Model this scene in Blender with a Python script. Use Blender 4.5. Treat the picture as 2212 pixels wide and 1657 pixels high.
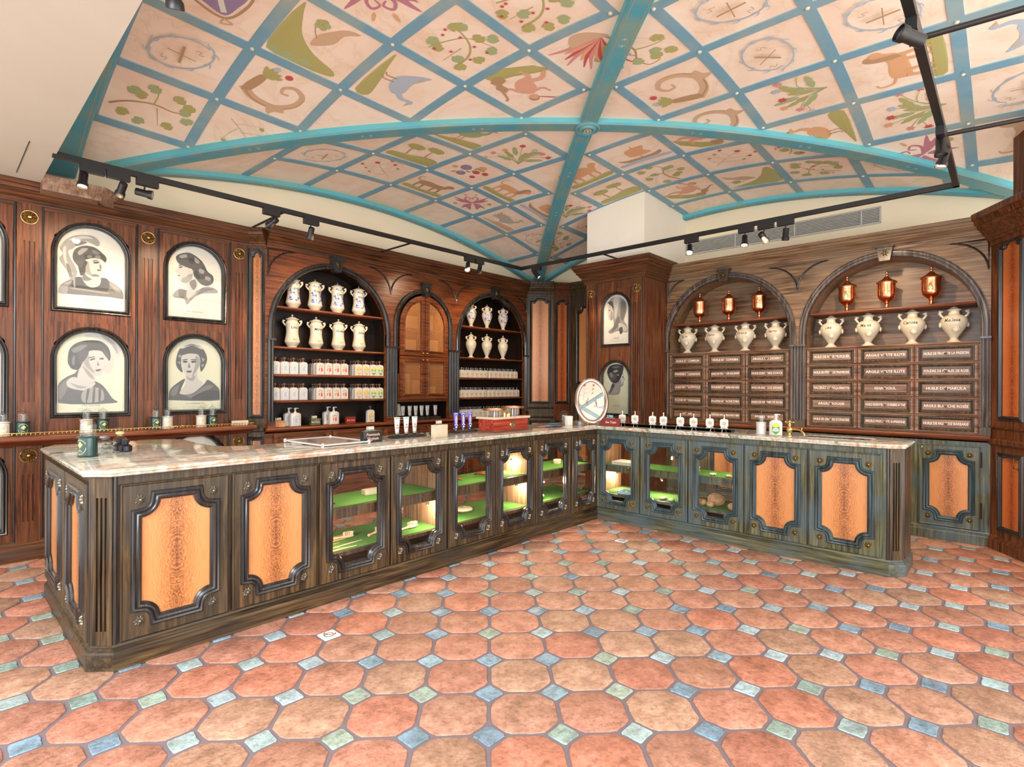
import bpy, bmesh, math, random
from mathutils import Matrix, Vector
from mathutils.geometry import tessellate_polygon
R = math.radians
PI = math.pi
for o in list(bpy.data.objects):
    bpy.data.objects.remove(o)
sc = bpy.context.scene
col = sc.collection
rnd = random.Random(7)

# ------------------------------------------------------------- camera
cam_d = bpy.data.cameras.new('camera')
cam = bpy.data.objects.new('camera', cam_d)
col.objects.link(cam)
cam_d.sensor_fit = 'HORIZONTAL'
cam_d.sensor_width = 36
cam_d.lens = 1165 / 2212 * 36
cam_d.shift_y = 5.5 / 2212
cam_d.clip_start = 0.02
cam.matrix_world = (Matrix.Translation((0, 0, 1.45)) @ Matrix.Rotation(R(42.72 - 90), 4, 'Z')
                    @ Matrix.Rotation(R(90), 4, 'X') @ Matrix.Rotation(0.0045, 4, 'Z'))
sc.camera = cam

# ------------------------------------------------------------- world, daylight, exposure
w = bpy.data.worlds.new('daylight')
sc.world = w
w.use_nodes = True
bg = w.node_tree.nodes['Background']
bg.inputs[0].default_value = (1.0, 0.97, 0.93, 1)
bg.inputs[1].default_value = 1.75
sc.view_settings.view_transform = 'Standard'
sc.view_settings.look = 'None'
sc.view_settings.gamma = 1
sc.view_settings.use_curve_mapping = False
sc.view_settings.exposure = 0.66


def area(name, loc, target, sx, sy, power, color):
    d = bpy.data.lights.new(name, 'AREA')
    d.shape = 'RECTANGLE'
    d.size, d.size_y, d.energy, d.color = sx, sy, power, color
    o = bpy.data.objects.new(name, d)
    o.location = loc
    o.rotation_euler = (Vector(target) - Vector(loc)).to_track_quat('-Z', 'Y').to_euler()
    col.objects.link(o)
    return o


# daylight through the shop front, behind and to the left of the viewer
area('shop_window_daylight', (-1.5, .9, 2.7), (.5, 2.2, 0), 2.2, 1.8, 150, (0.78, 0.88, 1.0))
area('vault_fill', (1.6, -3.0, 1.2), (3.8, 3.2, 3.6), 4.6, 2.6, 55, (1.0, 0.96, 0.9))  # unseen light added on the open side, aimed up to brighten the vault


def spot(loc, target, power, deg=50, color=(1.0, 0.72, 0.45), blend=0.7, rad=0.03):
    d = bpy.data.lights.new('lamp_beam', 'SPOT')
    d.energy, d.color, d.spot_size, d.spot_blend, d.shadow_soft_size = power, color, R(deg), blend, rad
    o = bpy.data.objects.new('lamp_beam', d)
    o.location = loc
    o.rotation_euler = (Vector(target) - Vector(loc)).to_track_quat('-Z', 'Y').to_euler()
    col.objects.link(o)
    return o


# ------------------------------------------------------------- materials
def newmat(name):
    m = bpy.data.materials.new(name)
    m.use_nodes = True
    nt = m.node_tree
    return m, nt, nt.nodes['Principled BSDF']


def flat(name, c, rough=0.5, metal=0.0, spec=0.5, emit=0, coat=0):
    m, nt, b = newmat(name)
    b.inputs['Base Color'].default_value = (*c, 1)
    b.inputs['Roughness'].default_value = rough
    b.inputs['Metallic'].default_value = metal
    b.inputs['Specular IOR Level'].default_value = spec
    b.inputs['Coat Weight'].default_value = coat
    if emit:
        b.inputs['Emission Color'].default_value = (*c, 1)
        b.inputs['Emission Strength'].default_value = emit
    return m


def N(nt, kind, **kw):
    n = nt.nodes.new(kind)
    for k, v in kw.items():
        if k.startswith('i_'):
            n.inputs[k[2:].replace('_', ' ')].default_value = v
        else:
            setattr(n, k, v)
    return n


def ramp(nt, stops, src):
    n = nt.nodes.new('ShaderNodeValToRGB')
    e = n.color_ramp.elements
    while len(e) < len(stops):
        e.new(0.5)
    for k, (p, c) in enumerate(stops):
        e[k].position = p
        e[k].color = (*c, 1)
    nt.links.new(src, n.inputs[0])
    return n.outputs[0]


def coords(nt, scale, kind='Object'):
    tc = nt.nodes.new('ShaderNodeTexCoord')
    mp = nt.nodes.new('ShaderNodeMapping')
    mp.inputs['Scale'].default_value = scale
    nt.links.new(tc.outputs[kind], mp.inputs[0])
    return mp.outputs[0]


def mixc(nt, a, b, f, mode='MIX'):
    n = nt.nodes.new('ShaderNodeMix')
    n.data_type = 'RGBA'
    n.blend_type = mode
    for sock, val in ((n.inputs[6], a), (n.inputs[7], b)):
        if isinstance(val, tuple):
            sock.default_value = (*val, 1)
        else:
            nt.links.new(val, sock)
    if isinstance(f, (int, float)):
        n.inputs[0].default_value = f
    else:
        nt.links.new(f, n.inputs[0])
    return n.outputs[2]


def bump(nt, b, h, strength, dist=0.01):
    n = nt.nodes.new('ShaderNodeBump')
    n.inputs['Strength'].default_value = strength
    n.inputs['Distance'].default_value = dist
    nt.links.new(h, n.inputs['Height'])
    nt.links.new(n.outputs[0], b.inputs['Normal'])


def wood(name, dark, mid, light, patina_sheen, pf, rough=0.38, axis='z'):
    m, nt, b = newmat(name)
    sc3 = {'z': (42, 42, 2.2), 'x': (2.2, 42, 42)}[axis]
    n1 = N(nt, 'ShaderNodeTexNoise', i_Scale=1.0, i_Detail=6.0, i_Roughness=0.62, i_Distortion=0.6)
    nt.links.new(coords(nt, sc3), n1.inputs['Vector'])
    c = ramp(nt, [(0.36, dark), (0.5, mid), (0.68, light)], n1.outputs[0])
    n2 = N(nt, 'ShaderNodeTexNoise', i_Scale=3.0, i_Detail=3.0)
    nt.links.new(coords(nt, (1, 1, 1)), n2.inputs['Vector'])
    f = ramp(nt, [(0.38, (0, 0, 0)), (0.66, (pf, pf, pf))], n2.outputs[0])
    nt.links.new(mixc(nt, c, patina_sheen, f), b.inputs['Base Color'])
    b.inputs['Roughness'].default_value = rough
    b.inputs['Specular IOR Level'].default_value = 0.32
    b.inputs['Coat Weight'].default_value = 0.06
    b.inputs['Coat Roughness'].default_value = 0.2
    bump(nt, b, n1.outputs[0], 0.3, 0.002)
    return m


W_WALL = wood('walnut_stain_wood', (.022, .006, .002), (.115, .032, .01), (.24, .075, .024), (.12, .05, .02), .5)
W_WALLX = wood('walnut_stain_wood_level_grain', (.018, .006, .002), (.085, .026, .009), (.19, .064, .022), (.1, .045, .018), .5, axis='x')
W_NICHE = wood('red_brown_wood', (.03, .007, .002), (.12, .03, .008), (.23, .066, .018), (.13, .042, .014), .4, axis='x')
W_DARK = wood('dark_moulding_wood', (.006, .005, .005), (.02, .015, .012), (.05, .042, .038), (.035, .038, .042), .6, rough=0.24)
W_DARK.node_tree.nodes['Principled BSDF'].inputs['Coat Weight'].default_value = 0.5
W_CTR = wood('counter_wood', (.01, .005, .0025), (.062, .034, .013), (.17, .1, .04), (.05, .042, .03), .6)
W_CTRX = wood('counter_wood_level_grain', (.01, .005, .0025), (.062, .034, .013), (.17, .1, .04), (.05, .042, .03), .6, axis='x')
W_LEGX = wood('daylight_tinted_wood_level_grain', (.025, .022, .01), (.09, .085, .04), (.2, .19, .1), (.085, .125, .14), .8, axis='x')  # reflected blue-green daylight painted into the wood colour
W_LEG = wood('daylight_tinted_wood', (.025, .022, .01), (.09, .085, .04), (.2, .19, .1), (.085, .125, .14), .8)  # counter wood with the daylight sheen put into its colour
W_LEGM = wood('daylight_tinted_moulding_wood', (.01, .014, .014), (.035, .05, .05), (.085, .115, .115), (.045, .075, .09), .8, rough=0.3)  # mouldings with the same daylight tint in their colour
W_EAST = wood('weathered_oak', (.06, .028, .012), (.19, .1, .047), (.36, .215, .115), (.2, .13, .075), .7, axis='x')
W_EASTM = wood('grey_moulding_oak', (.018, .012, .009), (.075, .055, .044), (.2, .165, .145), (.085, .075, .075), .6, rough=0.3)
W_DRAW = wood('rosy_drawer_oak', (.055, .02, .01), (.21, .092, .052), (.4, .22, .14), (.2, .13, .08), .65, axis='x')
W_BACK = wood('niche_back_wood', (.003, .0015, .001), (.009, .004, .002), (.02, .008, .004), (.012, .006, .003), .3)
W_SHELF = wood('shelf_edge_wood', (.06, .012, .005), (.17, .042, .015), (.3, .09, .035), (.16, .05, .02), .3, axis='x')
W_PALE = wood('case_divider_wood', (.16, .08, .045), (.28, .16, .1), (.4, .26, .17), (.25, .17, .12), .4)


def flame_mat(name, dark, mid, light):
    m, nt, b = newmat(name)
    uv = nt.nodes.new('ShaderNodeUVMap')
    sp = nt.nodes.new('ShaderNodeSeparateXYZ')
    nt.links.new(uv.outputs[0], sp.inputs[0])

    def mth(op, a, c=None):
        n = nt.nodes.new('ShaderNodeMath')
        n.operation = op
        for k, v in enumerate((a, c)):
            if v is None:
                continue
            if isinstance(v, (int, float)):
                n.inputs[k].default_value = v
            else:
                nt.links.new(v, n.inputs[k])
        return n.outputs[0]
    ax, ay = mth('ABSOLUTE', sp.outputs[0]), mth('ABSOLUTE', sp.outputs[1])
    cb = nt.nodes.new('ShaderNodeCombineXYZ')      # book-matched leaves: mirrored left/right and top/bottom
    nt.links.new(ax, cb.inputs[0])
    nt.links.new(ay, cb.inputs[1])
    noi = N(nt, 'ShaderNodeTexNoise', i_Scale=3.4, i_Detail=2.0, i_Distortion=1.1)
    nt.links.new(cb.outputs[0], noi.inputs['Vector'])
    rr = mth('SQRT', mth('ADD', mth('POWER', mth('MULTIPLY', ax, 1.5), 2.0), mth('POWER', mth('MULTIPLY', ay, .62), 2.0)))
    cen = mth('MAXIMUM', mth('SUBTRACT', 1.0, mth('MULTIPLY', ax, 1.35)), 0.04)
    nn = mth('MULTIPLY', mth('SUBTRACT', noi.outputs[0], .5), mth('MULTIPLY', cen, 50.0))
    ph = mth('ADD', mth('MULTIPLY', rr, 56.0), nn)
    s = mth('ADD', mth('MULTIPLY', mth('SINE', ph), 0.5), 0.5)
    fine = N(nt, 'ShaderNodeTexNoise', i_Scale=1.0, i_Detail=3.0)
    mp = nt.nodes.new('ShaderNodeMapping')
    mp.inputs['Scale'].default_value = (26, 2.2, 1)
    nt.links.new(uv.outputs[0], mp.inputs[0])
    nt.links.new(mp.outputs[0], fine.inputs['Vector'])
    amp = mth('MULTIPLY', mth('ADD', cen, .12), .46)
    soft = mth('MULTIPLY', mth('MULTIPLY', cen, cen), .42)
    tot = mth('ADD', mth('MULTIPLY', s, amp), mth('ADD', mth('MULTIPLY', soft, mth('ADD', noi.outputs[0], .35)), mth('MULTIPLY', mth('SUBTRACT', fine.outputs[0], .42), .55)))
    c = ramp(nt, [(0.0, light), (0.42, mid), (0.9, dark)], tot)
    nt.links.new(c, b.inputs['Base Color'])
    b.inputs['Roughness'].default_value = 0.35
    b.inputs['Coat Weight'].default_value = 0.3
    b.inputs['Coat Roughness'].default_value = 0.15
    return m


FLAME = flame_mat('flame_veneer', (.15, .042, .01), (.46, .16, .042), (.68, .28, .09))
FLAME_R = flame_mat('red_flame_veneer', (.13, .02, .005), (.42, .09, .02), (.64, .18, .045))


def marble():
    m, nt, b = newmat('veined_marble')
    v = coords(nt, (1.0, 1.0, 1.0))
    w1 = N(nt, 'ShaderNodeTexNoise', i_Scale=1.5, i_Detail=8.0, i_Roughness=0.6, i_Distortion=2.2)
    mp = nt.nodes.new('ShaderNodeMapping')
    mp.inputs['Rotation'].default_value = (0, 0, 0.35)
    mp.inputs['Scale'].default_value = (1.1, 3.6, 1.0)
    nt.links.new(v, mp.inputs[0])
    nt.links.new(mp.outputs[0], w1.inputs['Vector'])
    c = ramp(nt, [(.28, (.06, .13, .13)), (.36, (.3, .36, .26)), (.41, (.62, .6, .47)), (.5, (.76, .73, .66)),
                  (.57, (.7, .5, .36)), (.64, (.5, .32, .2)), (.7, (.7, .6, .48)), (.77, (.12, .11, .1))], w1.outputs[0])
    n2 = N(nt, 'ShaderNodeTexNoise', i_Scale=38.0, i_Detail=5.0)
    nt.links.new(v, n2.inputs['Vector'])
    f = ramp(nt, [(.42, (1, 1, 1)), (.62, (.62, .6, .54))], n2.outputs[0])
    nt.links.new(mixc(nt, c, f, .7, 'MULTIPLY'), b.inputs['Base Color'])
    b.inputs['Roughness'].default_value = 0.08
    return m


MARBLE = marble()


def plaster(name, base, dark, scale=1.3, amt=0.5, rough=0.85):
    m, nt, b = newmat(name)
    n1 = N(nt, 'ShaderNodeTexNoise', i_Scale=scale, i_Detail=7.0, i_Roughness=0.6, i_Distortion=0.7)
    nt.links.new(coords(nt, (1, 1, 1)), n1.inputs['Vector'])
    f = ramp(nt, [(0.42, (0, 0, 0)), (0.75, (amt, amt, amt))], n1.outputs[0])
    nt.links.new(mixc(nt, base, dark, f), b.inputs['Base Color'])
    b.inputs['Roughness'].default_value = rough
    return m


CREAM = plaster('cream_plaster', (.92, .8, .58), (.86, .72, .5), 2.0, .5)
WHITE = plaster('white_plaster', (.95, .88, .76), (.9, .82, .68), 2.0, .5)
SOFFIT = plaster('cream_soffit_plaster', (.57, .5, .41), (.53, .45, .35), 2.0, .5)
FRESCO = plaster('peach_fresco_plaster', (.98, .83, .69), (.88, .64, .48), 1.7, .85, .6)
_nt = FRESCO.node_tree
_b = _nt.nodes['Principled BSDF']
_n = N(_nt, 'ShaderNodeTexNoise', i_Scale=.9, i_Detail=9.0, i_Roughness=.62, i_Distortion=1.4)
_nt.links.new(coords(_nt, (1, 1, 1)), _n.inputs['Vector'])
_f = ramp(_nt, [(.44, (1, 1, 1)), (.495, (.93, .84, .76)), (.51, (.8, .66, .55)), (.52, (.97, .93, .9)), (.6, (1, .98, .97)), (.68, (.92, .82, .74))], _n.outputs[0])
_c = _b.inputs['Base Color'].links[0].from_socket
_nt.links.new(mixc(_nt, _c, _f, .4, 'MULTIPLY'), _b.inputs['Base Color'])
RIB = plaster('teal_rib_paint', (.08, .35, .45), (.26, .36, .27), 2.6, 1.0, .55)
RIBL = plaster('light_teal_rib_paint', (.12, .48, .56), (.16, .42, .38), 2.0, 1.0, .55)
BAND = plaster('blue_trellis_paint', (.19, .38, .5), (.4, .46, .4), 2.2, 1.0, .6)


def tile_mat(name, rough, bumpy):
    m, nt, b = newmat(name)
    at = nt.nodes.new('ShaderNodeAttribute')
    at.attribute_name = 'tint'
    n1 = N(nt, 'ShaderNodeTexNoise', i_Scale=9.0, i_Detail=6.0, i_Roughness=0.65)
    nt.links.new(coords(nt, (1, 1, 1)), n1.inputs['Vector'])
    f = ramp(nt, [(.34, (.68, .7, .68)), (.5, (1, 1, 1)), (.66, (1.2, 1.35, 1.4))], n1.outputs[0])
    nt.links.new(mixc(nt, at.outputs[0], f, 1.0, 'MULTIPLY'), b.inputs['Base Color'])
    n2 = N(nt, 'ShaderNodeTexNoise', i_Scale=55.0, i_Detail=5.0, i_Roughness=.6)
    nt.links.new(coords(nt, (1, 1, 1)), n2.inputs['Vector'])
    bump(nt, b, n2.outputs[0], bumpy, 0.012)
    n3 = N(nt, 'ShaderNodeTexNoise', i_Scale=38.0, i_Detail=6.0, i_Roughness=.7)
    nt.links.new(coords(nt, (1, 1, 1)), n3.inputs['Vector'])
    f3 = ramp(nt, [(.36, (.72, .7, .68)), (.48, (1, 1, 1)), (.64, (1.12, 1.16, 1.18))], n3.outputs[0])
    c0 = b.inputs['Base Color'].links[0].from_socket
    nt.links.new(mixc(nt, c0, f3, 1.0, 'MULTIPLY'), b.inputs['Base Color'])
    b.inputs['Roughness'].default_value = rough
    return m


TERRA = tile_mat('terracotta', 0.5, 0.5)
STONE = tile_mat('glazed_blue_tile', 0.25, 0.45)
GROUT = flat('grout', (.22, .17, .18), .8)
GLAZE = flat('white_glazed_tile', (.85, .84, .82), .15)


def glass(name, tint=(1, 1, 1), alpha=0.12, rough=0.0):
    # thin clear glass: mostly see-through with a glossy surface reflection
    m = bpy.data.materials.new(name)
    m.use_nodes = True
    nt = m.node_tree
    nt.nodes.clear()
    out = nt.nodes.new('ShaderNodeOutputMaterial')
    tr = nt.nodes.new('ShaderNodeBsdfTransparent')
    tr.inputs[0].default_value = (*tint, 1)
    gl = nt.nodes.new('ShaderNodeBsdfGlossy')
    gl.inputs['Roughness'].default_value = rough
    lw = nt.nodes.new('ShaderNodeLayerWeight')
    lw.inputs[0].default_value = 0.5
    pw = N(nt, 'ShaderNodeMath', operation='POWER')
    nt.links.new(lw.outputs['Facing'], pw.inputs[0])
    pw.inputs[1].default_value = 5.0
    ad = N(nt, 'ShaderNodeMath', operation='MULTIPLY_ADD')
    nt.links.new(pw.outputs[0], ad.inputs[0])
    ad.inputs[1].default_value = 0.85
    ad.inputs[2].default_value = alpha + 0.025
    mx = nt.nodes.new('ShaderNodeMixShader')
    nt.links.new(ad.outputs[0], mx.inputs[0])
    nt.links.new(tr.outputs[0], mx.inputs[1])
    nt.links.new(gl.outputs[0], mx.inputs[2])
    nt.links.new(mx.outputs[0], out.inputs[0])
    return m


GLASS = glass('clear_glass', (1, 1, 1), 0.0)
GLASSW = glass('thick_glass', (.95, .97, .96), 0.05)


def wire_mesh_mat():
    m = bpy.data.materials.new('brass_wire_mesh')
    m.use_nodes = True
    nt = m.node_tree
    b = nt.nodes['Principled BSDF']
    b.inputs['Base Color'].default_value = (.6, .27, .1, 1)
    b.inputs['Metallic'].default_value = .5
    b.inputs['Roughness'].default_value = .4
    out = nt.nodes['Material Output']
    v = coords(nt, (1, 1, 1))
    mp = nt.nodes.new('ShaderNodeMapping')
    mp.inputs['Rotation'].default_value = (0, R(45), 0)
    mp.inputs['Scale'].default_value = (55, 55, 55)
    nt.links.new(v, mp.inputs[0])
    sp = nt.nodes.new('ShaderNodeSeparateXYZ')
    nt.links.new(mp.outputs[0], sp.inputs[0])
    vals = []
    for k in (0, 2):
        fr = N(nt, 'ShaderNodeMath', operation='FRACT')
        nt.links.new(sp.outputs[k], fr.inputs[0])
        c = N(nt, 'ShaderNodeMath', operation='LESS_THAN')
        nt.links.new(fr.outputs[0], c.inputs[0])
        c.inputs[1].default_value = .38
        vals.append(c.outputs[0])
    mxx = N(nt, 'ShaderNodeMath', operation='MAXIMUM')
    nt.links.new(vals[0], mxx.inputs[0])
    nt.links.new(vals[1], mxx.inputs[1])
    tr = nt.nodes.new('ShaderNodeBsdfTransparent')
    mx = nt.nodes.new('ShaderNodeMixShader')
    nt.links.new(mxx.outputs[0], mx.inputs[0])
    nt.links.new(tr.outputs[0], mx.inputs[1])
    nt.links.new(b.outputs[0], mx.inputs[2])
    nt.links.new(mx.outputs[0], out.inputs[0])
    return m


WIRE = wire_mesh_mat()
GOLD = flat('aged_brass', (.42, .3, .12), .35, 1.0)
BRASS = flat('polished_brass', (.83, .58, .2), .18, 1.0)
PEWTER = flat('pewter_rosette', (.33, .3, .24), .35, .9)
SILVER = flat('silver_frame', (.85, .74, .66), .15, 1.0)
MIRROR = flat('mirror_glass', (.95, .95, .95), .01, 1.0)
BLACK = flat('black_enamel', (.012, .011, .011), .35)
STEEL = flat('grey_steel', (.35, .35, .36), .35, .9)
COPPER = flat('polished_copper', (.86, .34, .17), .22, 1.0)
COPPERD = flat('embossed_copper', (.55, .2, .1), .4, 1.0)
CERAM = flat('ivory_glaze', (.62, .55, .42), .12, coat=.4)
CERAMG = flat('pale_green_glaze', (.72, .76, .62), .12, coat=.4)
CERAMW = flat('white_glaze', (.68, .65, .6), .1, coat=.4)
BLUEP = flat('cobalt_painting', (.02, .04, .3), .25)
BLUEL = flat('light_cobalt_painting', (.1, .16, .5), .3)
INK = flat('black_ink', (.03, .025, .02), .6)
PAPER = plaster('print_paper', (.6, .58, .51), (.56, .48, .35), 3.0, .6, .6)
PAPER2 = plaster('greenish_print_paper', (.53, .54, .4), (.52, .46, .29), 3.0, .6, .6)
G1 = flat('pale_grey_ink', (.4, .39, .36), .6)
G2 = flat('light_grey_ink', (.23, .225, .21), .6)
G3 = flat('mid_grey_ink', (.12, .118, .11), .6)
G4 = flat('dark_grey_ink', (.05, .05, .048), .6)
G5 = flat('charcoal_ink', (.02, .02, .02), .6)
PW = flat('white_plastic', (.66, .64, .6), .3)
PWD = flat('white_bottle', (.6, .56, .52), .25)
LABW = flat('cream_label', (.62, .55, .46), .6)
RED = flat('red_print', (.62, .04, .035), .5)
YEL = flat('yellow_print', (.66, .5, .08), .5)
YELG = flat('yellow_green_print', (.55, .62, .08), .5)
BLU = flat('blue_print', (.3, .45, .66), .5)
BLUK = flat('royal_blue_plastic', (.03, .06, .45), .3)
PINK = flat('pink_print', (.8, .38, .33), .5)
GREEN = flat('green_print', (.06, .25, .09), .5)
DKGREEN = flat('dark_green_enamel', (.012, .055, .05), .12, coat=.5)
LBLG = flat('bottle_green_label', (.01, .06, .03), .3)
WAX = flat('candle_wax', (.85, .78, .66), .5)
STOP = flat('brown_stopper', (.14, .07, .045), .3)
SLATE = flat('dark_bottle_glass', (.015, .015, .025), .08)
FELT = plaster('green_felt', (.06, .21, .03), (.1, .3, .05), 4.0, .6, .95)
TXT = flat('white_lettering', (.82, .78, .7), .5)
TXTP = flat('salmon_lettering', (.75, .42, .3), .5)
REDWOOD = wood('red_mahogany', (.2, .02, .012), (.36, .045, .025), (.5, .09, .05), (.3, .04, .02), .4, rough=.2, axis='x')
OCHRE = wood('burr_wood_block', (.3, .12, .05), (.5, .25, .12), (.65, .4, .22), (.5, .25, .12), .4, axis='x')
MARBG = plaster('green_marble_block', (.02, .035, .02), (.12, .18, .08), 12, .8, .15)
MARBR = flat('red_card', (.24, .02, .015), .35)
MARBK = plaster('black_marble_block', (.008, .008, .01), (.08, .1, .07), 12, .5, .12)
MARBP = plaster('cream_marble_block', (.72, .58, .42), (.55, .33, .2), 12, .6, .15)
BULB = flat('lit_bulb', (1, .82, .6), .5, emit=40)
LENS = flat('lit_lamp_lens', (1, .72, .5), .5, emit=9)
BOAR = flat('pale_brush_wood', (.72, .5, .32), .5)
BRIS = flat('cream_bristle', (.82, .7, .55), .8)
SPONGE = plaster('natural_sponge', (.55, .33, .16), (.32, .16, .07), 30, 1, .95)
TORT = plaster('tortoiseshell', (.35, .06, .02), (.05, .015, .01), 25, 1, .2)
GRILLE = flat('grey_vent_slat', (.62, .6, .54), .5)
DARKV = flat('dark_recess', (.05, .05, .05), .8)


# ------------------------------------------------------------- mesh helpers
class MB:
    """collects shapes of one part and links them as one mesh object"""
    def __init__(s):
        s.v, s.f, s.mi, s.mats, s.cur, s.uv, s.tint = [], [], [], [], 0, {}, {}

    def use(s, m):
        if m not in s.mats:
            s.mats.append(m)
        s.cur = s.mats.index(m)
        return s

    def face(s, idx, uv=None):
        s.f.append(tuple(idx))
        s.mi.append(s.cur)
        if uv:
            s.uv[len(s.f) - 1] = uv

    def box(s, x0, x1, y0, y1, z0, z1):
        b = len(s.v)
        s.v += [(x, y, z) for z in (z0, z1) for y in (y0, y1) for x in (x0, x1)]
        for q in ((0, 1, 5, 4), (1, 3, 7, 5), (3, 2, 6, 7), (2, 0, 4, 6), (4, 5, 7, 6), (2, 3, 1, 0)):
            s.face([b + k for k in q])
        return s

    def plate(s, outer, holes, h0, h1, mp='xz', uvbox=None):
        """flat plate with holes; outline in (a,b), thickness h0..h1"""
        loops = [list(outer)] + [list(h) for h in holes]
        tr = tessellate_polygon([[Vector((a, b, 0)) for a, b in l] for l in loops])
        flatl = [p for l in loops for p in l]

        def P(a, b, h):
            return (a, h, b) if mp == 'xz' else (a, b, h)
        n = len(flatl)
        b0 = len(s.v)
        s.v += [P(a, b, h0) for a, b in flatl] + [P(a, b, h1) for a, b in flatl]
        for t in tr:
            uv = None
            if uvbox:
                cx, cz, hw = uvbox
                uv = [((flatl[k][0] - cx) / hw, (flatl[k][1] - cz) / hw) for k in t]
            s.face([b0 + k for k in t], uv)
            s.face([b0 + n + k for k in reversed(t)])
        st = 0
        for l in loops:
            m = len(l)
            for k in range(m):
                i, j = st + k, st + (k + 1) % m
                s.face((b0 + i, b0 + j, b0 + n + j, b0 + n + i))
            st += m
        return s

    def sheet(s, poly, h, mp='xz', fn=None):
        """one-sided flat drawing shape"""
        tr = tessellate_polygon([[Vector((a, b, 0)) for a, b in poly]])
        b0 = len(s.v)
        for a, b in poly:
            s.v.append(fn(a, b, h) if fn else ((a, h, b) if mp == 'xz' else (a, b, h)))
        for t in tr:
            s.face([b0 + k for k in t])
        return s

    def sweep(s, path, prof, closed=False, mp=None, caps=True):
        """profile [(outward, height)] swept along a 2D path with mitred corners; outward = right of travel"""
        mp = mp or (lambda a, b, h: (a, b, h))
        n = len(path)
        offs = []
        for i in range(n):
            def seg(p, q):
                d = Vector((q[0] - p[0], q[1] - p[1]))
                d.normalize()
                return Vector((d.y, -d.x))
            if closed:
                n1, n2 = seg(path[i - 1], path[i]), seg(path[i], path[(i + 1) % n])
            else:
                n1 = seg(path[i - 1], path[i]) if i else seg(path[0], path[1])
                n2 = seg(path[i], path[i + 1]) if i < n - 1 else n1
            k = n1 + n2
            dn = 1 + n1.dot(n2)
            offs.append(k / max(dn, 0.25))
        b0 = len(s.v)
        m = len(prof)
        for i in range(n):
            for o, h in prof:
                s.v.append(mp(path[i][0] + offs[i].x * o, path[i][1] + offs[i].y * o, h))
        for i in range(n if closed else n - 1):
            j = (i + 1) % n
            for k in range(m - 1):
                s.face((b0 + i * m + k, b0 + j * m + k, b0 + j * m + k + 1, b0 + i * m + k + 1))
        if not closed and caps and m > 2:
            s.face([b0 + k for k in range(m)])
            s.face([b0 + (n - 1) * m + k for k in reversed(range(m))])
        return s

    def lathe(s, prof, c=(0, 0, 0), n=24, cap=True, mp=None):
        b0 = len(s.v)
        m = len(prof)
        mp = mp or (lambda x, y, z: (c[0] + x, c[1] + y, c[2] + z))
        for k in range(n):
            a = 2 * PI * k / n
            for r, z in prof:
                s.v.append(mp(r * math.cos(a), r * math.sin(a), z))
        for k in range(n):
            j = (k + 1) % n
            for q in range(m - 1):
                s.face((b0 + k * m + q, b0 + j * m + q, b0 + j * m + q + 1, b0 + k * m + q + 1))
        if cap:
            if prof[0][0] > 1e-4:
                s.face([b0 + k * m for k in reversed(range(n))])
            if prof[-1][0] > 1e-4:
                s.face([b0 + k * m + m - 1 for k in range(n)])
        return s

    def tube(s, pts, r, n=8, closed=False):
        pts = [Vector(p) for p in pts]
        rs = r if isinstance(r, (list, tuple)) else [r] * len(pts)
        b0 = len(s.v)
        up = Vector((0.13, 0.21, 0.97))
        m = len(pts)
        for i, p in enumerate(pts):
            a = pts[(i - 1) % m] if (i or closed) else p
            b = pts[(i + 1) % m] if (i < m - 1 or closed) else p
            t = (b - a).normalized()
            x = t.cross(up)
            if x.length < 1e-3:
                x = t.cross(Vector((1, 0, 0)))
            x.normalize()
            y = t.cross(x)
            for k in range(n):
                an = 2 * PI * k / n
                s.v.append(tuple(p + (x * math.cos(an) + y * math.sin(an)) * rs[i]))
        for i in range(m if closed else m - 1):
            j = (i + 1) % m
            for k in range(n):
                l = (k + 1) % n
                s.face((b0 + i * n + k, b0 + i * n + l, b0 + j * n + l, b0 + j * n + k))
        if not closed:
            s.face([b0 + k for k in reversed(range(n))])
            s.face([b0 + (m - 1) * n + k for k in range(n)])
        return s

    def blob(s, c, rx, ry, rz, n=12, m=8, jit=0.0):
        prof = [(math.sin(PI * k / m), -math.cos(PI * k / m)) for k in range(m + 1)]
        b0 = len(s.v)
        s.lathe([(max(r, 1e-4), z) for r, z in prof], n=n, cap=False,
                mp=lambda x, y, z: (c[0] + x * rx, c[1] + y * ry, c[2] + z * rz))
        if jit:
            for i in range(b0, len(s.v)):
                s.v[i] = tuple(a + rnd.uniform(-jit, jit) for a in s.v[i])
        return s

    def build(s, name, mat=None, parent=None, smooth=40, loc=None):
        me = bpy.data.meshes.new(name)
        me.from_pydata(s.v, [], s.f)
        mats = s.mats or [mat]
        for m in mats:
            me.materials.append(m)
        for p, i in zip(me.polygons, s.mi):
            p.material_index = i
        if s.uv:
            ul = me.uv_layers.new(name='uv')
            for fi, uv in s.uv.items():
                for li, c in zip(me.polygons[fi].loop_indices, uv):
                    ul.data[li].uv = c
        if s.tint:
            ca = me.color_attributes.new('tint', 'FLOAT_COLOR', 'CORNER')
            for fi, c in s.tint.items():
                for li in me.polygons[fi].loop_indices:
                    ca.data[li].color = (*c, 1)
        me.validate()
        bm = bmesh.new()
        bm.from_mesh(me)
        if smooth:
            bmesh.ops.remove_doubles(bm, verts=bm.verts, dist=1e-6)
        bmesh.ops.recalc_face_normals(bm, faces=bm.faces)
        bm.to_mesh(me)
        bm.free()
        if smooth:
            me.shade_smooth()
            me.set_sharp_from_angle(angle=R(smooth))
        o = bpy.data.objects.new(name, me)
        col.objects.link(o)
        if parent:
            o.parent = parent
        if loc:
            o.location = loc
        return o


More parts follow.
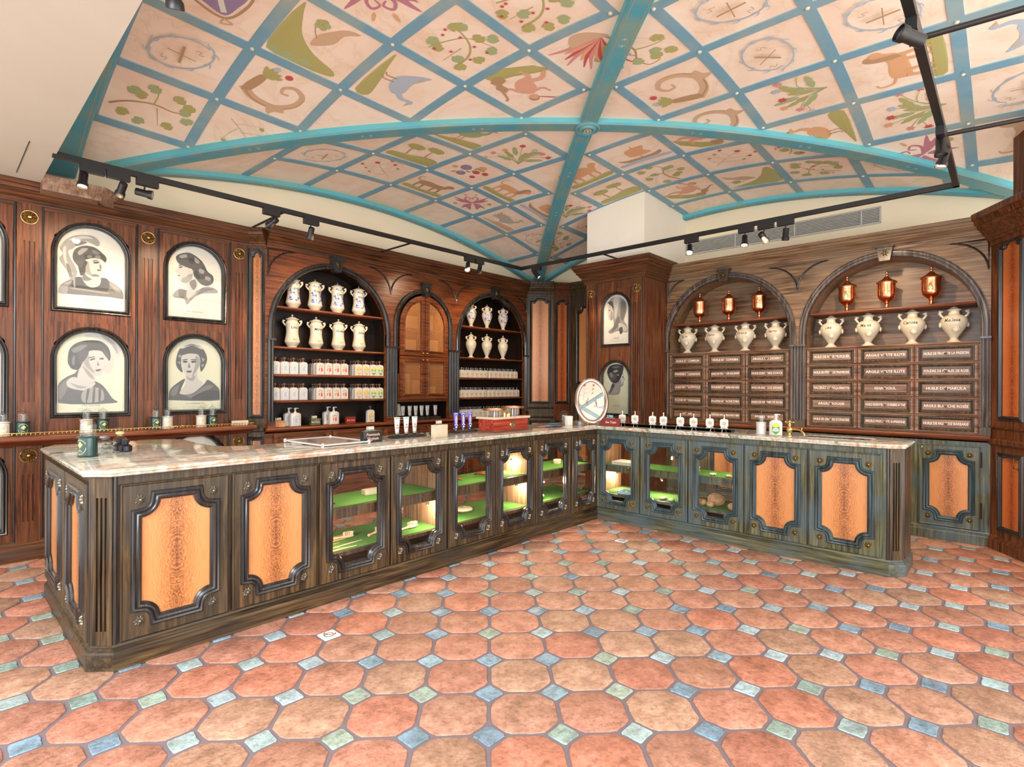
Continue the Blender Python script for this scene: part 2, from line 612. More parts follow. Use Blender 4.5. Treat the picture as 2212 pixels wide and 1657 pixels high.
def tag(o, label=None, cat=None, group=None, kind=None):
    for k, v in (('label', label), ('category', cat), ('group', group), ('kind', kind)):
        if v:
            o[k] = v
    return o


def thing(name, label, cat, loc=(0, 0, 0), rz=0.0, group=None):
    o = bpy.data.objects.new(name, None)
    o.empty_display_size = 0.05
    col.objects.link(o)
    o.location = loc
    o.rotation_euler = (0, 0, rz)
    return tag(o, label, cat, group)


def dup(root, loc, rz, label=None, group=None, deep=True, scale=None):
    r = root.copy()
    col.objects.link(r)
    r.location, r.rotation_euler = loc, (0, 0, rz)
    if scale:
        r.scale = (scale, scale, scale)
    if label:
        r['label'] = label
    if group:
        r['group'] = group
    elif group == '' and 'group' in r:
        del r['group']
    if deep:
        for ch in list(root.children):
            c = ch.copy()
            col.objects.link(c)
            c.parent = r
            for g in ch.children:
                d = g.copy()
                col.objects.link(d)
                d.parent = c
    return r


def struct(o):
    o['kind'] = 'structure'
    return o


def rect(x0, x1, z0, z1):
    return [(x0, z0), (x1, z0), (x1, z1), (x0, z1)]


def arch(cx, r, z0, zs, n=28):
    """round-headed opening, counter-clockwise from bottom left"""
    return [(cx - r, z0), (cx + r, z0)] + [(cx + r * math.cos(PI * k / n), zs + r * math.sin(PI * k / n)) for k in range(n + 1)]


def scoop(cx, cz, hw, hh, r, n=7, st=0.010):
    """rectangle with quarter-circle bites out of the corners"""
    p = []
    for sx, sz, a0 in ((-1, -1, 90), (1, -1, 180), (1, 1, 270), (-1, 1, 0)):
        c = (cx + sx * (hw + st), cz + sz * (hh + st))
        for k in range(n + 1):
            a = R(a0 - 90 * k / n)
            p.append((c[0] + r * math.cos(a), c[1] + r * math.sin(a)))
    return p


def circle(cx, cz, r, n=20):
    return [(cx + r * math.cos(2 * PI * k / n), cz + r * math.sin(2 * PI * k / n)) for k in range(n)]


def curvy(pts, n=5, closed=True):
    """smooth closed outline through control points"""
    out = []
    m = len(pts)
    rg = range(m) if closed else range(m - 1)
    for i in rg:
        g = (lambda k: pts[k % m]) if closed else (lambda k: pts[min(max(k, 0), m - 1)])
        p0, p1, p2, p3 = g(i - 1), g(i), g(i + 1), g(i + 2)
        for k in range(n):
            t = k / n
            out.append(tuple(0.5 * (2 * p1[d] + (p2[d] - p0[d]) * t + (2 * p0[d] - 5 * p1[d] + 4 * p2[d] - p3[d]) * t * t
                                    + (3 * p1[d] - p0[d] - 3 * p2[d] + p3[d]) * t ** 3) for d in (0, 1)))
    if not closed:
        out.append(tuple(pts[-1][:2]))
    return out


def stroke(pts, w0, w1=None, n=4):
    """tapering brush line as an outline"""
    c = curvy(pts, n, False)
    w1 = w0 if w1 is None else w1
    L, Rr = [], []
    for i, p in enumerate(c):
        a, b = c[max(i - 1, 0)], c[min(i + 1, len(c) - 1)]
        dx, dz = b[0] - a[0], b[1] - a[1]
        l = math.hypot(dx, dz) or 1
        h = (w0 + (w1 - w0) * i / (len(c) - 1)) / 2
        L.append((p[0] - dz / l * h, p[1] + dx / l * h))
        Rr.append((p[0] + dz / l * h, p[1] - dx / l * h))
    return L + Rr[::-1]


WALLMAP = lambda a, b, h: (a, -h, b)
ROUND = [(0, 0), (0.0, .008), (.006, .014), (.012, .015), (.018, .012), (.021, .006), (.026, .010), (.032, .012), (.038, .008), (.042, 0)]


def moulding(mb, path, y, w=1.0, d=1.0, closed=True, inward=False, prof=None):
    s = -1 if inward else 1
    prof = [(s * o * w, h * d) for o, h in (prof or ROUND)]
    mb.sweep(path, prof, closed, lambda a, b, h: (a, y - h, b))


def rosette(mb, x, z, y, r, petals=10, mat=PEWTER):
    """small carved flower boss on a wall-facing surface"""
    mb.use(mat)
    for k in range(petals):
        a = 2 * PI * k / petals
        cx, cz = x + math.cos(a) * r * .62, z + math.sin(a) * r * .62
        poly, top = [], []
        for q in range(8):
            b = 2 * PI * q / 8
            u, v = math.cos(b) * r * .4, math.sin(b) * r * .19
            poly.append((cx + u * math.cos(a) - v * math.sin(a), cz + u * math.sin(a) + v * math.cos(a)))
        b0 = len(mb.v)
        mb.v += [(p[0], y, p[1]) for p in poly] + [(cx, y - r * .42, cz)]
        for q in range(8):
            mb.face((b0 + q, b0 + (q + 1) % 8, b0 + 8))
    mb.lathe([(r * .36, 0), (r * .34, r * .3), (r * .2, r * .5), (0.0001, r * .55)], n=10, cap=False,
             mp=lambda a, b, c: (x + a, y - c, z + b))


def text(body, size, mat, parent, loc, rx=90, rz=0, name='lettering', bold=0.0, width=None, ext=0.0004, shear=0.0):
    c = bpy.data.curves.new(name, 'FONT')
    c.body, c.size, c.align_x, c.align_y = body, size, 'CENTER', 'CENTER'
    c.extrude, c.offset, c.resolution_u, c.shear = ext, bold, 2, shear
    t = bpy.data.objects.new(name, c)
    col.objects.link(t)
    bpy.context.view_layer.update()
    me = bpy.data.meshes.new_from_object(t.evaluated_get(bpy.context.evaluated_depsgraph_get()))
    bpy.data.objects.remove(t)
    me.materials.clear()
    me.materials.append(mat)
    xs = [v.co.x for v in me.vertices]
    if width and xs and max(xs) - min(xs) > width:
        k = width / (max(xs) - min(xs))
        for v in me.vertices:
            v.co.x *= k
    o = bpy.data.objects.new(name, me)
    col.objects.link(o)
    o.rotation_euler = (R(rx), 0, R(rz))
    o.location = loc
    o.parent = parent
    return o


# ------------------------------------------------------------- floor: octagons and little squares
def build_floor():
    mb = MB()
    mb.use(GROUT)
    b0 = len(mb.v)
    mb.v += [(-1.6, -1.6, -.004), (7.4, -1.6, -.004), (7.4, 6.3, -.004), (-1.6, 6.3, -.004)]
    mb.face((b0, b0 + 1, b0 + 2, b0 + 3))
    p = 0.3098
    ox, oy = 1.583, 1.583
    ux, uy = p * math.sqrt(.5), p * math.sqrt(.5)
    reds = [(.52, .185, .12), (.5, .22, .145), (.55, .26, .17), (.47, .23, .145), (.45, .28, .18), (.5, .32, .21), (.54, .23, .155), (.58, .2, .12), (.5, .27, .18)]
    blues = [(.3, .42, .47), (.4, .5, .48), (.22, .31, .38), (.44, .54, .56), (.3, .39, .33), (.36, .43, .34), (.25, .36, .44)]
    specials = {(-3, 3), (4, 9)}

    def tile(cx, cy, poly, colr, mat, h, chip):
        mb.use(mat)
        n = len(poly)
        rings = []
        for sc_, z in ((1.0, -.003), (.985, h - .002), (.955, h)):
            rings.append([(cx + a * sc_, cy + b * sc_, z) for a, b in poly])
        b = len(mb.v)
        for rg in rings:
            mb.v += rg
        mb.v.append((cx, cy, h + .0005))
        for k in range(n):
            j = (k + 1) % n
            for q in (0, 1):
                mb.face((b + q * n + k, b + q * n + j, b + (q + 1) * n + j, b + (q + 1) * n + k))
                mb.tint[len(mb.f) - 1] = colr
            mb.face((b + 2 * n + k, b + 2 * n + j, b + 3 * n))
            mb.tint[len(mb.f) - 1] = colr

    for i in range(-26, 30):
        for j in range(-26, 30):
            # dots on the lattice points
            x = ox + i * ux + j * ux
            y = oy - i * uy + j * uy
            if -1.5 < x < 7.35 and -1.5 < y < 6.25 and not (x + y < -1.2):
                if (i, j) not in specials:
                    q = .049
                    poly = []
                    for (a, b), (c, d) in zip(((-q, -q), (q, -q), (q, q), (-q, q)), ((q, -q), (q, q), (-q, q), (-q, -q))):
                        for t in (0.07, .36, .64, .93):
                            poly.append((a + (c - a) * t + rnd.uniform(-.0022, .0022), b + (d - b) * t + rnd.uniform(-.0022, .0022)))
                    c = rnd.choice(blues)
                    k = rnd.uniform(.85, 1.12)
                    tile(x, y, poly, tuple(v * k for v in c), STONE, .0015, 0)
            x2, y2 = x + ux, y
            if -1.5 < x2 < 7.35 and -1.5 < y2 < 6.25 and not (x2 + y2 < -1.2):
                # octagon: flats at half width f towards the row directions, cut corners towards the dots
                f, g = .1455, .1535
                base = []
                for k in range(8):
                    a0 = R(45 * k + 45)
                    d0 = f if k % 2 == 0 else g
                    a1 = R(45 * k + 90)
                    d1 = g if k % 2 == 0 else f
                    det = math.cos(a0) * math.sin(a1) - math.sin(a0) * math.cos(a1)
                    base.append(((d0 * math.sin(a1) - d1 * math.sin(a0)) / det, (d1 * math.cos(a0) - d0 * math.cos(a1)) / det))
                poly = []
                for k in range(8):
                    a, b = base[k], base[(k + 1) % 8]
                    for t in (.08, .3, .55, .8):
                        poly.append((a[0] + (b[0] - a[0]) * t + rnd.uniform(-.0022, .0022), a[1] + (b[1] - a[1]) * t + rnd.uniform(-.0022, .0022)))
                c = rnd.choice(reds)
                c = tuple(v * .55 + q * .45 for v, q in zip(c, (.5, .225, .145)))
                k = rnd.uniform(.88, 1.1)
                tile(x2, y2, poly, tuple(v * k for v in c), TERRA, .003 + rnd.uniform(-.0008, .0012), 0)
    fl = struct(mb.build('floor', smooth=30))
    # two white tiles with a painted garland crest
    for n, (i, j) in enumerate(sorted(specials)):
        x = ox + (i + j) * ux
        y = oy + (j - i) * uy
        t = thing('crest_tile', ['white glazed crest tile set in the floor in front of the long counter',
                                 'white glazed crest tile in the floor near the inner corner of the counters'][n], 'tile', (x, y, 0), R(45) if n == 0 else R(-45))
        t.rotation_euler = (0, 0, 0)
        m2 = MB()
        m2.plate([(a, b) for a, b in ((-.046, -.05), (.046, -.05), (.05, -.046), (.05, .046), (.046, .05), (-.046, .05), (-.05, .046), (-.05, -.046))], [], -.003, .0025, 'xy')
        m2.build('glazed_slab', GLAZE, t)
        c = MB()
        fn = lambda a, b, h: ((a * .7071 + b * .7071) * 1.0, (-a * .7071 + b * .7071), .0031)
        c.use(GREEN).sheet(stroke([(-.027, .004), (-.022, -.016), (0, -.026), (.022, -.016), (.027, .004)], .006), 0, fn=fn)
        c.use(RED).sheet(stroke([(-.034, .022), (-.02, .014), (-.01, .022), (0, .026), (.01, .022), (.02, .014), (.034, .022)], .006), 0, fn=fn)
        for sx in (-1, 1):
            c.sheet(stroke([(sx * .03, .024), (sx * .034, .012), (sx * .029, .004)], .006), 0, fn=fn)
        c.build('painted_garland', GREEN, t, smooth=0)
        tx = text('BULY', .018, G4, t, (0, 0, .0032), rx=0, rz=-45, name='painted_lettering')


build_floor()

# ------------------------------------------------------------- vault geometry
XW, XE, YS, YN = 1.111, 7.233, -.203, 6.10
BX, BY, ZB = 4.214, 2.936, 3.888
CORN = {'NW': (XW, YN, 3.372), 'NE': (XE, YN, 3.142), 'SE': (XE, YS, 3.23), 'SW': (XW, YS, 3.381)}
CELLS = {'N': ('NW', 'NE', .471), 'E': ('NE', 'SE', .613), 'S': ('SE', 'SW', .5), 'W': ('SW', 'NW', .55)}
LIFT = .055


def surf(x, y, off=LIFT):
    for cell, (a, b, h) in CELLS.items():
        A, D = CORN[a], CORN[b]
        ax, ay, dx, dy = A[0] - BX, A[1] - BY, D[0] - BX, D[1] - BY
        det = ax * dy - ay * dx
        px, py = x - BX, y - BY
        u, v = (px * dy - py * dx) / det, (ax * py - ay * px) / det
        if u >= -1e-7 and v >= -1e-7:
            s = u + v
            t = v / s if s > 1e-9 else .5
            zl = A[2] + (D[2] - A[2]) * t
            return cell, ZB - (ZB - zl) * s * s + 4 * h * t * (1 - t) * s * s + off
    return 'N', ZB + off


X0V, X1V, Y0V, Y1V = .60, XE + .02, -1.3, YN + .02


def build_ceiling():
    mb = MB()
    nx, ny = 84, 92
    for i in range(nx + 1):
        for j in range(ny + 1):
            x, y = X0V + (X1V - X0V) * i / nx, Y0V + (Y1V - Y0V) * j / ny
            mb.v.append((x, y, surf(x, y)[1]))
    for i in range(nx):
        for j in range(ny):
            a = i * (ny + 1) + j
            mb.face((a, a + 1, a + ny + 2, a + ny + 1))
    vault = struct(mb.build('ceiling', FRESCO, smooth=60))
    # ribs
    def rib(pts, w, depth, name, side=None):
        m = MB()
        b = []
        n = len(pts)
        for i, p in enumerate(pts):
            a, c = pts[max(i - 1, 0)], pts[min(i + 1, n - 1)]
            d = Vector((c[0] - a[0], c[1] - a[1]))
            d.normalize()
            nx_, ny_ = -d.y, d.x
            row = []
            for o, h in ((-w / 2, depth), (-w / 2, .018), (-w / 2 + .012, 0), (w / 2 - .012, 0), (w / 2, .018), (w / 2, depth)):
                row.append((p[0] + nx_ * o, p[1] + ny_ * o, p[2] + h))
            b.append(row)
        s0 = len(m.v)
        for r_ in b:
            m.v += r_
        for i in range(n - 1):
            for k in range(5):
                m.use(RIB if k in (1, 2, 3) else RIBL)
                m.face((s0 + i * 6 + k, s0 + i * 6 + k + 1, s0 + (i + 1) * 6 + k + 1, s0 + (i + 1) * 6 + k))
        # thin painted lines along both edges of the underside
        for sgn in (-1, 1):
            m.use(OCHRE_L)
            for i in range(n - 1):
                if i % 12 == 11:
                    continue
                q = []
                for j, e in ((i, -1), (i, 1), (i + 1, 1), (i + 1, -1)):
                    p = b[j]
                    c0 = [(p[2][k] + p[3][k]) / 2 for k in range(3)]
                    hv = [(p[3][k] - p[2][k]) / (w - .024) for k in range(3)]
                    o = sgn * (w / 2 - .032) + e * .0022
                    q.append((c0[0] + hv[0] * o, c0[1] + hv[1] * o, c0[2] - .0012))
                s1 = len(m.v)
                m.v += q
                m.face((s1, s1 + 1, s1 + 2, s1 + 3))
        # little white painted sprigs
        m.use(TXT)
        for i in range(14, n - 6, 14):
            p = b[i]
            c0 = [(p[2][k] + p[3][k]) / 2 for k in range(3)]
            a, c = pts[i - 1], pts[i + 1]
            d = Vector((c[0] - a[0], c[1] - a[1], c[2] - a[2])).normalized()
            e = Vector((-d.y, d.x, 0)).normalized()
            for f, g in ((-.05, 0), (.05, PI)):
                for an in (-.9, 0, .9):
                    q = [(f, 0), (f + .032 * math.cos(an + g), .028 * math.sin(an + g))]
                    st = stroke([q[0], ((q[0][0] + q[1][0]) / 2 , q[1][1] * .6), q[1]], .005, .002, 2)
                    m.sheet(st, 0, fn=lambda u, v, h: tuple(c0[k] + d[k] * u + e[k] * v - (.0014 if k == 2 else 0) for k in range(3)))
        return m.build(name, RIB, vault, smooth=30)

    for cn, (x, y, z) in CORN.items():
        smax = 1.0 if y > 0 else 1.3
        if cn == 'SE':
            smax = 1.02
        pts = []
        for k in range(61):
            s = .0 + smax * k / 60
            pts.append((BX + (x - BX) * s, BY + (y - BY) * s, ZB - (ZB - z) * s * s))
        rib(pts, .165, LIFT + .03, 'diagonal_rib')
    for a, b, h, off in (('NW', 'NE', .471, (0, -.05)), ('NE', 'SE', .613, (-.05, 0))):
        A, B = CORN[a], CORN[b]
        pts = []
        for k in range(61):
            t = k / 60
            pts.append((A[0] + (B[0] - A[0]) * t + off[0], A[1] + (B[1] - A[1]) * t + off[1],
                        A[2] + (B[2] - A[2]) * t + 4 * h * t * (1 - t)))
        rib(pts, .11, LIFT + .05, 'wall_rib')
    pts = []
    for k in range(61):
        y = -1.3 + 7.35 * k / 60
        t = (y - YS) / (YN - YS)
        s = 1.115
        zl = 3.376
        zz = ZB - (ZB - zl) * s * s + 4 * .55 * t * (1 - t) * s * s
        pts.append((.76, y, zz - .02))
    rib(pts, .24, LIFT + .05, 'wall_rib')
    # carved centre boss
    m = MB()
    prof = [(.115, .02), (.118, -.012), (.105, -.02), (.095, -.010), (.082, -.012), (.072, -.028), (.058, -.03), (.05, -.018), (.042, -.022), (.0001, -.03)]
    m.use(RIB).lathe(prof, (BX, BY, ZB - .002), 40, False)
    m.use(OCHRE_L)
    for k in range(10):
        a = 2 * PI * k / 10
        m.blob((BX + .03 * math.cos(a), BY + .03 * math.sin(a), ZB - .031), .009, .009, .005, 8, 5)
    m.blob((BX, BY, ZB - .034), .014, .014, .008, 8, 5)
    m.build('centre_boss', RIB, vault)
    return vault


OCHRE_L = flat('ochre_paint_line', (.5, .36, .2), .6)
VAULT = build_ceiling()

# trellis lines painted and battened on the vault, laid out per field
GX = {'W': [.184, .886, 1.59, 2.294, 3.01, 3.71, 4.42], 'N': [1.65, 2.35, 3.03, 3.73, 4.414, 5.054, 5.741, 6.447],
      'S': [2.45, 3.15, 3.85, 4.585, 5.24, 5.93, 6.57, 7.25], 'E': [4.78, 5.45, 6.08, 6.725, 7.4]}
GY = {'W': [-1.58, -.88, -.18, .52, 1.22, 1.922, 2.625, 3.323, 4.055, 4.758, 5.476], 'N': [3.505, 4.21, 4.83, 5.42, 6.1],
      'S': [-1.14, -.44, .265, .97, 1.688, 2.4], 'E': [-.25, .46, 1.152, 1.86, 2.56, 3.305, 3.98, 4.65, 5.33]}


def node(cell, i, j):
    x, y = GX[cell][i], GY[cell][j]
    return (x + .13 * (5.42 - y), y) if cell == 'N' else (x, y)


def ribdist(x, y):
    best = 9
    for cx, cy, _ in CORN.values():
        d = Vector((cx - BX, cy - BY)).normalized()
        p = Vector((x - BX, y - BY))
        if p.dot(d) > 0:
            best = min(best, abs(p.x * d.y - p.y * d.x))
    return best


def inside(cell, x, y):
    return surf(x, y)[0] == cell and ribdist(x, y) > .085 and X0V + .26 < x and y > Y0V and x < XE - .12 and y < YN - .12


def trellis():
    squares = []
    for cell in GX:
        xs, ys = GX[cell], GY[cell]
        m = MB()
        segs = []

        def ok(i, j):
            return 0 <= i < len(xs) and 0 <= j < len(ys) and inside(cell, *node(cell, i, j))
        for i in range(len(xs)):
            for j in range(len(ys)):
                for di, dj in ((1, 0), (0, 1)):
                    k, l = i + di, j + dj
                    if k >= len(xs) or l >= len(ys):
                        continue
                    p, q = node(cell, i, j), node(cell, k, l)
                    a, b = ok(i, j), ok(k, l)
                    if not (a or b):
                        continue
                    if not (a and b):
                        # run on only into the wall arch, never across a diagonal rib
                        o = q if a else p
                        clip = o[0] > XE - .13 or o[1] > YN - .13 or o[0] < X0V + .27 or ribdist(*o) < .085 and surf(*o)[0] == cell
                        if not clip:
                            continue
                    segs.append((p, q))
                if i + 1 < len(xs) and j + 1 < len(ys):
                    c4 = [node(cell, i, j), node(cell, i + 1, j), node(cell, i + 1, j + 1), node(cell, i, j + 1)]
                    n_ok = sum((ok(i, j), ok(i + 1, j), ok(i, j + 1), ok(i + 1, j + 1)))
                    cx, cy = sum(c[0] for c in c4) / 4, sum(c[1] for c in c4) / 4
                    if n_ok >= 3 and inside(cell, cx, cy):
                        squares.append((cell, cx, cy, c4[1][0] - c4[0][0] - .1, c4[3][1] - c4[0][1] - .1))
        w = .042
        for p, q in segs:
            n = 9
            d = Vector((q[0] - p[0], q[1] - p[1]))
            L = d.length
            d.normalize()
            e = Vector((-d.y, d.x))
            rows = []
            for k in range(n + 1):
                t = -w / L + (1 + 2 * w / L) * k / n
                x, y = p[0] + (q[0] - p[0]) * t, p[1] + (q[1] - p[1]) * t
                if not (X0V + .27 < x < XE - .08 and Y0V < y < YN - .08):
                    continue
                rows.append([(x + e.x * s_, y + e.y * s_, surf(x + e.x * s_, y + e.y * s_)[1] - h) for s_, h in ((-w, -.01), (-w, .008), (w, .008), (w, -.01))])
            s0 = len(m.v)
            for r_ in rows:
                m.v += r_
            m.use(BAND)
            for i in range(len(rows) - 1):
                for k in range(3):
                    m.face((s0 + i * 4 + k, s0 + i * 4 + k + 1, s0 + i * 4 + k + 5, s0 + i * 4 + k + 4))
        m.use(CREAMSTUD)
        for i in range(len(xs)):
            for j in range(len(ys)):
                if ok(i, j):
                    nx_, ny_ = node(cell, i, j)
                    z = surf(nx_, ny_)[1]
                    m.blob((nx_, ny_, z - .009), .015, .015, .012, 10, 6)
        if m.f:
            m.build('trellis_batten', BAND, VAULT, smooth=30)
    return squares


CREAMSTUD = flat('cream_stud', (.68, .66, .48), .4)
SQ = trellis()
print('SQUARES', len(SQ))

# painted motifs
P_GRN = flat('fresco_olive', (.46, .43, .16), .7)
P_LG = flat('fresco_green', (.4, .47, .24), .7)
P_BRN = flat('fresco_brown', (.5, .31, .17), .7)
P_LBR = flat('fresco_tan', (.66, .45, .29), .7)
P_RED = flat('fresco_red', (.6, .1, .1), .7)
P_PNK = flat('fresco_pink', (.72, .3, .3), .7)
P_ROSE = flat('fresco_mauve', (.55, .22, .3), .7)
P_BLU = flat('fresco_blue', (.46, .53, .62), .7)
P_SKN = flat('fresco_skin', (.78, .42, .3), .7)
P_ORG = flat('fresco_orange', (.76, .42, .22), .7)
P_GRY = flat('fresco_grey', (.52, .49, .42), .7)
P_VIO = flat('fresco_violet', (.33, .25, .42), .7)


def leaf(x, y, a, l, wd=.5):
    c, s = math.cos(a), math.sin(a)
    pts = [(0, 0), (.35, wd * .5), (.55, wd * .32), (.7, wd * .42), (1, 0), (.7, -wd * .42), (.55, -wd * .32), (.35, -wd * .5)]
    return [(x + (u * c - v * s) * l, y + (u * s + v * c) * l) for u, v in pts]


def motif(kind, r):
    """list of (material, outline) in a unit square"""
    o = []
    if kind in ('vine', 'ivy', 'berry'):
        stem = [(-.42, -.28), (-.2, -.2), (.02, -.02), (.12, .2), (.3, .3), (.4, .18)] if kind == 'vine' else [(-.1, .42), (.08, .2), (.1, -.05), (-.02, -.3), (-.05, -.4)]
        o.append((P_GRN if kind != 'vine' else P_BRN, stroke(stem, .035, .012)))
        st2 = [(-.4, .05), (-.15, -.08), (.1, -.14), (.4, .0)] if kind != 'vine' else [(.02, -.02), (.2, -.12), (.32, -.25)]
        o.append((P_GRN, stroke(st2, .022, .008)))
        st3 = [(-.25, .3), (-.1, .15), (.0, .05)]
        o.append((P_GRN, stroke(st3, .006, .014)))
        spots = [(-.3, .1), (-.15, .28), (.15, .3), (.32, .16), (.25, -.1), (.1, -.3), (-.1, -.34), (-.3, -.15), (.02, .38), (.36, -.05)]
        for k, (x, y) in enumerate(spots):
            x += r.uniform(-.04, .04)
            y += r.uniform(-.04, .04)
            o.append((P_GRN if (k + len(kind)) % 2 else P_LG, curvy(leaf(x, y, r.uniform(0, 6.28), .17, .9), 3)))
        if kind != 'vine':
            for k in range(8):
                x, y = r.uniform(-.35, .38), r.uniform(-.3, .3)
                o.append((P_RED, circle(x, y, .021, 9)))
    elif kind == 'bouquet':
        cols = [P_RED, P_PNK, P_ORG, P_RED, P_BLU, P_PNK]
        for k in range(7):
            a = R(20 + 140 * k / 6) + r.uniform(-.1, .1)
            l = r.uniform(.5, .68)
            x, y = l * math.cos(a), -.35 + l * math.sin(a)
            o.append((P_LG, stroke([(0, -.38), (x * .4, -.1), (x, y)], .016, .008)))
            o.append((P_GRN if k % 2 else P_LG, curvy(leaf(x * .2, -.25 + k % 3 * .1, a + .3, .34, .28), 3)))
            fl = []
            for q in range(12):
                rr = .065 if q % 2 else .04
                fl.append((x + rr * math.cos(q * PI / 6), y + rr * math.sin(q * PI / 6)))
            o.append((cols[k % 6], fl))
    elif kind == 'sprig':
        o.append((P_GRY, stroke([(0, -.42), (.02, -.1), (0, .3)], .014, .008)))
        for k in range(6):
            s_ = -1 if k % 2 else 1
            y = -.3 + k * .1
            o.append((P_GRY, stroke([(0, y), (s_ * .15, y + .06), (s_ * .32, y + .16)], .012, .005)))
            o.append((P_RED if k > 2 else P_GRN, curvy(leaf(s_ * .3, y + .15, PI / 2, .09, .8), 2)))
        o.append((P_RED, circle(0, .33, .05, 10)))
    elif kind == 'wreath':
        n = 40
        ring = [(.36 * math.cos(2 * PI * k / n), .27 * math.sin(2 * PI * k / n)) for k in range(n)]
        for k in range(0, n - 1):
            o.append((P_BLU, stroke([ring[k], ring[k + 1]], .02, .02, 1)))
            if k % 2 == 0:
                x, y = ring[k]
                a = math.atan2(y, x) + (1.0 if k % 4 else -1.9)
                o.append((P_BLU, stroke([(x, y), (x + .07 * math.cos(a), y + .06 * math.sin(a)), (x + .11 * math.cos(a + .4), y + .1 * math.sin(a + .4))], .02, .003, 2)))
        o.append((P_BRN, stroke([(-.1, .12), (0, 0), (.1, -.12)], .03)))
        o.append((P_BRN, stroke([(.1, .12), (0, 0), (-.1, -.12)], .014)))
        for sx in (-1, 1):
            o.append((P_LBR, stroke([(sx * .24, .05), (sx * .19, .02), (sx * .24, -.01), (sx * .19, -.05)], .014)))
    elif kind == 'scroll':
        o.append((P_LBR, stroke([(-.32, -.28), (-.36, -.05), (-.24, .22), (.02, .3), (.22, .2), (.24, .02), (.12, -.05), (.03, .02), (.08, .1)], .13, .03)))
        o.append((P_BRN, stroke([(-.36, -.2), (-.38, .0), (-.26, .25), (0, .335), (.22, .26)], .03, .01)))
        o.append((P_LBR, curvy([(-.3, .15), (-.42, .3), (-.3, .3), (-.2, .38), (-.16, .26)], 3)))
        o.append((P_BRN, curvy([(-.36, -.28), (.0, -.38), (.02, -.28), (-.3, -.18)], 3)))
        for k in range(5):
            a = -.3 + k * .35 - .5
            o.append((P_GRN, curvy(leaf(.03, -.32, a, .22, .35), 2)))
        o.append((P_RED, circle(.3, -.2, .05, 10)))
        o.append((P_BLU, circle(.26, -.38, .04, 10)))
    elif kind == 'acanthus':
        for sx in (-1, 1):
            o.append((P_ROSE, stroke([(0, -.05), (sx * .15, .12), (sx * .12, .25), (sx * .02, .2), (sx * .06, .12)], .05, .02)))
            o.append((P_ROSE, curvy([(sx * .03, -.05), (sx * .25, -.02), (sx * .42, .12), (sx * .3, .1), (sx * .44, .28), (sx * .2, .12)], 3)))
            o.append((P_ROSE, curvy([(sx * .03, -.08), (sx * .2, -.15), (sx * .3, -.36), (sx * .2, -.28), (sx * .08, -.42), (sx * .05, -.2)], 3)))
            o.append((P_GRN, stroke([(sx * .1, -.2), (sx * .3, -.2), (sx * .4, -.1)], .014, .006)))
            o.append((P_GRN, curvy(leaf(sx * .38, -.12, .6 if sx > 0 else 2.5, .12, .9), 2)))
            o.append((P_ORG, curvy(leaf(sx * .1, .3, 1.2 if sx > 0 else 1.9, .16, .3), 2)))
    elif kind == 'plume':
        for k in range(13):
            a = R(35 + k * 9)
            l = .62 + .1 * math.sin(k * 2.2)
            x, y = l * math.cos(a), -.35 + l * math.sin(a)
            o.append((P_RED if k % 3 == 1 else (P_PNK if k % 3 == 0 else P_ORG), stroke([(-.05, -.35), (x * .5 - .05, y * .4 - .1), (x, y)], .09, .012)))
        o.append((P_LBR, curvy([(-.3, -.1), (-.1, -.3), (.08, -.42), (-.2, -.42), (-.36, -.3)], 3)))
    elif kind in ('bird', 'rooster', 'turkey', 'heron'):
        bc = {'bird': P_BLU, 'rooster': P_ORG, 'turkey': P_GRY, 'heron': P_LG}[kind]
        o.append((P_GRN if kind != 'turkey' else P_LBR, curvy([(-.46, -.46), (-.46, -.25), (-.1, -.3), (.2, -.38), (.46, -.46)], 3)))
        if kind == 'turkey':
            for k in range(9):
                a = R(-10 + 20 * k)
                o.append((P_GRY if k % 2 else P_LBR, curvy(leaf(.12, -.08, a, .3, .35), 2)))
        o.append((bc, curvy([(-.22, -.02), (-.1, -.16), (.12, -.18), (.3, .02), (.38, .2), (.2, .1), (.05, .08), (-.12, .1)], 4)))
        o.append((P_GRY if kind != 'rooster' else P_BLU, curvy([(-.05, .0), (.12, -.08), (.28, .06), (.3, .16), (.1, .06)], 3)))
        o.append((bc, stroke([(-.14, .02), (-.24, .14), (-.22, .26)], .1, .05)))
        o.append((bc, circle(-.24, .29, .048, 12)))
        o.append((P_ORG, [(-.28, .31), (-.36, .27), (-.28, .26)]))
        o.append((P_RED, curvy([(-.27, .33), (-.24, .4), (-.2, .33)], 2)) if kind == 'rooster' else (P_GRY, circle(-.25, .3, .01, 6)))
        for x in (0, .08):
            o.append((P_BRN, stroke([(x, -.15), (x - .02, -.3), (x + .03, -.34)], .018)))
    elif kind in ('lion', 'dog', 'camel', 'bull'):
        bc = {'lion': P_ORG, 'dog': P_LBR, 'camel': P_ORG, 'bull': P_BRN}[kind]
        o.append((P_GRN, curvy([(-.46, -.46), (-.46, -.3), (0, -.34), (.46, -.3), (.46, -.46)], 3)))
        body = [(-.28, .12), (-.1, .1), (.1, .12), (.28, .08), (.3, -.1), (.1, -.12), (-.15, -.1), (-.3, -.08)]
        if kind == 'camel':
            body[1], body[2] = (-.06, .26), (.1, .12)
        o.append((bc, curvy(body, 4)))
        o.append((bc, curvy([(-.26, .1), (-.3, .25), (-.42, .28), (-.46, .18), (-.38, .1), (-.32, -.02)], 4)))
        if kind == 'lion':
            o.append((P_BRN, curvy([(-.22, .2), (-.3, .34), (-.4, .3), (-.34, .2), (-.3, .0), (-.2, -.04)], 4)))
            o.append((bc, circle(-.4, .2, .07, 12)))
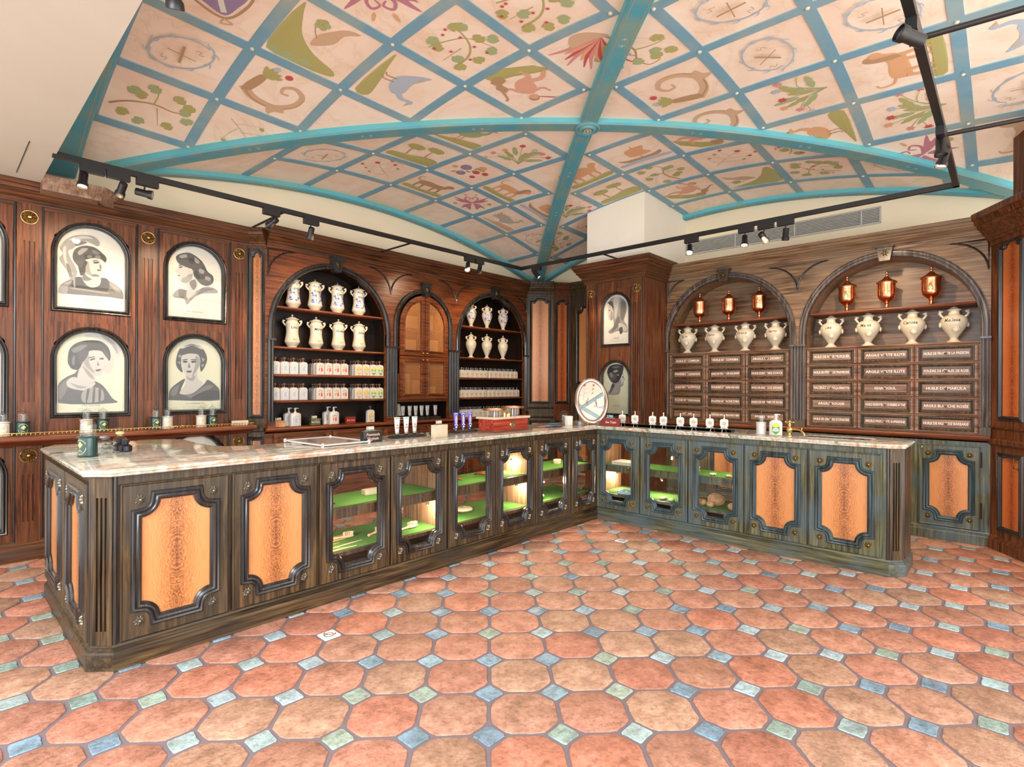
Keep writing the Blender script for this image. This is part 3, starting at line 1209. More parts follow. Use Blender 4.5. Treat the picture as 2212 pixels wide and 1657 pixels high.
        for x, k in ((-.26, -.04), (-.14, .05), (.16, -.04), (.27, .06)):
            o.append((bc, stroke([(x, -.06), (x + k * .6, -.22), (x + k * .2, -.36)], .075, .035)))
        o.append((bc, stroke([(.28, .06), (.4, .1), (.42, .24), (.34, .28)], .03, .02)))
    elif kind == 'tree':
        o.append((P_GRN, curvy([(-.48, -.48), (-.48, -.2), (-.2, -.16), (.1, -.26), (.48, -.3), (.48, -.48)], 3)))
        for x, h in ((-.18, .2), (.2, .12)):
            o.append((P_BRN, stroke([(x, -.24), (x + .03, 0), (x + .02, h)], .035, .015)))
            for k in range(6):
                o.append((P_GRN if k % 2 else P_LG, curvy([(x + .15 * math.cos(a + k) * (.6 + .4 * (k % 2)) * .8 + (k - 2.5) * .03, h + .09 * math.sin(a + k) + .02 * (k % 3)) for a in (0, 1.05, 2.1, 3.1, 4.2, 5.2)], 3)))
    elif kind == 'hill':
        o.append((P_GRN, curvy([(-.48, -.48), (-.48, .3), (-.36, .36), (-.22, .0), (.0, -.26), (.3, -.4), (.45, -.48)], 4)))
        o.append((P_LG, curvy([(-.48, -.48), (-.44, .1), (-.3, -.15), (-.05, -.38), (.1, -.48)], 4)))
        o.append((P_LBR, curvy([(-.1, -.1), (.1, .1), (.3, .12), (.45, .26), (.42, .1), (.28, -.02), (.1, -.12)], 3)))
        o.append((P_BRN, stroke([(.05, -.1), (.2, -.2), (.3, -.16)], .012)))
        for k in range(5):
            o.append((P_LG if k % 2 else P_GRN, circle(.3 + .05 * math.cos(k * 1.3), -.16 + .05 * math.sin(k * 1.3), .045, 9)))
    elif kind == 'ship':
        o.append((P_BLU, curvy([(-.45, -.3), (0, -.26), (.45, -.3), (.45, -.4), (0, -.38), (-.45, -.4)], 3)))
        o.append((P_BRN, curvy([(-.38, -.1), (-.3, -.26), (.25, -.28), (.42, -.08), (.25, -.17), (-.2, -.18)], 3)))
        o.append((P_ORG, curvy([(-.22, .26), (.12, .22), (.16, .02), (.1, -.1), (-.24, -.08), (-.16, .08)], 3)))
        o.append((P_BRN, stroke([(-.02, -.18), (-.03, .34)], .016)))
    elif kind == 'figure':
        o.append((P_GRN, curvy([(-.46, -.44), (-.4, -.2), (-.1, -.26), (.3, -.3), (.46, -.44)], 3)))
        o.append((P_SKN, curvy([(-.1, .15), (.08, .2), (.16, .08), (.12, -.1), (.02, -.18), (-.1, -.12), (-.14, .02)], 4)))
        o.append((P_SKN, circle(.08, .29, .075, 14)))
        o.append((P_BRN, curvy([(.0, .3), (.04, .38), (.13, .38), (.16, .3), (.1, .35)], 3)))
        o.append((P_SKN, stroke([(.1, .14), (.24, .08), (.34, .18)], .06, .035)))
        o.append((P_SKN, stroke([(-.1, .12), (-.22, .02), (-.3, .1)], .06, .035)))
        o.append((P_SKN, stroke([(-.04, -.12), (.1, -.22), (.0, -.36)], .1, .045)))
        o.append((P_SKN, stroke([(.08, -.12), (.26, -.16), (.32, -.32)], .1, .045)))
        o.append((P_BRN, curvy([(-.4, -.02), (-.3, .08), (-.24, .0), (-.3, -.1), (-.22, -.2), (-.34, -.28), (-.44, -.18), (-.38, -.1)], 4)))
        o.append((P_BRN, stroke([(-.33, .05), (-.3, .26), (-.34, .3)], .03)))
        o.append((P_RED, stroke([(.14, .28), (.4, .36)], .012, .03)))
    elif kind == 'shield':
        o.append((P_VIO, curvy([(-.3, .36), (.3, .36), (.3, .0), (.16, -.2), (0, -.34), (-.16, -.2), (-.3, .0)], 5)))
        o.append((TXT, [(-.03, .38), (.03, .38), (.03, -.3), (-.03, -.3)]))
        o.append((TXT, [(-.3, .1), (.3, .1), (.3, .04), (-.3, .04)]))
        o.append((P_BRN, stroke([(-.3, .4), (-.34, .0), (-.18, -.26), (0, -.38), (.18, -.26), (.34, .0), (.3, .4)], .03)))
        o.append((P_LBR, stroke([(.0, -.38), (.06, -.46), (-.06, -.46), (0, -.4)], .02)))
    elif kind == 'fruit':
        for x, y, rr, c in ((-.25, .1, .09, P_ORG), (-.1, -.08, .08, P_RED), (.08, .15, .12, P_VIO), (.22, -.1, .1, P_VIO), (-.28, -.15, .07, P_RED), (.3, .2, .06, P_ORG), (0, -.28, .06, P_RED)):
            o.append((c, circle(x, y, rr, 14)))
        for k in range(7):
            o.append((P_GRN, curvy(leaf(-.3 + k * .1, .02 * (k % 3), k, .12, .5), 2)))
    return o


FORCE = {('W', 1.24, 5.12): ('vine', -60), ('W', 1.24, 4.41): ('wreath', -45), ('W', 1.24, 3.69): ('shield', 150), ('W', 1.94, 4.41): ('scroll', -60),
         ('W', 1.94, 3.69): ('hill', 0), ('W', 1.94, 2.97): ('acanthus', -45), ('W', 2.65, 3.69): ('bird', 0), ('W', 2.65, 2.97): ('berry', -45),
         ('W', 3.36, 2.97): ('figure', -60), ('W', 3.36, 2.27): ('plume', -45), ('W', 2.65, 2.27): ('ivy', -45),
         ('S', 4.2, 1.33): ('wreath', 0), ('S', 4.91, 2.04): ('scroll', 120), ('S', 4.91, 1.33): ('bouquet', 0), ('S', 4.91, .62): ('lion', 0), ('S', 4.2, 2.04): ('scroll', 120),
         ('S', 5.6, 1.33): ('rooster', 0), ('S', 5.6, .62): ('bouquet', 0), ('S', 6.25, .62): ('acanthus', 45),
         ('S', 5.6, -.1): ('wreath', 45), ('S', 6.25, -.1): ('dog', 0), ('S', 6.25, 1.33): ('vine', 45)}
cyc = {'N': ['wreath', 'heron', 'tree', 'sprig', 'bouquet', 'fruit', 'bull', 'lion', 'acanthus', 'ship', 'turkey', 'wreath', 'berry', 'sprig', 'ivy', 'bouquet'],
       'E': ['figure', 'ship', 'camel', 'ivy', 'sprig', 'vine', 'tree', 'bouquet', 'wreath', 'berry', 'hill'], 'S': ['vine', 'bird', 'sprig', 'wreath'], 'W': ['sprig', 'vine', 'bird', 'wreath']}
cnt = {k: 0 for k in cyc}
mr = random.Random(11)
nm = 0
for cell, cx, cy, sx, sy in SQ:
    key = None
    for (c, x, y), v in FORCE.items():
        if c == cell and abs(x - cx) < .2 and abs(y - cy) < .2:
            key = v
    if key:
        kind, rot = key
    else:
        kind = cyc[cell][cnt[cell] % len(cyc[cell])]
        cnt[cell] += 1
        rot = {'N': 135, 'E': 135, 'S': -45, 'W': -45}[cell]
    ca, sa = math.cos(R(rot)), math.sin(R(rot))
    m = MB()
    k2 = .97
    if kind in ('vine', 'berry', 'ivy', 'bouquet', 'sprig', 'fruit', 'plume', 'acanthus', 'shield', 'scroll', 'wreath', 'figure'):
        rr_ = rot
        ca, sa = math.cos(R(rot)), math.sin(R(rot))
        k2 = 1.0
    else:
        rot = {'W': -90, 'N': 180, 'E': 90, 'S': 0}[cell]
        ca, sa = math.cos(R(rot)), math.sin(R(rot))
    for z, (mat, poly) in enumerate(motif(kind, mr)):
        m.use(mat)

        def fn(u, v, h, z=z):
            px = (u * ca - v * sa) * k2
            py = (u * sa + v * ca) * k2
            px, py = max(-.5, min(.5, px)), max(-.5, min(.5, py))
            x, y = cx + px * sx, cy + py * sy
            if not (X0V + .1 < x < XE - .1 and y < YN - .1):
                x, y = min(max(x, X0V + .1), XE - .1), min(y, YN - .1)
            return (x, y, surf(x, y)[1] - .0015 - .0004 * z)
        m.sheet(poly, 0, fn=fn)
    m.build('painted_' + {'lion': 'lion', 'bull': 'bull'}.get(kind, kind), P_GRN, VAULT, smooth=0)
    nm += 1

# ------------------------------------------------------------- walls and flat ceiling part
m = MB()
m.box(-1.6, 7.3, YN + .02, YN + .2, 0, 4.2)
struct(m.build('wall_back', CREAM, smooth=0))
m = MB()
m.box(XE + .02, XE + .2, -1.6, 6.3, 0, 4.2)
struct(m.build('wall_right', CREAM, smooth=0))
m = MB()
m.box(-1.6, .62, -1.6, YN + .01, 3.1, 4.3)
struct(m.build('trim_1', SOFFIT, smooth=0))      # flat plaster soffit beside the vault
m = MB()                                         # plaster chimney breast above the portrait pier
m.box(6.06, XE + .02, 3.36, 4.22, 3.0, 4.05)
struct(m.build('trim_2', WHITE, smooth=0))
m = MB()                                         # carved corbel under the vault corner
m.use(W_PALE)
m.sweep([(.62, 5.78), (.98, 5.78), (1.12, 5.95)], [(0, 3.02), (.05, 3.02), (.06, 3.06), (.09, 3.09), (.1, 3.13), (0, 3.14)], False)
m.box(.62, 1.0, 5.78, 5.98, 3.02, 3.14)
struct(m.build('trim_3', W_PALE))
# hairline joint in the soffit
m = MB()
m.box(.46, .465, 4.9, 5.7, 3.097, 3.1)
struct(m.build('trim_4', DARKV, smooth=0))

# long air vent in the right wall
v = thing('air_vent', 'long grey louvred air vent in the cream wall above the drawer cabinets', 'vent', (XE + .02, 0, 0))
m = MB()
for z0, z1 in ((3.295, 3.305), (3.475, 3.485)):
    m.box(-.03, 0, 1.07, 3.39, z0, z1)
for y in (1.07, 1.25, 1.95, 2.67, 3.38):
    m.box(-.03, 0, y, y + .01, 3.3, 3.48)
m.build('vent_frame', GRILLE, v, 0)
m = MB()
for k in range(10):
    z = 3.309 + k * .0172
    m.box(-.026, -.004, 1.07, 3.39, z, z + .0075)
m.build('louvre_slats', GRILLE, v, 0)
m = MB()
m.box(-.003, 0, 1.07, 3.39, 3.3, 3.48)
m.build('vent_recess', DARKV, v, 0)

# ------------------------------------------------------------- joinery
def make_door(parent, x0, x1, z0, z1, kind, fw, mw, panel=FLAME, rmat=PEWTER, label=None, y=0.0, margin=.097, top=.10, knob=None):
    cx, w = (x0 + x1) / 2, x1 - x0
    hw = w / 2 - margin
    cz = (z0 + z1) / 2
    hh = (z1 - z0) / 2 - top
    hole = scoop(cx, cz, hw, hh, .085)
    m = MB()
    m.use(fw).plate(rect(x0, x1, z0, z1), [hole], y - .022, y)
    m.sweep(rect(x0, x1, z0, z1), [(0, 0), (.0, .022), (-.006, .027), (-.012, .022)], True, lambda a, b, h: (a, y - h, b))
    m.use(mw)
    moulding(m, hole, y - .022, 1.05, 1.25)
    # the stepped inner lip
    m.sweep(hole, [(0, .024), (-.008, .016), (-.008, -.002)], True, lambda a, b, h: (a, y - h, b))
    d = m.build('door', fw, parent)
    if label:
        d['label'] = label
    p = MB()
    if kind == 'glass':
        p.use(GLASS).plate(rect(cx - hw - .03, cx + hw + .03, cz - hh - .03, cz + hh + .03), [], y - .006, y - .003)
        p.build('glass_pane', GLASS, d, 0)
    else:
        p.use(panel).plate(rect(cx - hw - .03, cx + hw + .03, cz - hh - .03, cz + hh + .03), [], y - .008, y - .002, uvbox=(cx, cz, .165))
        p.build('veneer_panel', panel, d, 0)
    for sx in (-1, 1):
        for sz in (-1, 1):
            r = MB()
            rosette(r, cx + sx * (hw + .014), cz + sz * (hh + .014), y - .024, .026, 10, rmat)
            r.build('rosette', rmat, d)
    if knob:
        k = MB()
        k.lathe([(.012, 0), (.006, .008), (.01, .018), (.0001, .024)], n=12, cap=False, mp=lambda a, b, c: (knob[0] + a, y - .022 - c, knob[1] + b))
        k.build('knob', GOLD, d)
    return d


def fluted(parent, cx, w, z0, z1, fz0, fz1, n, mat, y=0.0, ros=None, name='fluted_pilaster', depth=.02, rr=.055):
    m = MB()
    holes = []
    fw = .012
    sp = w * .2
    for k in range(n):
        x = cx + (k - (n - 1) / 2) * sp
        holes.append([(x - fw / 2, fz0), (x + fw / 2, fz0)] + [(x + fw / 2 * math.cos(PI * q / 6), fz1 + fw / 2 * math.sin(PI * q / 6)) for q in range(7)])
    m.use(mat).plate(rect(cx - w / 2, cx + w / 2, z0, z1), holes, y - depth, y - depth + .012)
    m.box(cx - w / 2, cx + w / 2, y - depth + .012, y, z0, z1)
    for s in (-1, 1):
        m.use(W_DARK)
        m.tube([(cx + s * (w / 2 + .008), y - .008, z0), (cx + s * (w / 2 + .008), y - .008, z1)], .009, 8)
    o = m.build(name, mat, parent)
    if ros:
        r = MB()
        rosette(r, cx, ros, y - depth, rr, 8, GOLD)
        r.use(GOLD)
        r.tube([(cx + rr * .98 * math.cos(2 * PI * k / 20), y - depth - .004, ros + rr * .98 * math.sin(2 * PI * k / 20)) for k in range(20)], .005, 6, True)
        r.build('rosette', GOLD, o)
    return o


CORNICE = [(0, -.2), (.012, -.2), (.012, -.172), (.02, -.17), (.024, -.158), (.034, -.152), (.034, -.135), (.046, -.128), (.06, -.105), (.078, -.09),
           (.078, -.075), (.09, -.07), (.1, -.045), (.112, -.04), (.112, -.008), (.106, 0), (-.14, 0)]
PLINTH = [(.03, 0), (.03, .085), (.024, .095), (.017, .098), (.017, .108), (.008, .114), (.005, .126), (0, .13)]


def cornice(parent, path, ztop, mat, k=1.0, inner=None):
    m = MB()
    m.sweep(path, [(o * k if o > 0 else (o if inner is None or o == 0 else inner), ztop + z * k) for o, z in CORNICE])
    return m.build('cornice', mat, parent, 30)


def plinth(parent, path, mat, k=1.0):
    m = MB()
    m.sweep(path, [(o, z * k) for o, z in PLINTH] + [(-.02, .13 * k)])
    return m.build('plinth', mat, parent, 30)


# ---- long counter
T1 = thing('display_counter', 'long dark wood counter with veneer doors and lit glass display doors', 'counter', (0, 3.34, 0))
L1 = [(.86, 1.6), (.62, 1.58), (.57, 1.48), (.57, .08), (.65, 0), (5.0, 0)]
plinth(T1, L1, W_CTRX, 1.0)
D1 = [(.665, 1.181), (1.204, 1.722), (1.745, 2.286), (2.3, 2.825), (2.849, 3.379), (3.388, 3.925), (3.94, 4.483), (4.508, 4.982)]
m = MB()
m.use(W_CTR)
m.plate(rect(.65, 5.0, .1, .988), [rect(a + .025, b - .025, .16, .915) for a, b in D1[2:]], 0, .02)
m.box(.66, 1.735, .02, .58, .1, .985)
m.box(.57, 1.30, .1, 1.45, .1, .985)
m.plate([(.57, .1), (.65, 0), (.7, .1)], [], .1, .985, 'xy')
m.box(1.735, 5.55, .5, .53, .955, .985)
m.box(1.735, 5.0, .02, .6, .1, .15)
m.build('counter_carcass', W_CTR, T1, 0)
for k, (a, b) in enumerate(D1):
    make_door(T1, a, b, .137, .937, 'veneer' if k < 2 else 'glass', W_CTR, W_DARK,
              label=None)
for k, (a, b) in enumerate(((-4.825, -4.105), (-4.06, -3.43))):
    d = make_door(T1, a, b, .137, .937, 'veneer', W_CTR, W_DARK, margin=.13 if k == 0 else .12)
    d.rotation_euler = (0, 0, -PI / 2)
    d.location = (.57, -3.34 , 0)
f = fluted(T1, 0, .105, .13, .985, .2, .87, 3, W_CTR, name='fluted_corner')
f.location, f.rotation_euler = (.61, .04, 0), (0, 0, -PI / 4)


def shelf(parent, x0, x1, y0, y1, zt, th, name='display_shelf', edge=W_CTR, felt=True, edge_mat=None):
    m = MB()
    m.use(edge).box(x0, x1, y0, y1, zt - th, zt - .002)
    o = m.build(name, edge, parent, 0)
    if felt:
        f = MB()
        f.use(FELT).box(x0 + .004, x1 - .004, y0 + .03, y1 - .01, zt - .004, zt + .002)
        f.build('green_felt', FELT, o, 0)
    return o


BAYS = [(1.745, 2.825), (2.85, 3.925), (3.945, 4.96)]
for a, b in BAYS:
    shelf(T1, a, b, .05, .5, .605, .075)
    shelf(T1, a, b, .04, .58, .3, .03)
m = MB()
for x in (2.827, 3.925):
    m.box(x, x + .02, .02, .55, .15, .985)
m.box(1.735, 1.745, .02, .55, .15, .985)
m.use(W_PALE)
m.build('case_divider', W_PALE, T1, 0)

# ---- short counter (right leg)
T2 = thing('display_counter', 'short daylight-tinted green-grey counter with three glass doors and two veneer doors', 'counter', (5.0, 3.34, 0), -PI / 2)
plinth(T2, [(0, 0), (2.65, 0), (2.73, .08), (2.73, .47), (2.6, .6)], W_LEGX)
D2 = [(.022, .528), (.55, 1.05), (1.066, 1.577), (1.594, 2.094), (2.112, 2.617)]
m = MB()
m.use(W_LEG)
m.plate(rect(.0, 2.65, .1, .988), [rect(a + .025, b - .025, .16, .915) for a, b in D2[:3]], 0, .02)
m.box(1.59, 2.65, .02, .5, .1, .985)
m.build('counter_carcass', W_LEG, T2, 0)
m = MB()
m.use(W_CTR)
m.plate([(2.65, 0), (2.73, .08), (2.73, .47), (2.65, .5)], [], .1, .985, 'xy')
m.box(0.02, 1.59, .46, .48, .1, .3)
m.box(0.02, 1.59, .02, .48, .1, .15)
m.build('end_panel', W_CTR, T2, 0)
for k, (a, b) in enumerate(D2):
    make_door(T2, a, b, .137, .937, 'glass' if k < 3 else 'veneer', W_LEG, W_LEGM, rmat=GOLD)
for (lx, ly, rz, w_) in ((2.69, .04, 45, .1), (2.73, .28, 90, .3)):
    f = fluted(T2, 0, w_, .13, .985, .2, .87, 3, W_CTR, name='fluted_corner')
    f.location, f.rotation_euler = (lx, ly, 0), (0, 0, R(rz))
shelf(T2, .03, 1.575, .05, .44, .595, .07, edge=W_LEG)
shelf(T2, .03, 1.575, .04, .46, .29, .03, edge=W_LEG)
m = MB()
for x in (1.575, .0):
    m.box(x, x + .015, .02, .48, .15, .985)
m.build('case_divider', W_PALE, T2, 0)

# ---- marble worktop, one continuous L
OUT = [(.52, 3.40), (.62, 3.295), (4.95, 3.295), (4.95, .675), (5.04, .575), (5.46, .575), (5.55, .67), (5.55, 3.96), (1.62, 3.96)]
for k in range(1, 7):       # hollow corner behind the peninsula
    a = R(90 * k / 6)
    OUT.append((1.62 - .26 * math.sin(a), 4.22 - .26 * math.cos(a)))
OUT += [(1.36, 4.80), (1.26, 4.90), (.60, 4.965), (.52, 4.78)]
m = MB()
m.use(MARBLE)
prof = [(-.02, .984), (-.006, .986), (-.002, .992), (-.006, .998), (.006, 1.003), (.008, 1.010), (.002, 1.017), (-.01, 1.02)]
b0 = len(m.v)
m.sweep(OUT, prof, True)
np_ = len(prof)
for ring in (0, np_ - 1):
    idx = [b0 + i * np_ + ring for i in range(len(OUT))]
    tr = tessellate_polygon([[Vector(m.v[i]) for i in idx]])
    for t in tr:
        m.face([idx[q] for q in t])
wt = m.build('marble_worktop', MARBLE, smooth=30)
tag(wt, 'veined green and cream marble worktop running over both counters', 'worktop')


# ---- portrait panelling on the back wall
T3 = thing('portrait_panelling', 'carved walnut wall panelling with arched portrait recesses and gallery shelf', 'wall panelling', (0, 5.95, 0))
XC = [.158, .983, 1.806]
UP = [(c, .243, z0, zs) for c in XC for z0, zs in ((1.2, 1.667), (2.11, 2.583))]
LOW = [(c, .243, .27, .70) for c in XC]
m = MB()
m.use(W_WALL).plate(rect(-.62, 2.31, .1, 2.96), [arch(c, r, a, b) for c, r, a, b in UP + LOW], 0, .03)
m.box(-.62, 2.31, .031, .05, .1, 2.96)
for c, r, a, b in UP + LOW:
    t = b + r + .075
    for s in (-1, 1):     # raised spandrels
        q = [(c + s * .262, b + .02)] + [(c + s * (r + .048) * math.cos(R(an)), b + (r + .048) * math.sin(R(an))) for an in range(24, 89, 8)] + [(c + s * .012, t), (c + s * .262, t)]
        m.plate(q, [], -.008, 0)
m.build('panel_board', W_WALL, T3, 0)
for c, r, a, b in UP + LOW:
    m = MB()
    m.use(W_DARK)
    moulding(m, arch(c, r, a, b), 0, 1.0, 1.6)
    m.sweep(arch(c, r, a, b), [(0, .01), (-.004, 0), (-.004, -.03)], True, WALLMAP)
    m.build('arch_moulding', W_DARK, T3)
for cx in (-.265, .562, 1.394, 2.205):
    fluted(T3, cx, .155, 1.05, 2.94, 1.3, 2.62, 3, W_WALL, ros=2.82)
    fluted(T3, cx, .155, .13, .97, .32, .70, 3, W_WALL, ros=.86)
cornice(T3, [(-.62, 0), (2.31, 0), (2.44, -.13)], 3.1, W_WALLX)
plinth(T3, [(-.62, -.012), (2.31, -.012)], W_WALLX, 1.25)
m = MB()
m.sweep([(-.62, 0), (2.32, 0)], [(0, .93), (.03, .94), (.05, .965), (.14, .985), (.2, .99), (.205, 1.0), (.2, 1.01), (.2, 1.022), (.195, 1.03), (0, 1.03)])
m.build('gallery_shelf', W_SHELF, T3, 30)
m = MB()
m.use(BRASS)
for k in range(104):
    x = -.6 + k * .028
    m.tube([(x + .017 * math.cos(2 * PI * q / 8), -.175 + .002 * (k % 2), 1.045 + .01 * math.sin(2 * PI * q / 8)) for q in range(8)], .0022, 4, True)
m.box(-.6, 2.3, -.177, -.172, 1.055, 1.059)
m.build('brass_gallery_rail', BRASS, T3)


# ---- arched cabinet on the back wall
def spandrel(m, xl, xb, xr, zb, top, y=0):
    """thin bead: flat top, two hollow flanks that meet in a point below"""
    pts = []
    if xl is not None:
        pts += [(xl + (xb - xl) * math.sin(R(a)), zb + (top - zb) * math.cos(R(a))) for a in range(0, 91, 6)]
    else:
        pts += [(xb, top), (xb, zb)]
    if xr is not None:
        pts += [(xr + (xb - xr) * math.sin(R(a)), zb + (top - zb) * math.cos(R(a))) for a in range(84, -1, -6)]
    else:
        pts += [(xb, top)]
    pts = [p for i, p in enumerate(pts) if i == 0 or p != pts[i - 1]]
    m.sweep(pts, [(-.009, 0), (-.007, .012), (.0, .016), (.007, .012), (.009, 0)], True, lambda a, b, h: (a, y - h, b))


def keystone(parent, cx, z0, z1, y, mat):
    m = MB()
    m.use(mat).plate([(cx - .045, z0), (cx + .045, z0), (cx + .068, z1), (cx - .068, z1)], [[(cx - .03, z0 + .03), (cx + .03, z0 + .03), (cx + .045, z1 - .025), (cx - .045, z1 - .025)]], y - .075, y)
    m.plate([(cx - .045, z0 + .01), (cx + .045, z0 + .01), (cx + .062, z1 - .01), (cx - .062, z1 - .01)], [], y - .06, y)
    m.box(cx - .08, cx + .08, y - .09, y, z1, z1 + .018)
    o = m.build('keystone', mat, parent, 0)
    r = MB()
    rosette(r, cx, (z0 + z1) / 2 + .01, y - .062, .032, 6, GOLD)
    r.build('rosette', GOLD, o)


def reeds(m, x0, x1, z0, z1, n, y, r=None):
    w_ = (x1 - x0) / n
    for k in range(n):
        x = x0 + w_ * (k + .5)
        m.tube([(x, y - .012, z0), (x, y - .012, z1)], w_ * .48, 8)
    m.box(x0, x1, y - .01, y, z0, z1)


def archivolt(m, cx, r, z0, zs, y, w=.06):
    path = [(cx + r, z0)] + [(cx + r * math.cos(PI * k / 40), zs + r * math.sin(PI * k / 40)) for k in range(41)] + [(cx - r, z0)]
    prof = [(0, -.02), (0, .02), (.008, .032), (.02, .035), (.026, .024), (.03, .024), (.036, .034), (.05, .034), (w, .022), (w, 0)]
    m.sweep(path, prof, False, lambda a, b, h: (a, y - h, b))


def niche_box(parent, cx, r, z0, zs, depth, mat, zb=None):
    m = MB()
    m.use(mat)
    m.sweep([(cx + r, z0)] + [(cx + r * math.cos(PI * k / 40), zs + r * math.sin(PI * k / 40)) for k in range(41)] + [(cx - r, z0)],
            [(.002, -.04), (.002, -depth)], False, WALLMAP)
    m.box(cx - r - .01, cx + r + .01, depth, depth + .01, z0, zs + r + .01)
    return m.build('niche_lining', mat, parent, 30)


def open_shelf(parent, cx, r, zt, zs, y0, y1, mat, th=.024):
    h = r if zt < zs else math.sqrt(max(r * r - (zt - zs + .0) ** 2, .01))
    m = MB()
    m.sweep([(cx - h + .002, y0), (cx + h - .002, y0)], [(0, zt - th), (.006, zt - th + .004), (.009, zt - th / 2), (.006, zt - .003), (0, zt)], False)
    m.box(cx - h + .002, cx + h - .002, y0, y1, zt - th, zt)
    return m.build('shelf', mat, parent, 30)


T4 = thing('arched_display_cabinet', 'red-brown built-in cabinet with two arched bottle niches and a mesh-doored cupboard between', 'cabinet', (0, 5.82, 0))
NA = [(3.23, .71, 2.09), (4.545, .43, 2.25), (5.88, .705, 2.10)]
m = MB()
m.use(W_NICHE).plate(rect(2.43, 6.66, .93, 3.0), [arch(c, r, .985, s, 40) for c, r, s in NA], 0, .04)
for a, b in ((2.43, 2.44), (6.64, 6.66)):
    m.box(a, b, .04, .29, .1, 2.98)
m.box(2.44, 6.65, .27, .29, 2.5, 2.98)
m.build('cabinet_front', W_NICHE, T4, 0)
for c, r, s in NA:
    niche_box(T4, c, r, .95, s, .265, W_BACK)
    m = MB()
    m.use(W_DARK)
    archivolt(m, c, r, 1.935, s, 0, .06)
    m.build('archivolt', W_DARK, T4, 30)
    keystone(T4, c, s + r - .035, s + r + .125, 0, W_DARK)
for x0, x1, n in ((2.455, 2.518, 2), (3.945, 4.11, 4), (4.98, 5.17, 4), (6.59, 6.65, 2)):
    m = MB()
    m.use(W_DARK)
    reeds(m, x0, x1, 1.05, 1.935, n, -.0)
    m.box(x0 - .012, x1 + .012, -.045, 0, 1.93, 1.95)
    m.use(W_NICHE).box(x0 - .01, x1 + .01, -.042, 0, .985, 1.05)
    m.build('reeded_column', W_DARK, T4)
for a_ in ((None, 2.455, 2.765, 2.625, 2.915), (3.683, 4.01, 4.35, 2.617, 2.915), (4.787, 5.112, 5.439, 2.615, 2.915), (6.293, 6.63, None, 2.65, 2.9)):
    m = MB()
    m.use(W_DARK)
    spandrel(m, *a_)
    m.build('spandrel_bead', W_DARK, T4, 30)
for c, r, s, zz in ((3.23, .71, 2.09, (2.31, 1.87, 1.567, 1.28)), (5.88, .705, 2.10, (2.33, 1.87, 1.57, 1.277))):
    for z in zz:
        open_shelf(T4, c, r, z, s, .02, .262, W_SHELF)
cornice(T4, [(2.44, 0), (6.67, 0)], 3.14, W_WALLX, 1.1)
m = MB()
m.sweep([(2.43, -.0), (6.66, -.0)], [(0, .94), (.025, .95), (.045, .958), (.05, .97), (.045, .98), (.04, .985), (-.27, .985)])
m.build('ledge', W_SHELF, T4, 30)
m = MB()
m.box(2.43, 6.66, .0, .26, .1, .94)
m.build('base_carcass', W_NICHE, T4, 0)
for k in range(6):
    x0 = 2.52 + k * .69
    m = MB()
    for z0, z1 in ((.17, .74), (.765, .915)):
        m.use(W_NICHE).plate(rect(x0, x0 + .64, z0, z1), [rect(x0 + .06, x0 + .58, z0 + .03, z1 - .03)], -.02, 0)
        moulding(m, rect(x0 + .06, x0 + .58, z0 + .03, z1 - .03), -.02, .5, .6)
    o = m.build('drawer_front', W_NICHE, T4)
    for z in (.84, .65):
        kb = MB()
        kb.lathe([(.012, 0), (.006, .008), (.011, .018), (.0001, .024)], n=12, cap=False, mp=lambda a, b, c: (x0 + .48 + a, -.02 - c, z + b))
        kb.build('knob', COPPER, o)
plinth(T4, [(2.43, 0), (6.66, 0)], W_NICHE)
# cupboard doors with brass mesh in the middle arch
C0, RC, ZS = 4.545, .405, 2.25
m = MB()
m.use(W_NICHE).box(C0 - .43, C0 + .43, .0, .26, 1.235, 1.26)
m.build('cupboard_bottom', W_NICHE, T4, 0)
for s in (-1, 1):
    for z0, z1, top in ((1.268, 1.835, False), (1.845, 2.68, True)):
        if not top:
            a, b = sorted((C0 + s * .004, C0 + s * RC))
            out = rect(a, b, z0, z1)
            ha, hb = sorted((C0 + s * .07, C0 + s * (RC - .075)))
            hole = rect(ha, hb, z0 + .075, z1 - .075)
        else:
            rr = RC
            arcp = [(C0 + s * rr * math.sin(R(90 - k)), ZS + rr * math.cos(R(90 - k))) for k in range(0, 90, 6)]
            out = [(C0 + s * .004, z0), (C0 + s * rr, z0)] + arcp + [(C0 + s * .004, ZS + rr)]
            ri = RC - .075
            arci = [(C0 + s * ri * math.sin(R(90 - k)), ZS + ri * math.cos(R(90 - k))) for k in range(0, 78, 6)]
            hole = [(C0 + s * .07, z0 + .075), (C0 + s * ri, z0 + .075)] + arci + [(C0 + s * .07, arci[-1][1])]
            if s < 0:
                out, hole = out[::-1], hole[::-1]
        m = MB()
        m.use(W_NICHE).plate(out, [hole], -.028, -.004)
        moulding(m, hole, -.028, .6, .8)
        o = m.build('cupboard_door', W_NICHE, T4)
        p = MB()
        xs_ = [q[0] for q in hole]
        zs_ = [q[1] for q in hole]
        p.use(WIRE).sheet(hole, -.012)
        p.build('brass_mesh', WIRE, o, 0)
        kb = MB()
        kz = z1 - .04 if not top else z0 + .04
        kb.lathe([(.009, 0), (.005, .008), (.01, .016), (.0001, .022)], n=12, cap=False, mp=lambda a, b, c: (C0 + s * .035 + a, -.028 - c, kz + b))
        kb.build('knob', BRASS, o)
m = MB()
m.use(W_SHELF).box(C0 - .42, C0 + .42, .05, .25, 1.84, 1.86)
m.box(C0 - .42, C0 + .42, .05, .25, 2.2, 2.22)
m.build('inner_shelf', W_SHELF, T4, 0)
BOXM = flat('kraft_carton', (.45, .22, .09), .7)
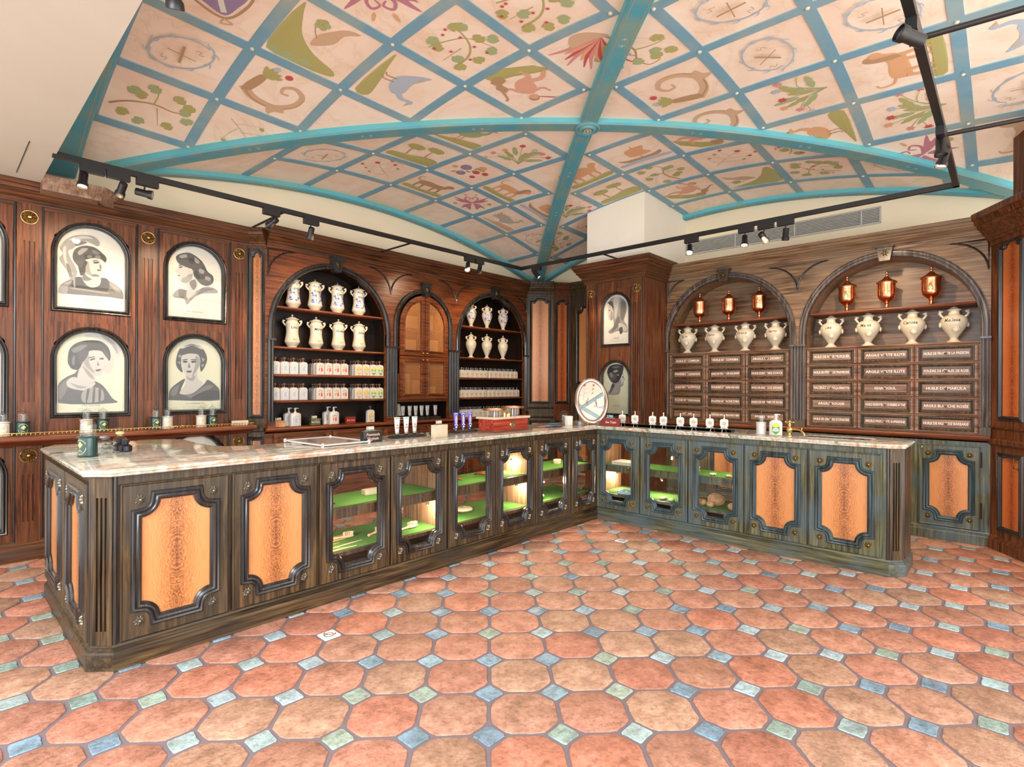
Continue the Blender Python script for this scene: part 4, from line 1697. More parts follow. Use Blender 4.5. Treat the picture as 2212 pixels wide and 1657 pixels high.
for k, (x, z, w_, h_) in enumerate(((-.28, 1.262, .2, .2), (-.05, 1.262, .16, .26), (.16, 1.262, .2, .18), (-.28, 1.465, .2, .14), (.2, 1.862, .2, .22), (-.2, 1.862, .24, .2), (-.15, 2.222, .2, .16), (.12, 2.222, .18, .2))):
    b = thing('carton', 'plain pale carton stored behind the brass mesh cupboard doors', 'carton', (C0 + x, 5.95, z), group='cartons in the mesh cupboard')
    mm = MB()
    mm.box(-w_ / 2, w_ / 2, -.06, .06, 0, h_)
    mm.box(-w_ / 2, w_ / 2, -.061, .061, h_ * .8, h_ * .8 + .002)
    mm.build('carton_body', BOXM, b, 0)

# ---- veneered corner pieces
def tall_panel(T, w, mats, zt, pz0, pz1, lz0, lz1, hw, cx=None, pan=FLAME, cap=None):
    cx = w / 2 if cx is None else cx
    m = MB()
    top = [(cx - hw, pz0), (cx + hw, pz0), (cx + hw, pz1 - .05), (cx + hw * .7, pz1 - .05)] + [(cx + hw * .6 * math.cos(PI * k / 10), pz1 - .045 + .045 * math.sin(PI * k / 10)) for k in range(11)] + [(cx - hw * .7, pz1 - .05), (cx - hw, pz1 - .05)]
    low = rect(cx - hw, cx + hw, lz0, lz1)
    m.use(mats[0]).plate(rect(0, w, .1, zt - .15), [top, low], -.0, .02)
    m.build('panel_frame', mats[0], T, 0)
    for p in (top, low):
        mm = MB()
        mm.use(mats[1])
        moulding(mm, p, 0, .9, 1.1)
        mm.sweep(p, [(0, .005), (-.004, 0), (-.004, -.015)], True, WALLMAP)
        mm.build('panel_moulding', mats[1], T, 30)
    mm = MB()
    mm.use(pan).plate(rect(cx - hw - .02, cx + hw + .02, pz0 - .02, pz1 + .02), [], .012, .018, uvbox=(cx, (pz0 + pz1) / 2, max(hw, .12)))
    mm.plate(rect(cx - hw - .02, cx + hw + .02, lz0 - .02, lz1 + .02), [], .012, .018, uvbox=(cx, (lz0 + lz1) / 2, max(hw, .12)))
    mm.build('veneer_panel', pan, T, 0)


Tc = thing('chamfered_end_panel', 'narrow slanted end panel with an orange veneer strip beside the bottle cabinet', 'cabinet panel', (2.303, 5.95, 0), R(-45))
tall_panel(Tc, .182, (W_CTR, W_DARK), 3.12, 1.13, 2.86, .25, .86, .045)
m = MB()
m.sweep([(0, 0), (.182, 0)], [(0, .95), (.03, .96), (.035, .985), (.03, 1.0), (0, 1.0)])
m.build('ledge', W_CTR, Tc, 30)
Td = thing('corner_cabinet', 'slanted corner cabinet with a tall bright orange flame veneer door', 'cabinet', (6.66, 5.82, 0), R(-45))
tall_panel(Td, .438, (W_CTR, W_DARK), 3.14, 1.2, 2.86, .25, .85, .135)
cornice(Td, [(0, 0), (.438, 0)], 3.15, W_CTR, 1.15)
m = MB()
m.sweep([(0, 0), (.438, 0)], [(0, .93), (.03, .95), (.035, .985), (.03, 1.0), (0, 1.0)])
m.sweep([(0, 0), (.438, 0)], [(0, 1.08), (.02, 1.09), (.025, 1.105), (0, 1.11)])
m.build('ledge', W_CTR, Td, 30)
Te = thing('corner_cabinet', 'dark red veneered slanted panel in the deep corner beside the orange corner cabinet', 'cabinet', (6.97, 5.51, 0), R(-38))
tall_panel(Te, .29, (W_WALL, W_DARK), 3.14, 1.2, 2.84, .25, .85, .08, pan=FLAME_R)
cornice(Te, [(0, 0), (.3, 0)], 3.14, W_WALL)
Tf = thing('side_door', 'tall panelled side door with carved rosettes half hidden behind the portrait pier', 'door', (7.2, 5.33, 0), -PI / 2)
m = MB()
m.use(W_CTR).plate(rect(0, 1.1, .05, 2.98), [scoop(.55, .75, .38, .5, .085), scoop(.55, 2.08, .38, .62, .085)], 0, .02)
m.build('door_leaf', W_CTR, Tf, 0)
for cz, hh in ((.75, .5), (2.08, .62)):
    mm = MB()
    mm.use(W_DARK)
    moulding(mm, scoop(.55, cz, .38, hh, .085), 0, 1.1, 1.4)
    mm.build('panel_moulding', W_DARK, Tf, 30)
    mm = MB()
    mm.use(FLAME).plate(rect(.14, .96, cz - hh - .02, cz + hh + .02), [], .012, .018, uvbox=(.55, cz, .3))
    mm.build('veneer_panel', FLAME, Tf, 0)
    for sx in (-1, 1):
        for sz in (-1, 1):
            mm = MB()
            rosette(mm, .55 + sx * .395, cz + sz * (hh + .015), -.004, .035, 10, GOLD)
            mm.build('rosette', GOLD, Tf)
cornice(Tf, [(0, 0), (1.1, 0)], 3.14, W_CTR, inner=-.04)

# ---- portrait pier
Tp = thing('portrait_pier', 'square walnut pier with two arched portrait recesses and a heavy cornice', 'pier', (6.0, 4.19, 0), -PI / 2)
PU = [(.457, .193, 1.105, 1.565), (.457, .193, 2.0, 2.44)]
m = MB()
m.use(W_WALL).plate(rect(0, .88, .1, 2.92), [arch(c, r, a, b) for c, r, a, b in PU], 0, .03)
m.box(0, .88, .03, .62, .1, 2.92)
for c, r, a, b in PU:
    t = b + r + .075
    for s in (-1, 1):
        q = [(c + s * .215, b + .02)] + [(c + s * (r + .042) * math.cos(R(an)), b + (r + .042) * math.sin(R(an))) for an in range(24, 89, 8)] + [(c + s * .012, t), (c + s * .215, t)]
        m.plate(q, [], -.006, 0)
m.build('pier_body', W_CTR, Tp, 0)
for c, r, a, b in PU:
    m = MB()
    m.use(W_DARK)
    moulding(m, arch(c, r, a, b), 0, .8, 1.3)
    m.build('arch_moulding', W_DARK, Tp)
for cx in (.1, .775):
    fluted(Tp, cx, .15, 1.0, 2.82, 1.15, 2.5, 4, W_WALL, ros=2.68)
m = MB()
m.sweep([(0, .6), (0, -.02), (.88, -.02), (.88, .6)], [(0, 2.72), (0, 2.8)])
cornice(Tp, [(-.0, .6), (-.0, -.01), (.88, -.01), (.88, .6)], 3.06, W_WALLX, 1.25)
plinth(Tp, [(0, .6), (0, 0), (.88, 0), (.88, .6)], W_CTR)

# ---- drawer cabinet on the right wall
T5 = thing('apothecary_drawer_cabinet', 'weathered oak cabinet with two arched niches above rows of lettered drawers', 'cabinet', (6.58, 3.31, 0), -PI / 2)
NE_ = [(.76, .73, 2.04), (2.38, .73, 2.04)]
m = MB()
m.use(W_EAST).plate(rect(.0, 3.18, .95, 2.9), [arch(c, r, 1.015, s, 40) for c, r, s in NE_], 0, .04)
m.build('cabinet_front', W_EAST, T5, 0)
for k, (c, r, s) in enumerate(NE_):
    niche_box(T5, c, r, .98, s, .34, W_EAST)
    m = MB()
    m.use(W_EASTM)
    archivolt(m, c, r, 1.92, s, 0, .065)
    m.build('archivolt', W_EASTM, T5, 30)
    keystone(T5, c, s + r - .045, s + r + .09, 0, W_CTR)
    open_shelf(T5, c, r, 2.262, s, .03, .33, W_SHELF)
    m = MB()
    m.use(W_DRAW).box(c - r + .002, c + r - .002, .03, .335, 1.016, 1.868)
    m.sweep([(c - r + .002, .03), (c + r - .002, .03)], [(0, 1.865), (.02, 1.868), (.024, 1.877), (.018, 1.885), (-.3, 1.885)])
    m.build('drawer_block', W_DRAW, T5, 30)
for x0, x1, n in ((-.0, .03, 1), (1.495, 1.645, 5), (3.115, 3.175, 2)):
    m = MB()
    m.use(W_EASTM)
    reeds(m, x0, x1, 1.09, 1.91, n, -.0)
    m.box(x0 - .01, x1 + .01, -.045, 0, 1.905, 1.925)
    m.use(W_CTR).box(x0 - .008, x1 + .008, -.042, 0, 1.015, 1.09)
    m.build('reeded_column', W_EASTM, T5)
for a_ in ((None, .02, .246, 2.55, 2.82), (1.254, 1.565, 1.877, 2.536, 2.82), (2.876, 3.165, None, 2.53, 2.815)):
    m = MB()
    m.use(W_DARK)
    spandrel(m, *a_)
    m.build('spandrel_bead', W_DARK, T5, 30)
cornice(T5, [(0, 0), (3.2, 0)], 3.02, W_EAST, .9)
m = MB()
m.sweep([(0, .0), (3.18, .0)], [(0, .96), (.03, .97), (.05, .985), (.055, 1.0), (.048, 1.012), (0, 1.015)])
m.build('ledge', W_SHELF, T5, 30)
m = MB()
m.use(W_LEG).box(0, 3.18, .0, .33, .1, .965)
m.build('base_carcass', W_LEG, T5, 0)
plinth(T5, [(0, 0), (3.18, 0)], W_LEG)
for a, b in ((.55, 1.05), (1.1, 1.6), (1.64, 2.14), (2.653, 3.113)):
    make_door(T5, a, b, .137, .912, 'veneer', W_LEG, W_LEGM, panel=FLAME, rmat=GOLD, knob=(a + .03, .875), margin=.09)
m = MB()
m.use(BLACK)
for z in (.25, .72):
    m.box(3.108, 3.122, -.03, .0, z, z + .14)
    m.tube([(3.118, -.03, z), (3.118, -.03, z + .14)], .006, 8)
m.build('black_hinge', BLACK, T5)
LETTERS = [["HUILE DE CAMELIA", "HUILE DE COPAÏBA", "ARGILE DU DESERT"], ["POUDRE DE LAVANDE", "HUILE DE MELON DE KALAHARI", "HUILE D'AMANDE DOUCE"],
           ["HUILE DE CALOPHYLLE", "POUDRE DE SON DE RIZ", "HUILE DE GRAINES DE GRENADE"], ["POUDRE DE YUNOHANA", "POUDRE DE RACINE D'IRIS", "HUILE DE GRAINES DE RICIN"],
           ["AFFLAIR", "OFFICINE UNIVERSELLE BULY 1803", "ARGILE NIGELLE"]]
LETTERS2 = [["HUILE DE ROSE MUSQUÉE", "ARGILE VERTE ILLITE", "HUILE DE FRUIT DE LA PASSION"], ["HUILE DE PÉPINS DE FRAMBOISE", "ARGILE VERTE ILLITE", "POUDRE DE PÉTALES DE ROSE"],
            ["MACÉRÂT DE PÂQUERETTE", "GHASSOUL", "HUILE DE MARULA"], ["ARGILE ROUGE", "HUILE ESSENTIELLE D'ARBRE À THÉ", "ARGILE BLANCHE ROSÉE"],
            ["HUILE DE GRAINES D'ONAGRE", "ARGILE PASCALITE SUPERFINE", "HUILE DE FIGUE DE BARBARIE"]]
for (c, r, s), LT in zip(NE_, (LETTERS, LETTERS2)):
    for i in range(5):
        for j in range(3):
            x0 = c - r + .008 + j * .4815
            x1 = x0 + .475
            z1 = 1.862 - i * .1685
            z0 = z1 - .161
            m = MB()
            m.use(W_DRAW)
            hole = rect(x0 + .05, x1 - .05, z0 + .034, z1 - .034)
            m.plate(rect(x0, x1, z0, z1), [hole], .012, .029)
            m.sweep(rect(x0, x1, z0, z1), [(0, -.03), (0, -.012), (-.006, -.007), (-.014, -.012)], True, WALLMAP)
            m.use(W_CTR)
            m.sweep(hole, [(.022, -.012), (.018, -.003), (.01, -.001), (.004, -.008), (.0, -.01), (0, -.024), (-.012, -.024)], True, WALLMAP)
            m.use(W_DRAW)
            q = rect(x0 + .06, x1 - .06, z0 + .044, z1 - .044)
            m.plate(q, [], .014, .028)
            d = m.build('drawer', W_DRAW, T5, 30)
            kb = MB()
            kb.lathe([(.011, 0), (.006, .006), (.012, .016), (.0001, .023)], n=12, cap=False, mp=lambda a, b, c_: ((x0 + x1) / 2 + a, .014 - c_, (z0 + z1) / 2 + b))
            kb.build('knob', STOP, d)
            text(LT[i][j], .036, TXT, d, ((x0 + x1) / 2, .0128, (z0 + z1) / 2), width=.335, bold=.0004)

# ---- tall cabinet at the right edge
T6 = thing('corner_cabinet', 'tall slanted cabinet with deep red-orange veneer at the far right edge', 'cabinet', (6.58, .13, 0), R(-147.3))
tall_panel(T6, 1.2, (W_WALL, W_DARK), 3.02, 1.2, 2.73, .22, .84, .115, cx=.245, pan=FLAME_R)
cornice(T6, [(0, 0), (1.2, 0)], 3.04, W_WALL, 1.5)
plinth(T6, [(0, 0), (1.2, 0)], W_WALL)
m = MB()
m.sweep([(0, 0), (1.2, 0)], [(0, .93), (.025, .95), (.03, .985), (.02, 1.0), (0, 1.0)])
m.sweep([(0, 0), (1.2, 0)], [(0, 1.08), (.012, 1.09), (.015, 1.105), (0, 1.11)])
m.build('ledge', W_WALL, T6, 30)
m = MB()
m.tube([(.37, -.02, .76), (.37, -.05, .77), (.37, -.05, .85), (.37, -.02, .86)], .007, 8)
m.build('handle', BRASS, T6)
m = MB()
m.box(.33, 1.2, -.04, .3, 3.04, 4.2)
m.build('upper_casing', W_WALL, T6, 0)
PORT = [[(3,[(0.749,2.229),(0.753,2.269),(0.778,2.313),(0.819,2.346),(0.872,2.374),(0.948,2.33),(1.047,2.4),(1.104,2.381),(1.162,2.347),(1.203,2.302),(1.213,2.232),(1.093,2.236)]),
(2,[(0.749,2.229),(0.753,2.269),(0.778,2.309),(0.851,2.35),(0.819,2.299),(0.809,2.23)]),
(2,[(1.104,2.367),(1.162,2.34),(1.198,2.295),(1.151,2.295)]),
(4,[(0.853,2.364),(0.91,2.386),(0.948,2.317),(1.014,2.319),(1.047,2.4),(1.104,2.381),(1.073,2.267),(0.856,2.283)]),
(2,[(0.851,2.287),(1.082,2.276),(1.077,2.262),(0.853,2.274)]),
(2,[(0.853,2.364),(0.864,2.366),(0.866,2.289),(0.855,2.287)]),
(1,[(0.926,2.423),(0.915,2.373),(0.948,2.317),(0.992,2.306),(1.036,2.336),(1.045,2.393),(1.019,2.438)]),
(3,[(0.926,2.423),(0.915,2.38),(0.935,2.356),(0.981,2.376),(0.948,2.399)]),
(1,[(0.931,2.506),(0.947,2.543),(0.991,2.565),(1.036,2.565),(1.052,2.541),(1.057,2.499),(1.061,2.475),(1.053,2.457),(1.055,2.432),(1.036,2.412),(0.991,2.403),(0.947,2.415),(0.931,2.451)]),
(2,[(0.931,2.499),(0.958,2.527),(0.967,2.457),(0.991,2.408),(0.947,2.418),(0.926,2.45)]),
(5,[(0.991,2.53),(1.02,2.542),(1.036,2.538),(1.016,2.523),(0.996,2.521)]),
(4,[(0.987,2.543),(1.022,2.558),(1.022,2.552),(0.989,2.536)]),
(4,[(1.019,2.468),(1.045,2.474),(1.042,2.463),(1.019,2.458)]),
(3,[(1.036,2.524),(1.047,2.505),(1.049,2.484),(1.036,2.482)]),
(3,[(1.008,2.429),(1.036,2.412),(0.991,2.403),(0.975,2.414)]),
(5,[(0.882,2.538),(0.947,2.529),(0.936,2.479),(0.932,2.424),(0.904,2.399),(0.891,2.445)]),
(4,[(0.85,2.533),(0.85,2.587),(0.871,2.631),(0.93,2.666),(1.002,2.662),(1.052,2.624),(1.083,2.588),(1.076,2.545),(1.035,2.572),(0.98,2.569),(0.936,2.541),(0.904,2.467),(0.872,2.496)]),
(2,[(0.882,2.6),(0.914,2.64),(0.952,2.644),(0.93,2.609),(0.893,2.574)]),
(3,[(0.991,2.64),(1.035,2.618),(1.013,2.603),(0.98,2.618)]),
(5,[(0.93,2.588),(0.991,2.592),(1.035,2.607),(1.083,2.585),(1.076,2.542),(1.047,2.567),(0.991,2.569),(0.936,2.548)]),
(3,[(0.947,2.58),(0.974,2.589),(0.98,2.572),(0.952,2.562)]),
(3,[(1.002,2.59),(1.035,2.599),(1.041,2.578),(1.008,2.574)]),
(2,[(0.776,2.653),(0.807,2.7),(0.86,2.738),(0.924,2.758),(0.99,2.758),(1.032,2.718),(1.024,2.679),(0.979,2.691),(0.936,2.705),(0.882,2.674),(0.85,2.625),(0.818,2.605),(0.829,2.543),(0.861,2.48),(0.878,2.415),(0.855,2.352),(0.83,2.367),(0.811,2.432),(0.779,2.48),(0.76,2.53),(0.782,2.574),(0.762,2.611)]),
(1,[(0.818,2.695),(0.881,2.735),(0.946,2.751),(0.99,2.737),(0.925,2.726),(0.86,2.697)]),
(1,[(0.782,2.614),(0.802,2.632),(0.803,2.538),(0.829,2.448),(0.851,2.398),(0.819,2.433),(0.787,2.522)]),
(3,[(0.86,2.656),(0.903,2.695),(0.946,2.694),(0.882,2.654)]),
(3,[(0.803,2.484),(0.824,2.474),(0.845,2.383),(0.824,2.394)])],[(2,[(1.613,2.331),(1.664,2.386),(1.732,2.383),(1.815,2.391),(1.901,2.442),(1.988,2.431),(2.009,2.389),(1.872,2.365),(1.788,2.307),(1.733,2.239),(1.705,2.292),(1.624,2.298)]),
(3,[(1.664,2.383),(1.725,2.372),(1.712,2.308),(1.664,2.31)]),
(1,[(1.732,2.373),(1.815,2.384),(1.774,2.324),(1.739,2.289)]),
(3,[(1.872,2.423),(1.988,2.427),(1.915,2.397),(1.816,2.345),(1.844,2.387)]),
(1,[(1.718,2.463),(1.743,2.394),(1.787,2.38),(1.836,2.441),(1.808,2.515)]),
(3,[(1.752,2.46),(1.801,2.498),(1.818,2.439),(1.787,2.391)]),
(1,[(1.663,2.661),(1.658,2.607),(1.628,2.546),(1.65,2.537),(1.647,2.506),(1.657,2.474),(1.677,2.455),(1.732,2.454),(1.78,2.511),(1.787,2.589),(1.752,2.63),(1.704,2.645)]),
(2,[(1.691,2.497),(1.731,2.519),(1.766,2.57),(1.78,2.511),(1.732,2.454),(1.684,2.456)]),
(5,[(1.663,2.6),(1.687,2.61),(1.69,2.601),(1.666,2.59)]),
(4,[(1.66,2.618),(1.693,2.632),(1.693,2.626),(1.663,2.611)]),
(4,[(1.65,2.515),(1.669,2.521),(1.666,2.512),(1.653,2.51)]),
(4,[(1.636,2.699),(1.676,2.733),(1.744,2.755),(1.803,2.735),(1.859,2.695),(1.888,2.653),(1.917,2.595),(1.967,2.555),(1.967,2.488),(1.915,2.449),(1.858,2.457),(1.818,2.498),(1.79,2.535),(1.78,2.588),(1.738,2.605),(1.704,2.614),(1.663,2.63),(1.641,2.657)]),
(2,[(1.663,2.71),(1.717,2.735),(1.731,2.711),(1.683,2.687)]),
(5,[(1.751,2.707),(1.8,2.7),(1.786,2.651),(1.752,2.661)]),
(2,[(1.8,2.716),(1.842,2.684),(1.828,2.659),(1.8,2.677)]),
(2,[(1.843,2.614),(1.886,2.597),(1.871,2.564),(1.836,2.582)]),
(5,[(1.801,2.592),(1.836,2.55),(1.857,2.491),(1.818,2.516)]),
(2,[(1.9,2.545),(1.944,2.535),(1.937,2.503),(1.893,2.512)]),
(1,[(1.748,2.595),(1.77,2.599),(1.778,2.569),(1.762,2.542),(1.748,2.56)])],[(1,[(0.928,1.876),(1.038,1.912),(1.129,1.862),(1.19,1.781),(1.182,1.695),(1.155,1.682),(1.142,1.605),(1.107,1.543),(1.075,1.562),(1.084,1.635),(1.13,1.749),(1.083,1.817),(0.993,1.853)]),
(2,[(1.038,1.898),(1.106,1.868),(1.164,1.793),(1.17,1.723),(1.124,1.805)]),
(4,[(0.75,1.434),(0.801,1.504),(0.864,1.543),(0.896,1.574),(0.995,1.507),(1.008,1.48),(1.064,1.438),(1.131,1.326),(1.15,1.28),(0.756,1.288)]),
(3,[(0.76,1.424),(0.812,1.491),(0.843,1.505),(0.822,1.424),(0.781,1.33),(0.76,1.317)]),
(1,[(0.907,1.608),(0.934,1.643),(0.995,1.535),(1.015,1.48),(0.951,1.463),(0.886,1.499),(0.891,1.56)]),
(2,[(0.918,1.609),(0.95,1.582),(0.989,1.528),(0.995,1.493),(0.951,1.534)]),
(1,[(0.812,1.475),(0.864,1.512),(0.951,1.463),(1.008,1.466),(0.995,1.431),(0.951,1.394),(0.886,1.4),(0.822,1.424)]),
(2,[(0.833,1.464),(0.875,1.444),(0.951,1.424),(0.886,1.413)]),
(2,[(0.91,1.342),(0.929,1.394),(0.984,1.421),(1.051,1.408),(1.072,1.354),(1.057,1.299),(0.935,1.287)]),
(4,[(0.951,1.399),(0.968,1.399),(0.951,1.294),(0.941,1.301)]),
(4,[(0.995,1.41),(1.008,1.41),(1.002,1.289),(0.987,1.293)]),
(4,[(1.034,1.403),(1.051,1.396),(1.046,1.299),(1.033,1.299)]),
(5,[(0.817,1.65),(0.827,1.747),(0.874,1.807),(0.95,1.836),(1.04,1.835),(1.097,1.79),(1.118,1.72),(1.109,1.661),(1.084,1.705),(1.039,1.738),(0.983,1.749),(0.939,1.712),(0.918,1.643),(0.891,1.578),(0.845,1.583),(0.822,1.623)]),
(1,[(0.934,1.684),(0.955,1.727),(0.994,1.749),(1.05,1.745),(1.084,1.705),(1.08,1.635),(1.07,1.578),(1.042,1.527),(0.997,1.532),(0.956,1.582),(0.928,1.629)]),
(2,[(0.934,1.678),(0.961,1.713),(0.967,1.631),(1.006,1.546),(0.961,1.582),(0.928,1.629)]),
(5,[(0.97,1.669),(1.001,1.68),(1.005,1.671),(0.974,1.659)]),
(5,[(1.039,1.682),(1.066,1.686),(1.064,1.673),(1.041,1.672)]),
(4,[(0.963,1.686),(1.001,1.697),(1.003,1.691),(0.965,1.679)]),
(3,[(1.022,1.66),(1.037,1.619),(1.022,1.612)]),
(4,[(1.008,1.577),(1.05,1.586),(1.035,1.566),(1.015,1.566)]),
(4,[(0.885,1.723),(0.939,1.753),(0.961,1.727),(0.934,1.664),(0.896,1.628)]),
(3,[(0.842,1.748),(0.906,1.792),(0.95,1.788),(0.874,1.723)]),
(3,[(0.848,1.681),(0.864,1.695),(0.862,1.614),(0.845,1.627)]),
(4,[(1.05,1.762),(1.095,1.747),(1.107,1.678),(1.079,1.705)])],[(4,[(1.578,1.312),(1.588,1.395),(1.641,1.456),(1.719,1.505),(1.681,1.379),(1.778,1.36),(1.89,1.457),(1.922,1.5),(1.986,1.458),(2.04,1.391),(2.043,1.291),(1.579,1.299)]),
(3,[(1.595,1.35),(1.614,1.41),(1.668,1.448),(1.641,1.349)]),
(3,[(1.709,1.356),(1.792,1.356),(1.905,1.441),(1.977,1.434),(1.876,1.363),(1.792,1.309)]),
(5,[(1.792,1.332),(1.919,1.394),(2.022,1.378),(2.022,1.306),(1.806,1.301)]),
(1,[(1.73,1.561),(1.822,1.581),(1.833,1.507),(1.879,1.457),(1.771,1.36),(1.671,1.364),(1.719,1.448)]),
(2,[(1.735,1.549),(1.805,1.542),(1.791,1.488),(1.742,1.503)]),
(4,[(1.637,1.668),(1.653,1.76),(1.686,1.823),(1.734,1.86),(1.806,1.867),(1.863,1.833),(1.912,1.741),(1.907,1.662),(1.861,1.579),(1.847,1.66),(1.832,1.73),(1.755,1.758),(1.696,1.724),(1.683,1.655),(1.697,1.569),(1.654,1.608)]),
(1,[(1.685,1.724),(1.721,1.748),(1.776,1.759),(1.835,1.746),(1.855,1.676),(1.83,1.597),(1.774,1.515),(1.722,1.552),(1.691,1.637)]),
(2,[(1.811,1.737),(1.852,1.707),(1.852,1.66),(1.821,1.589),(1.777,1.522),(1.804,1.628)]),
(5,[(1.701,1.68),(1.735,1.684),(1.735,1.669),(1.705,1.665)]),
(5,[(1.774,1.683),(1.813,1.687),(1.81,1.672),(1.776,1.667)]),
(4,[(1.696,1.695),(1.737,1.703),(1.738,1.695),(1.699,1.686)]),
(4,[(1.771,1.701),(1.815,1.703),(1.815,1.694),(1.773,1.693)]),
(3,[(1.751,1.673),(1.765,1.619),(1.741,1.614)]),
(4,[(1.73,1.586),(1.777,1.588),(1.766,1.571),(1.741,1.57)]),
(1,[(1.69,1.831),(1.751,1.87),(1.82,1.868),(1.874,1.825),(1.866,1.805),(1.776,1.838),(1.687,1.8)]),
(3,[(1.707,1.824),(1.776,1.856),(1.853,1.825),(1.776,1.838)]),
(2,[(1.653,1.73),(1.68,1.746),(1.677,1.708)]),
(2,[(1.647,1.669),(1.673,1.677),(1.674,1.647)]),
(2,[(1.861,1.723),(1.896,1.709),(1.875,1.677)]),
(2,[(1.861,1.653),(1.889,1.654),(1.87,1.622)])],[(2,[(0.347,2.569),(0.409,2.609),(0.496,2.602),(0.583,2.545),(0.607,2.468),(0.594,2.38),(0.57,2.292),(0.611,2.229),(0.614,2.14),(0.481,2.164),(0.376,2.137),(0.337,2.17),(0.411,2.229),(0.411,2.305),(0.396,2.367),(0.41,2.457),(0.392,2.534)]),
(3,[(0.531,2.55),(0.583,2.53),(0.592,2.41),(0.55,2.294),(0.515,2.357)]),
(3,[(0.446,2.302),(0.498,2.358),(0.498,2.238),(0.376,2.155),(0.411,2.214)]),
(1,[(0.409,2.593),(0.497,2.591),(0.48,2.45),(0.437,2.318),(0.427,2.455)]),
(1,[(0.498,2.268),(0.601,2.215),(0.602,2.156),(0.499,2.178)]),
(4,[(0.324,2.549),(0.392,2.55),(0.413,2.456),(0.392,2.428),(0.365,2.499)]),
(1,[(0.331,2.51),(0.367,2.506),(0.401,2.458),(0.41,2.366),(0.397,2.306),(0.348,2.322),(0.332,2.354),(0.339,2.372),(0.323,2.396),(0.332,2.441)]),
(5,[(0.342,2.445),(0.364,2.446),(0.364,2.437),(0.344,2.435)]),
(4,[(0.334,2.372),(0.357,2.372),(0.354,2.363)]),
(2,[(0.375,2.43),(0.403,2.397),(0.4,2.321),(0.366,2.321)]),
(4,[(0.499,2.193),(0.542,2.212),(0.551,2.144),(0.516,2.124)])],[(2,[(0.383,1.539),(0.415,1.47),(0.348,1.394),(0.323,1.345),(0.489,1.347),(0.523,1.448),(0.467,1.501)]),
(4,[(0.397,1.485),(0.436,1.47),(0.398,1.394),(0.354,1.348),(0.362,1.394)]),
(2,[(0.502,1.606),(0.56,1.623),(0.567,1.583),(0.584,1.538),(0.567,1.527),(0.568,1.493),(0.554,1.456),(0.502,1.443),(0.454,1.482),(0.467,1.538)]),
(1,[(0.529,1.606),(0.56,1.613),(0.567,1.56),(0.564,1.5),(0.537,1.486),(0.523,1.546)]),
(5,[(0.543,1.575),(0.564,1.577),(0.562,1.566),(0.547,1.566)]),
(4,[(0.547,1.506),(0.569,1.508),(0.561,1.497)]),
(5,[(0.322,1.638),(0.357,1.711),(0.452,1.736),(0.556,1.716),(0.56,1.65),(0.523,1.561),(0.474,1.501),(0.401,1.501),(0.347,1.559)]),
(3,[(0.396,1.698),(0.466,1.719),(0.518,1.703),(0.449,1.682)]),
(2,[(0.414,1.652),(0.467,1.667),(0.484,1.644),(0.432,1.629)]),
(3,[(0.361,1.623),(0.397,1.63),(0.414,1.576),(0.379,1.569)]),
(2,[(0.467,1.599),(0.493,1.613),(0.502,1.583)])]]

# ------------------------------------------------------------- engraved portraits behind glass
INKS = [PAPER, G1, G2, G3, G4, G5]
PLABEL = ['engraved portrait of a soldier in a plumed helmet, upper left of four', 'engraved portrait of a curly-haired youth looking left, upper row beside the cabinet',
          'engraved portrait of a woman with a feathered dark hat, lower row beside the window side', 'engraved portrait of a woman with a beaded tiara facing forward, lower row',
          'engraved portrait of a hooded woman in profile, upper recess of the pier', 'engraved profile portrait of a woman with pinned-up hair, lower recess of the pier']
CAPT = [('TANCREDE', 2.19), ('LA CORISANDE', 2.175), ('Mlle OLLIVIER', 1.262), ('LA CHARMANTE', 1.262), ('HELENE', 2.075), ('LA VESTALE', 1.2)]
POS = [(.983, .243, 2.11, 2.583), (1.806, .243, 2.11, 2.583), (.983, .243, 1.2, 1.667), (1.806, .243, 1.2, 1.667), (.457, .193, 2.0, 2.44), (.457, .193, 1.105, 1.565)]


def print_frame(k, c, r, z0, zs, T, pm, label, shapes=(), cap=None, group=None):
    base = (c, 5.95, z0) if T is T3 else (6.0, 4.19 - c, z0)
    t = thing('engraved_portrait', label, 'portrait', base, 0 if T is T3 else -PI / 2, group)
    m = MB()
    m.use(pm).plate([(a - c, b - z0) for a, b in arch(c, r - .0005, z0, zs)], [], .0235, .0285)
    m.build('paper_print', pm, t, 0)
    if shapes:
        m = MB()
        for q, (g, pts) in enumerate(shapes):
            m.use(INKS[g])
            lo, hi = -r + .012, r - .012
            P = curvy([(min(max(a - c, lo), hi), b - z0) for a, b in pts], 4) if len(pts) > 3 else [(a - c, b - z0) for a, b in pts]
            P = [(min(max(a, lo), hi), b) for a, b in P]
            m.sheet(P, .0232 - .0003 * q)
        m.build('ink_drawing', G3, t, 0)
    if cap:
        text(cap[0], .022, G3, t, (0, .0228, cap[1] - z0), name='caption')
        m = MB()
        m.use(G2)
        rr = random.Random(k)
        for line in range(2):
            x = -.1
            while x < .1:
                l = rr.uniform(.006, .02)
                m.sheet(rect(x, x + l, cap[1] - z0 - .028 - .018 * line, cap[1] - z0 - .025 - .018 * line), .0228)
                x += l + .006
        m.build('caption_lines', G2, t, 0)
    m = MB()
    m.use(GLASS).plate([(a - c, b - z0) for a, b in arch(c, r - .001, z0, zs)], [], .0085, .0105)
    m.build('glass_cover', GLASS, t, 0)
    return t


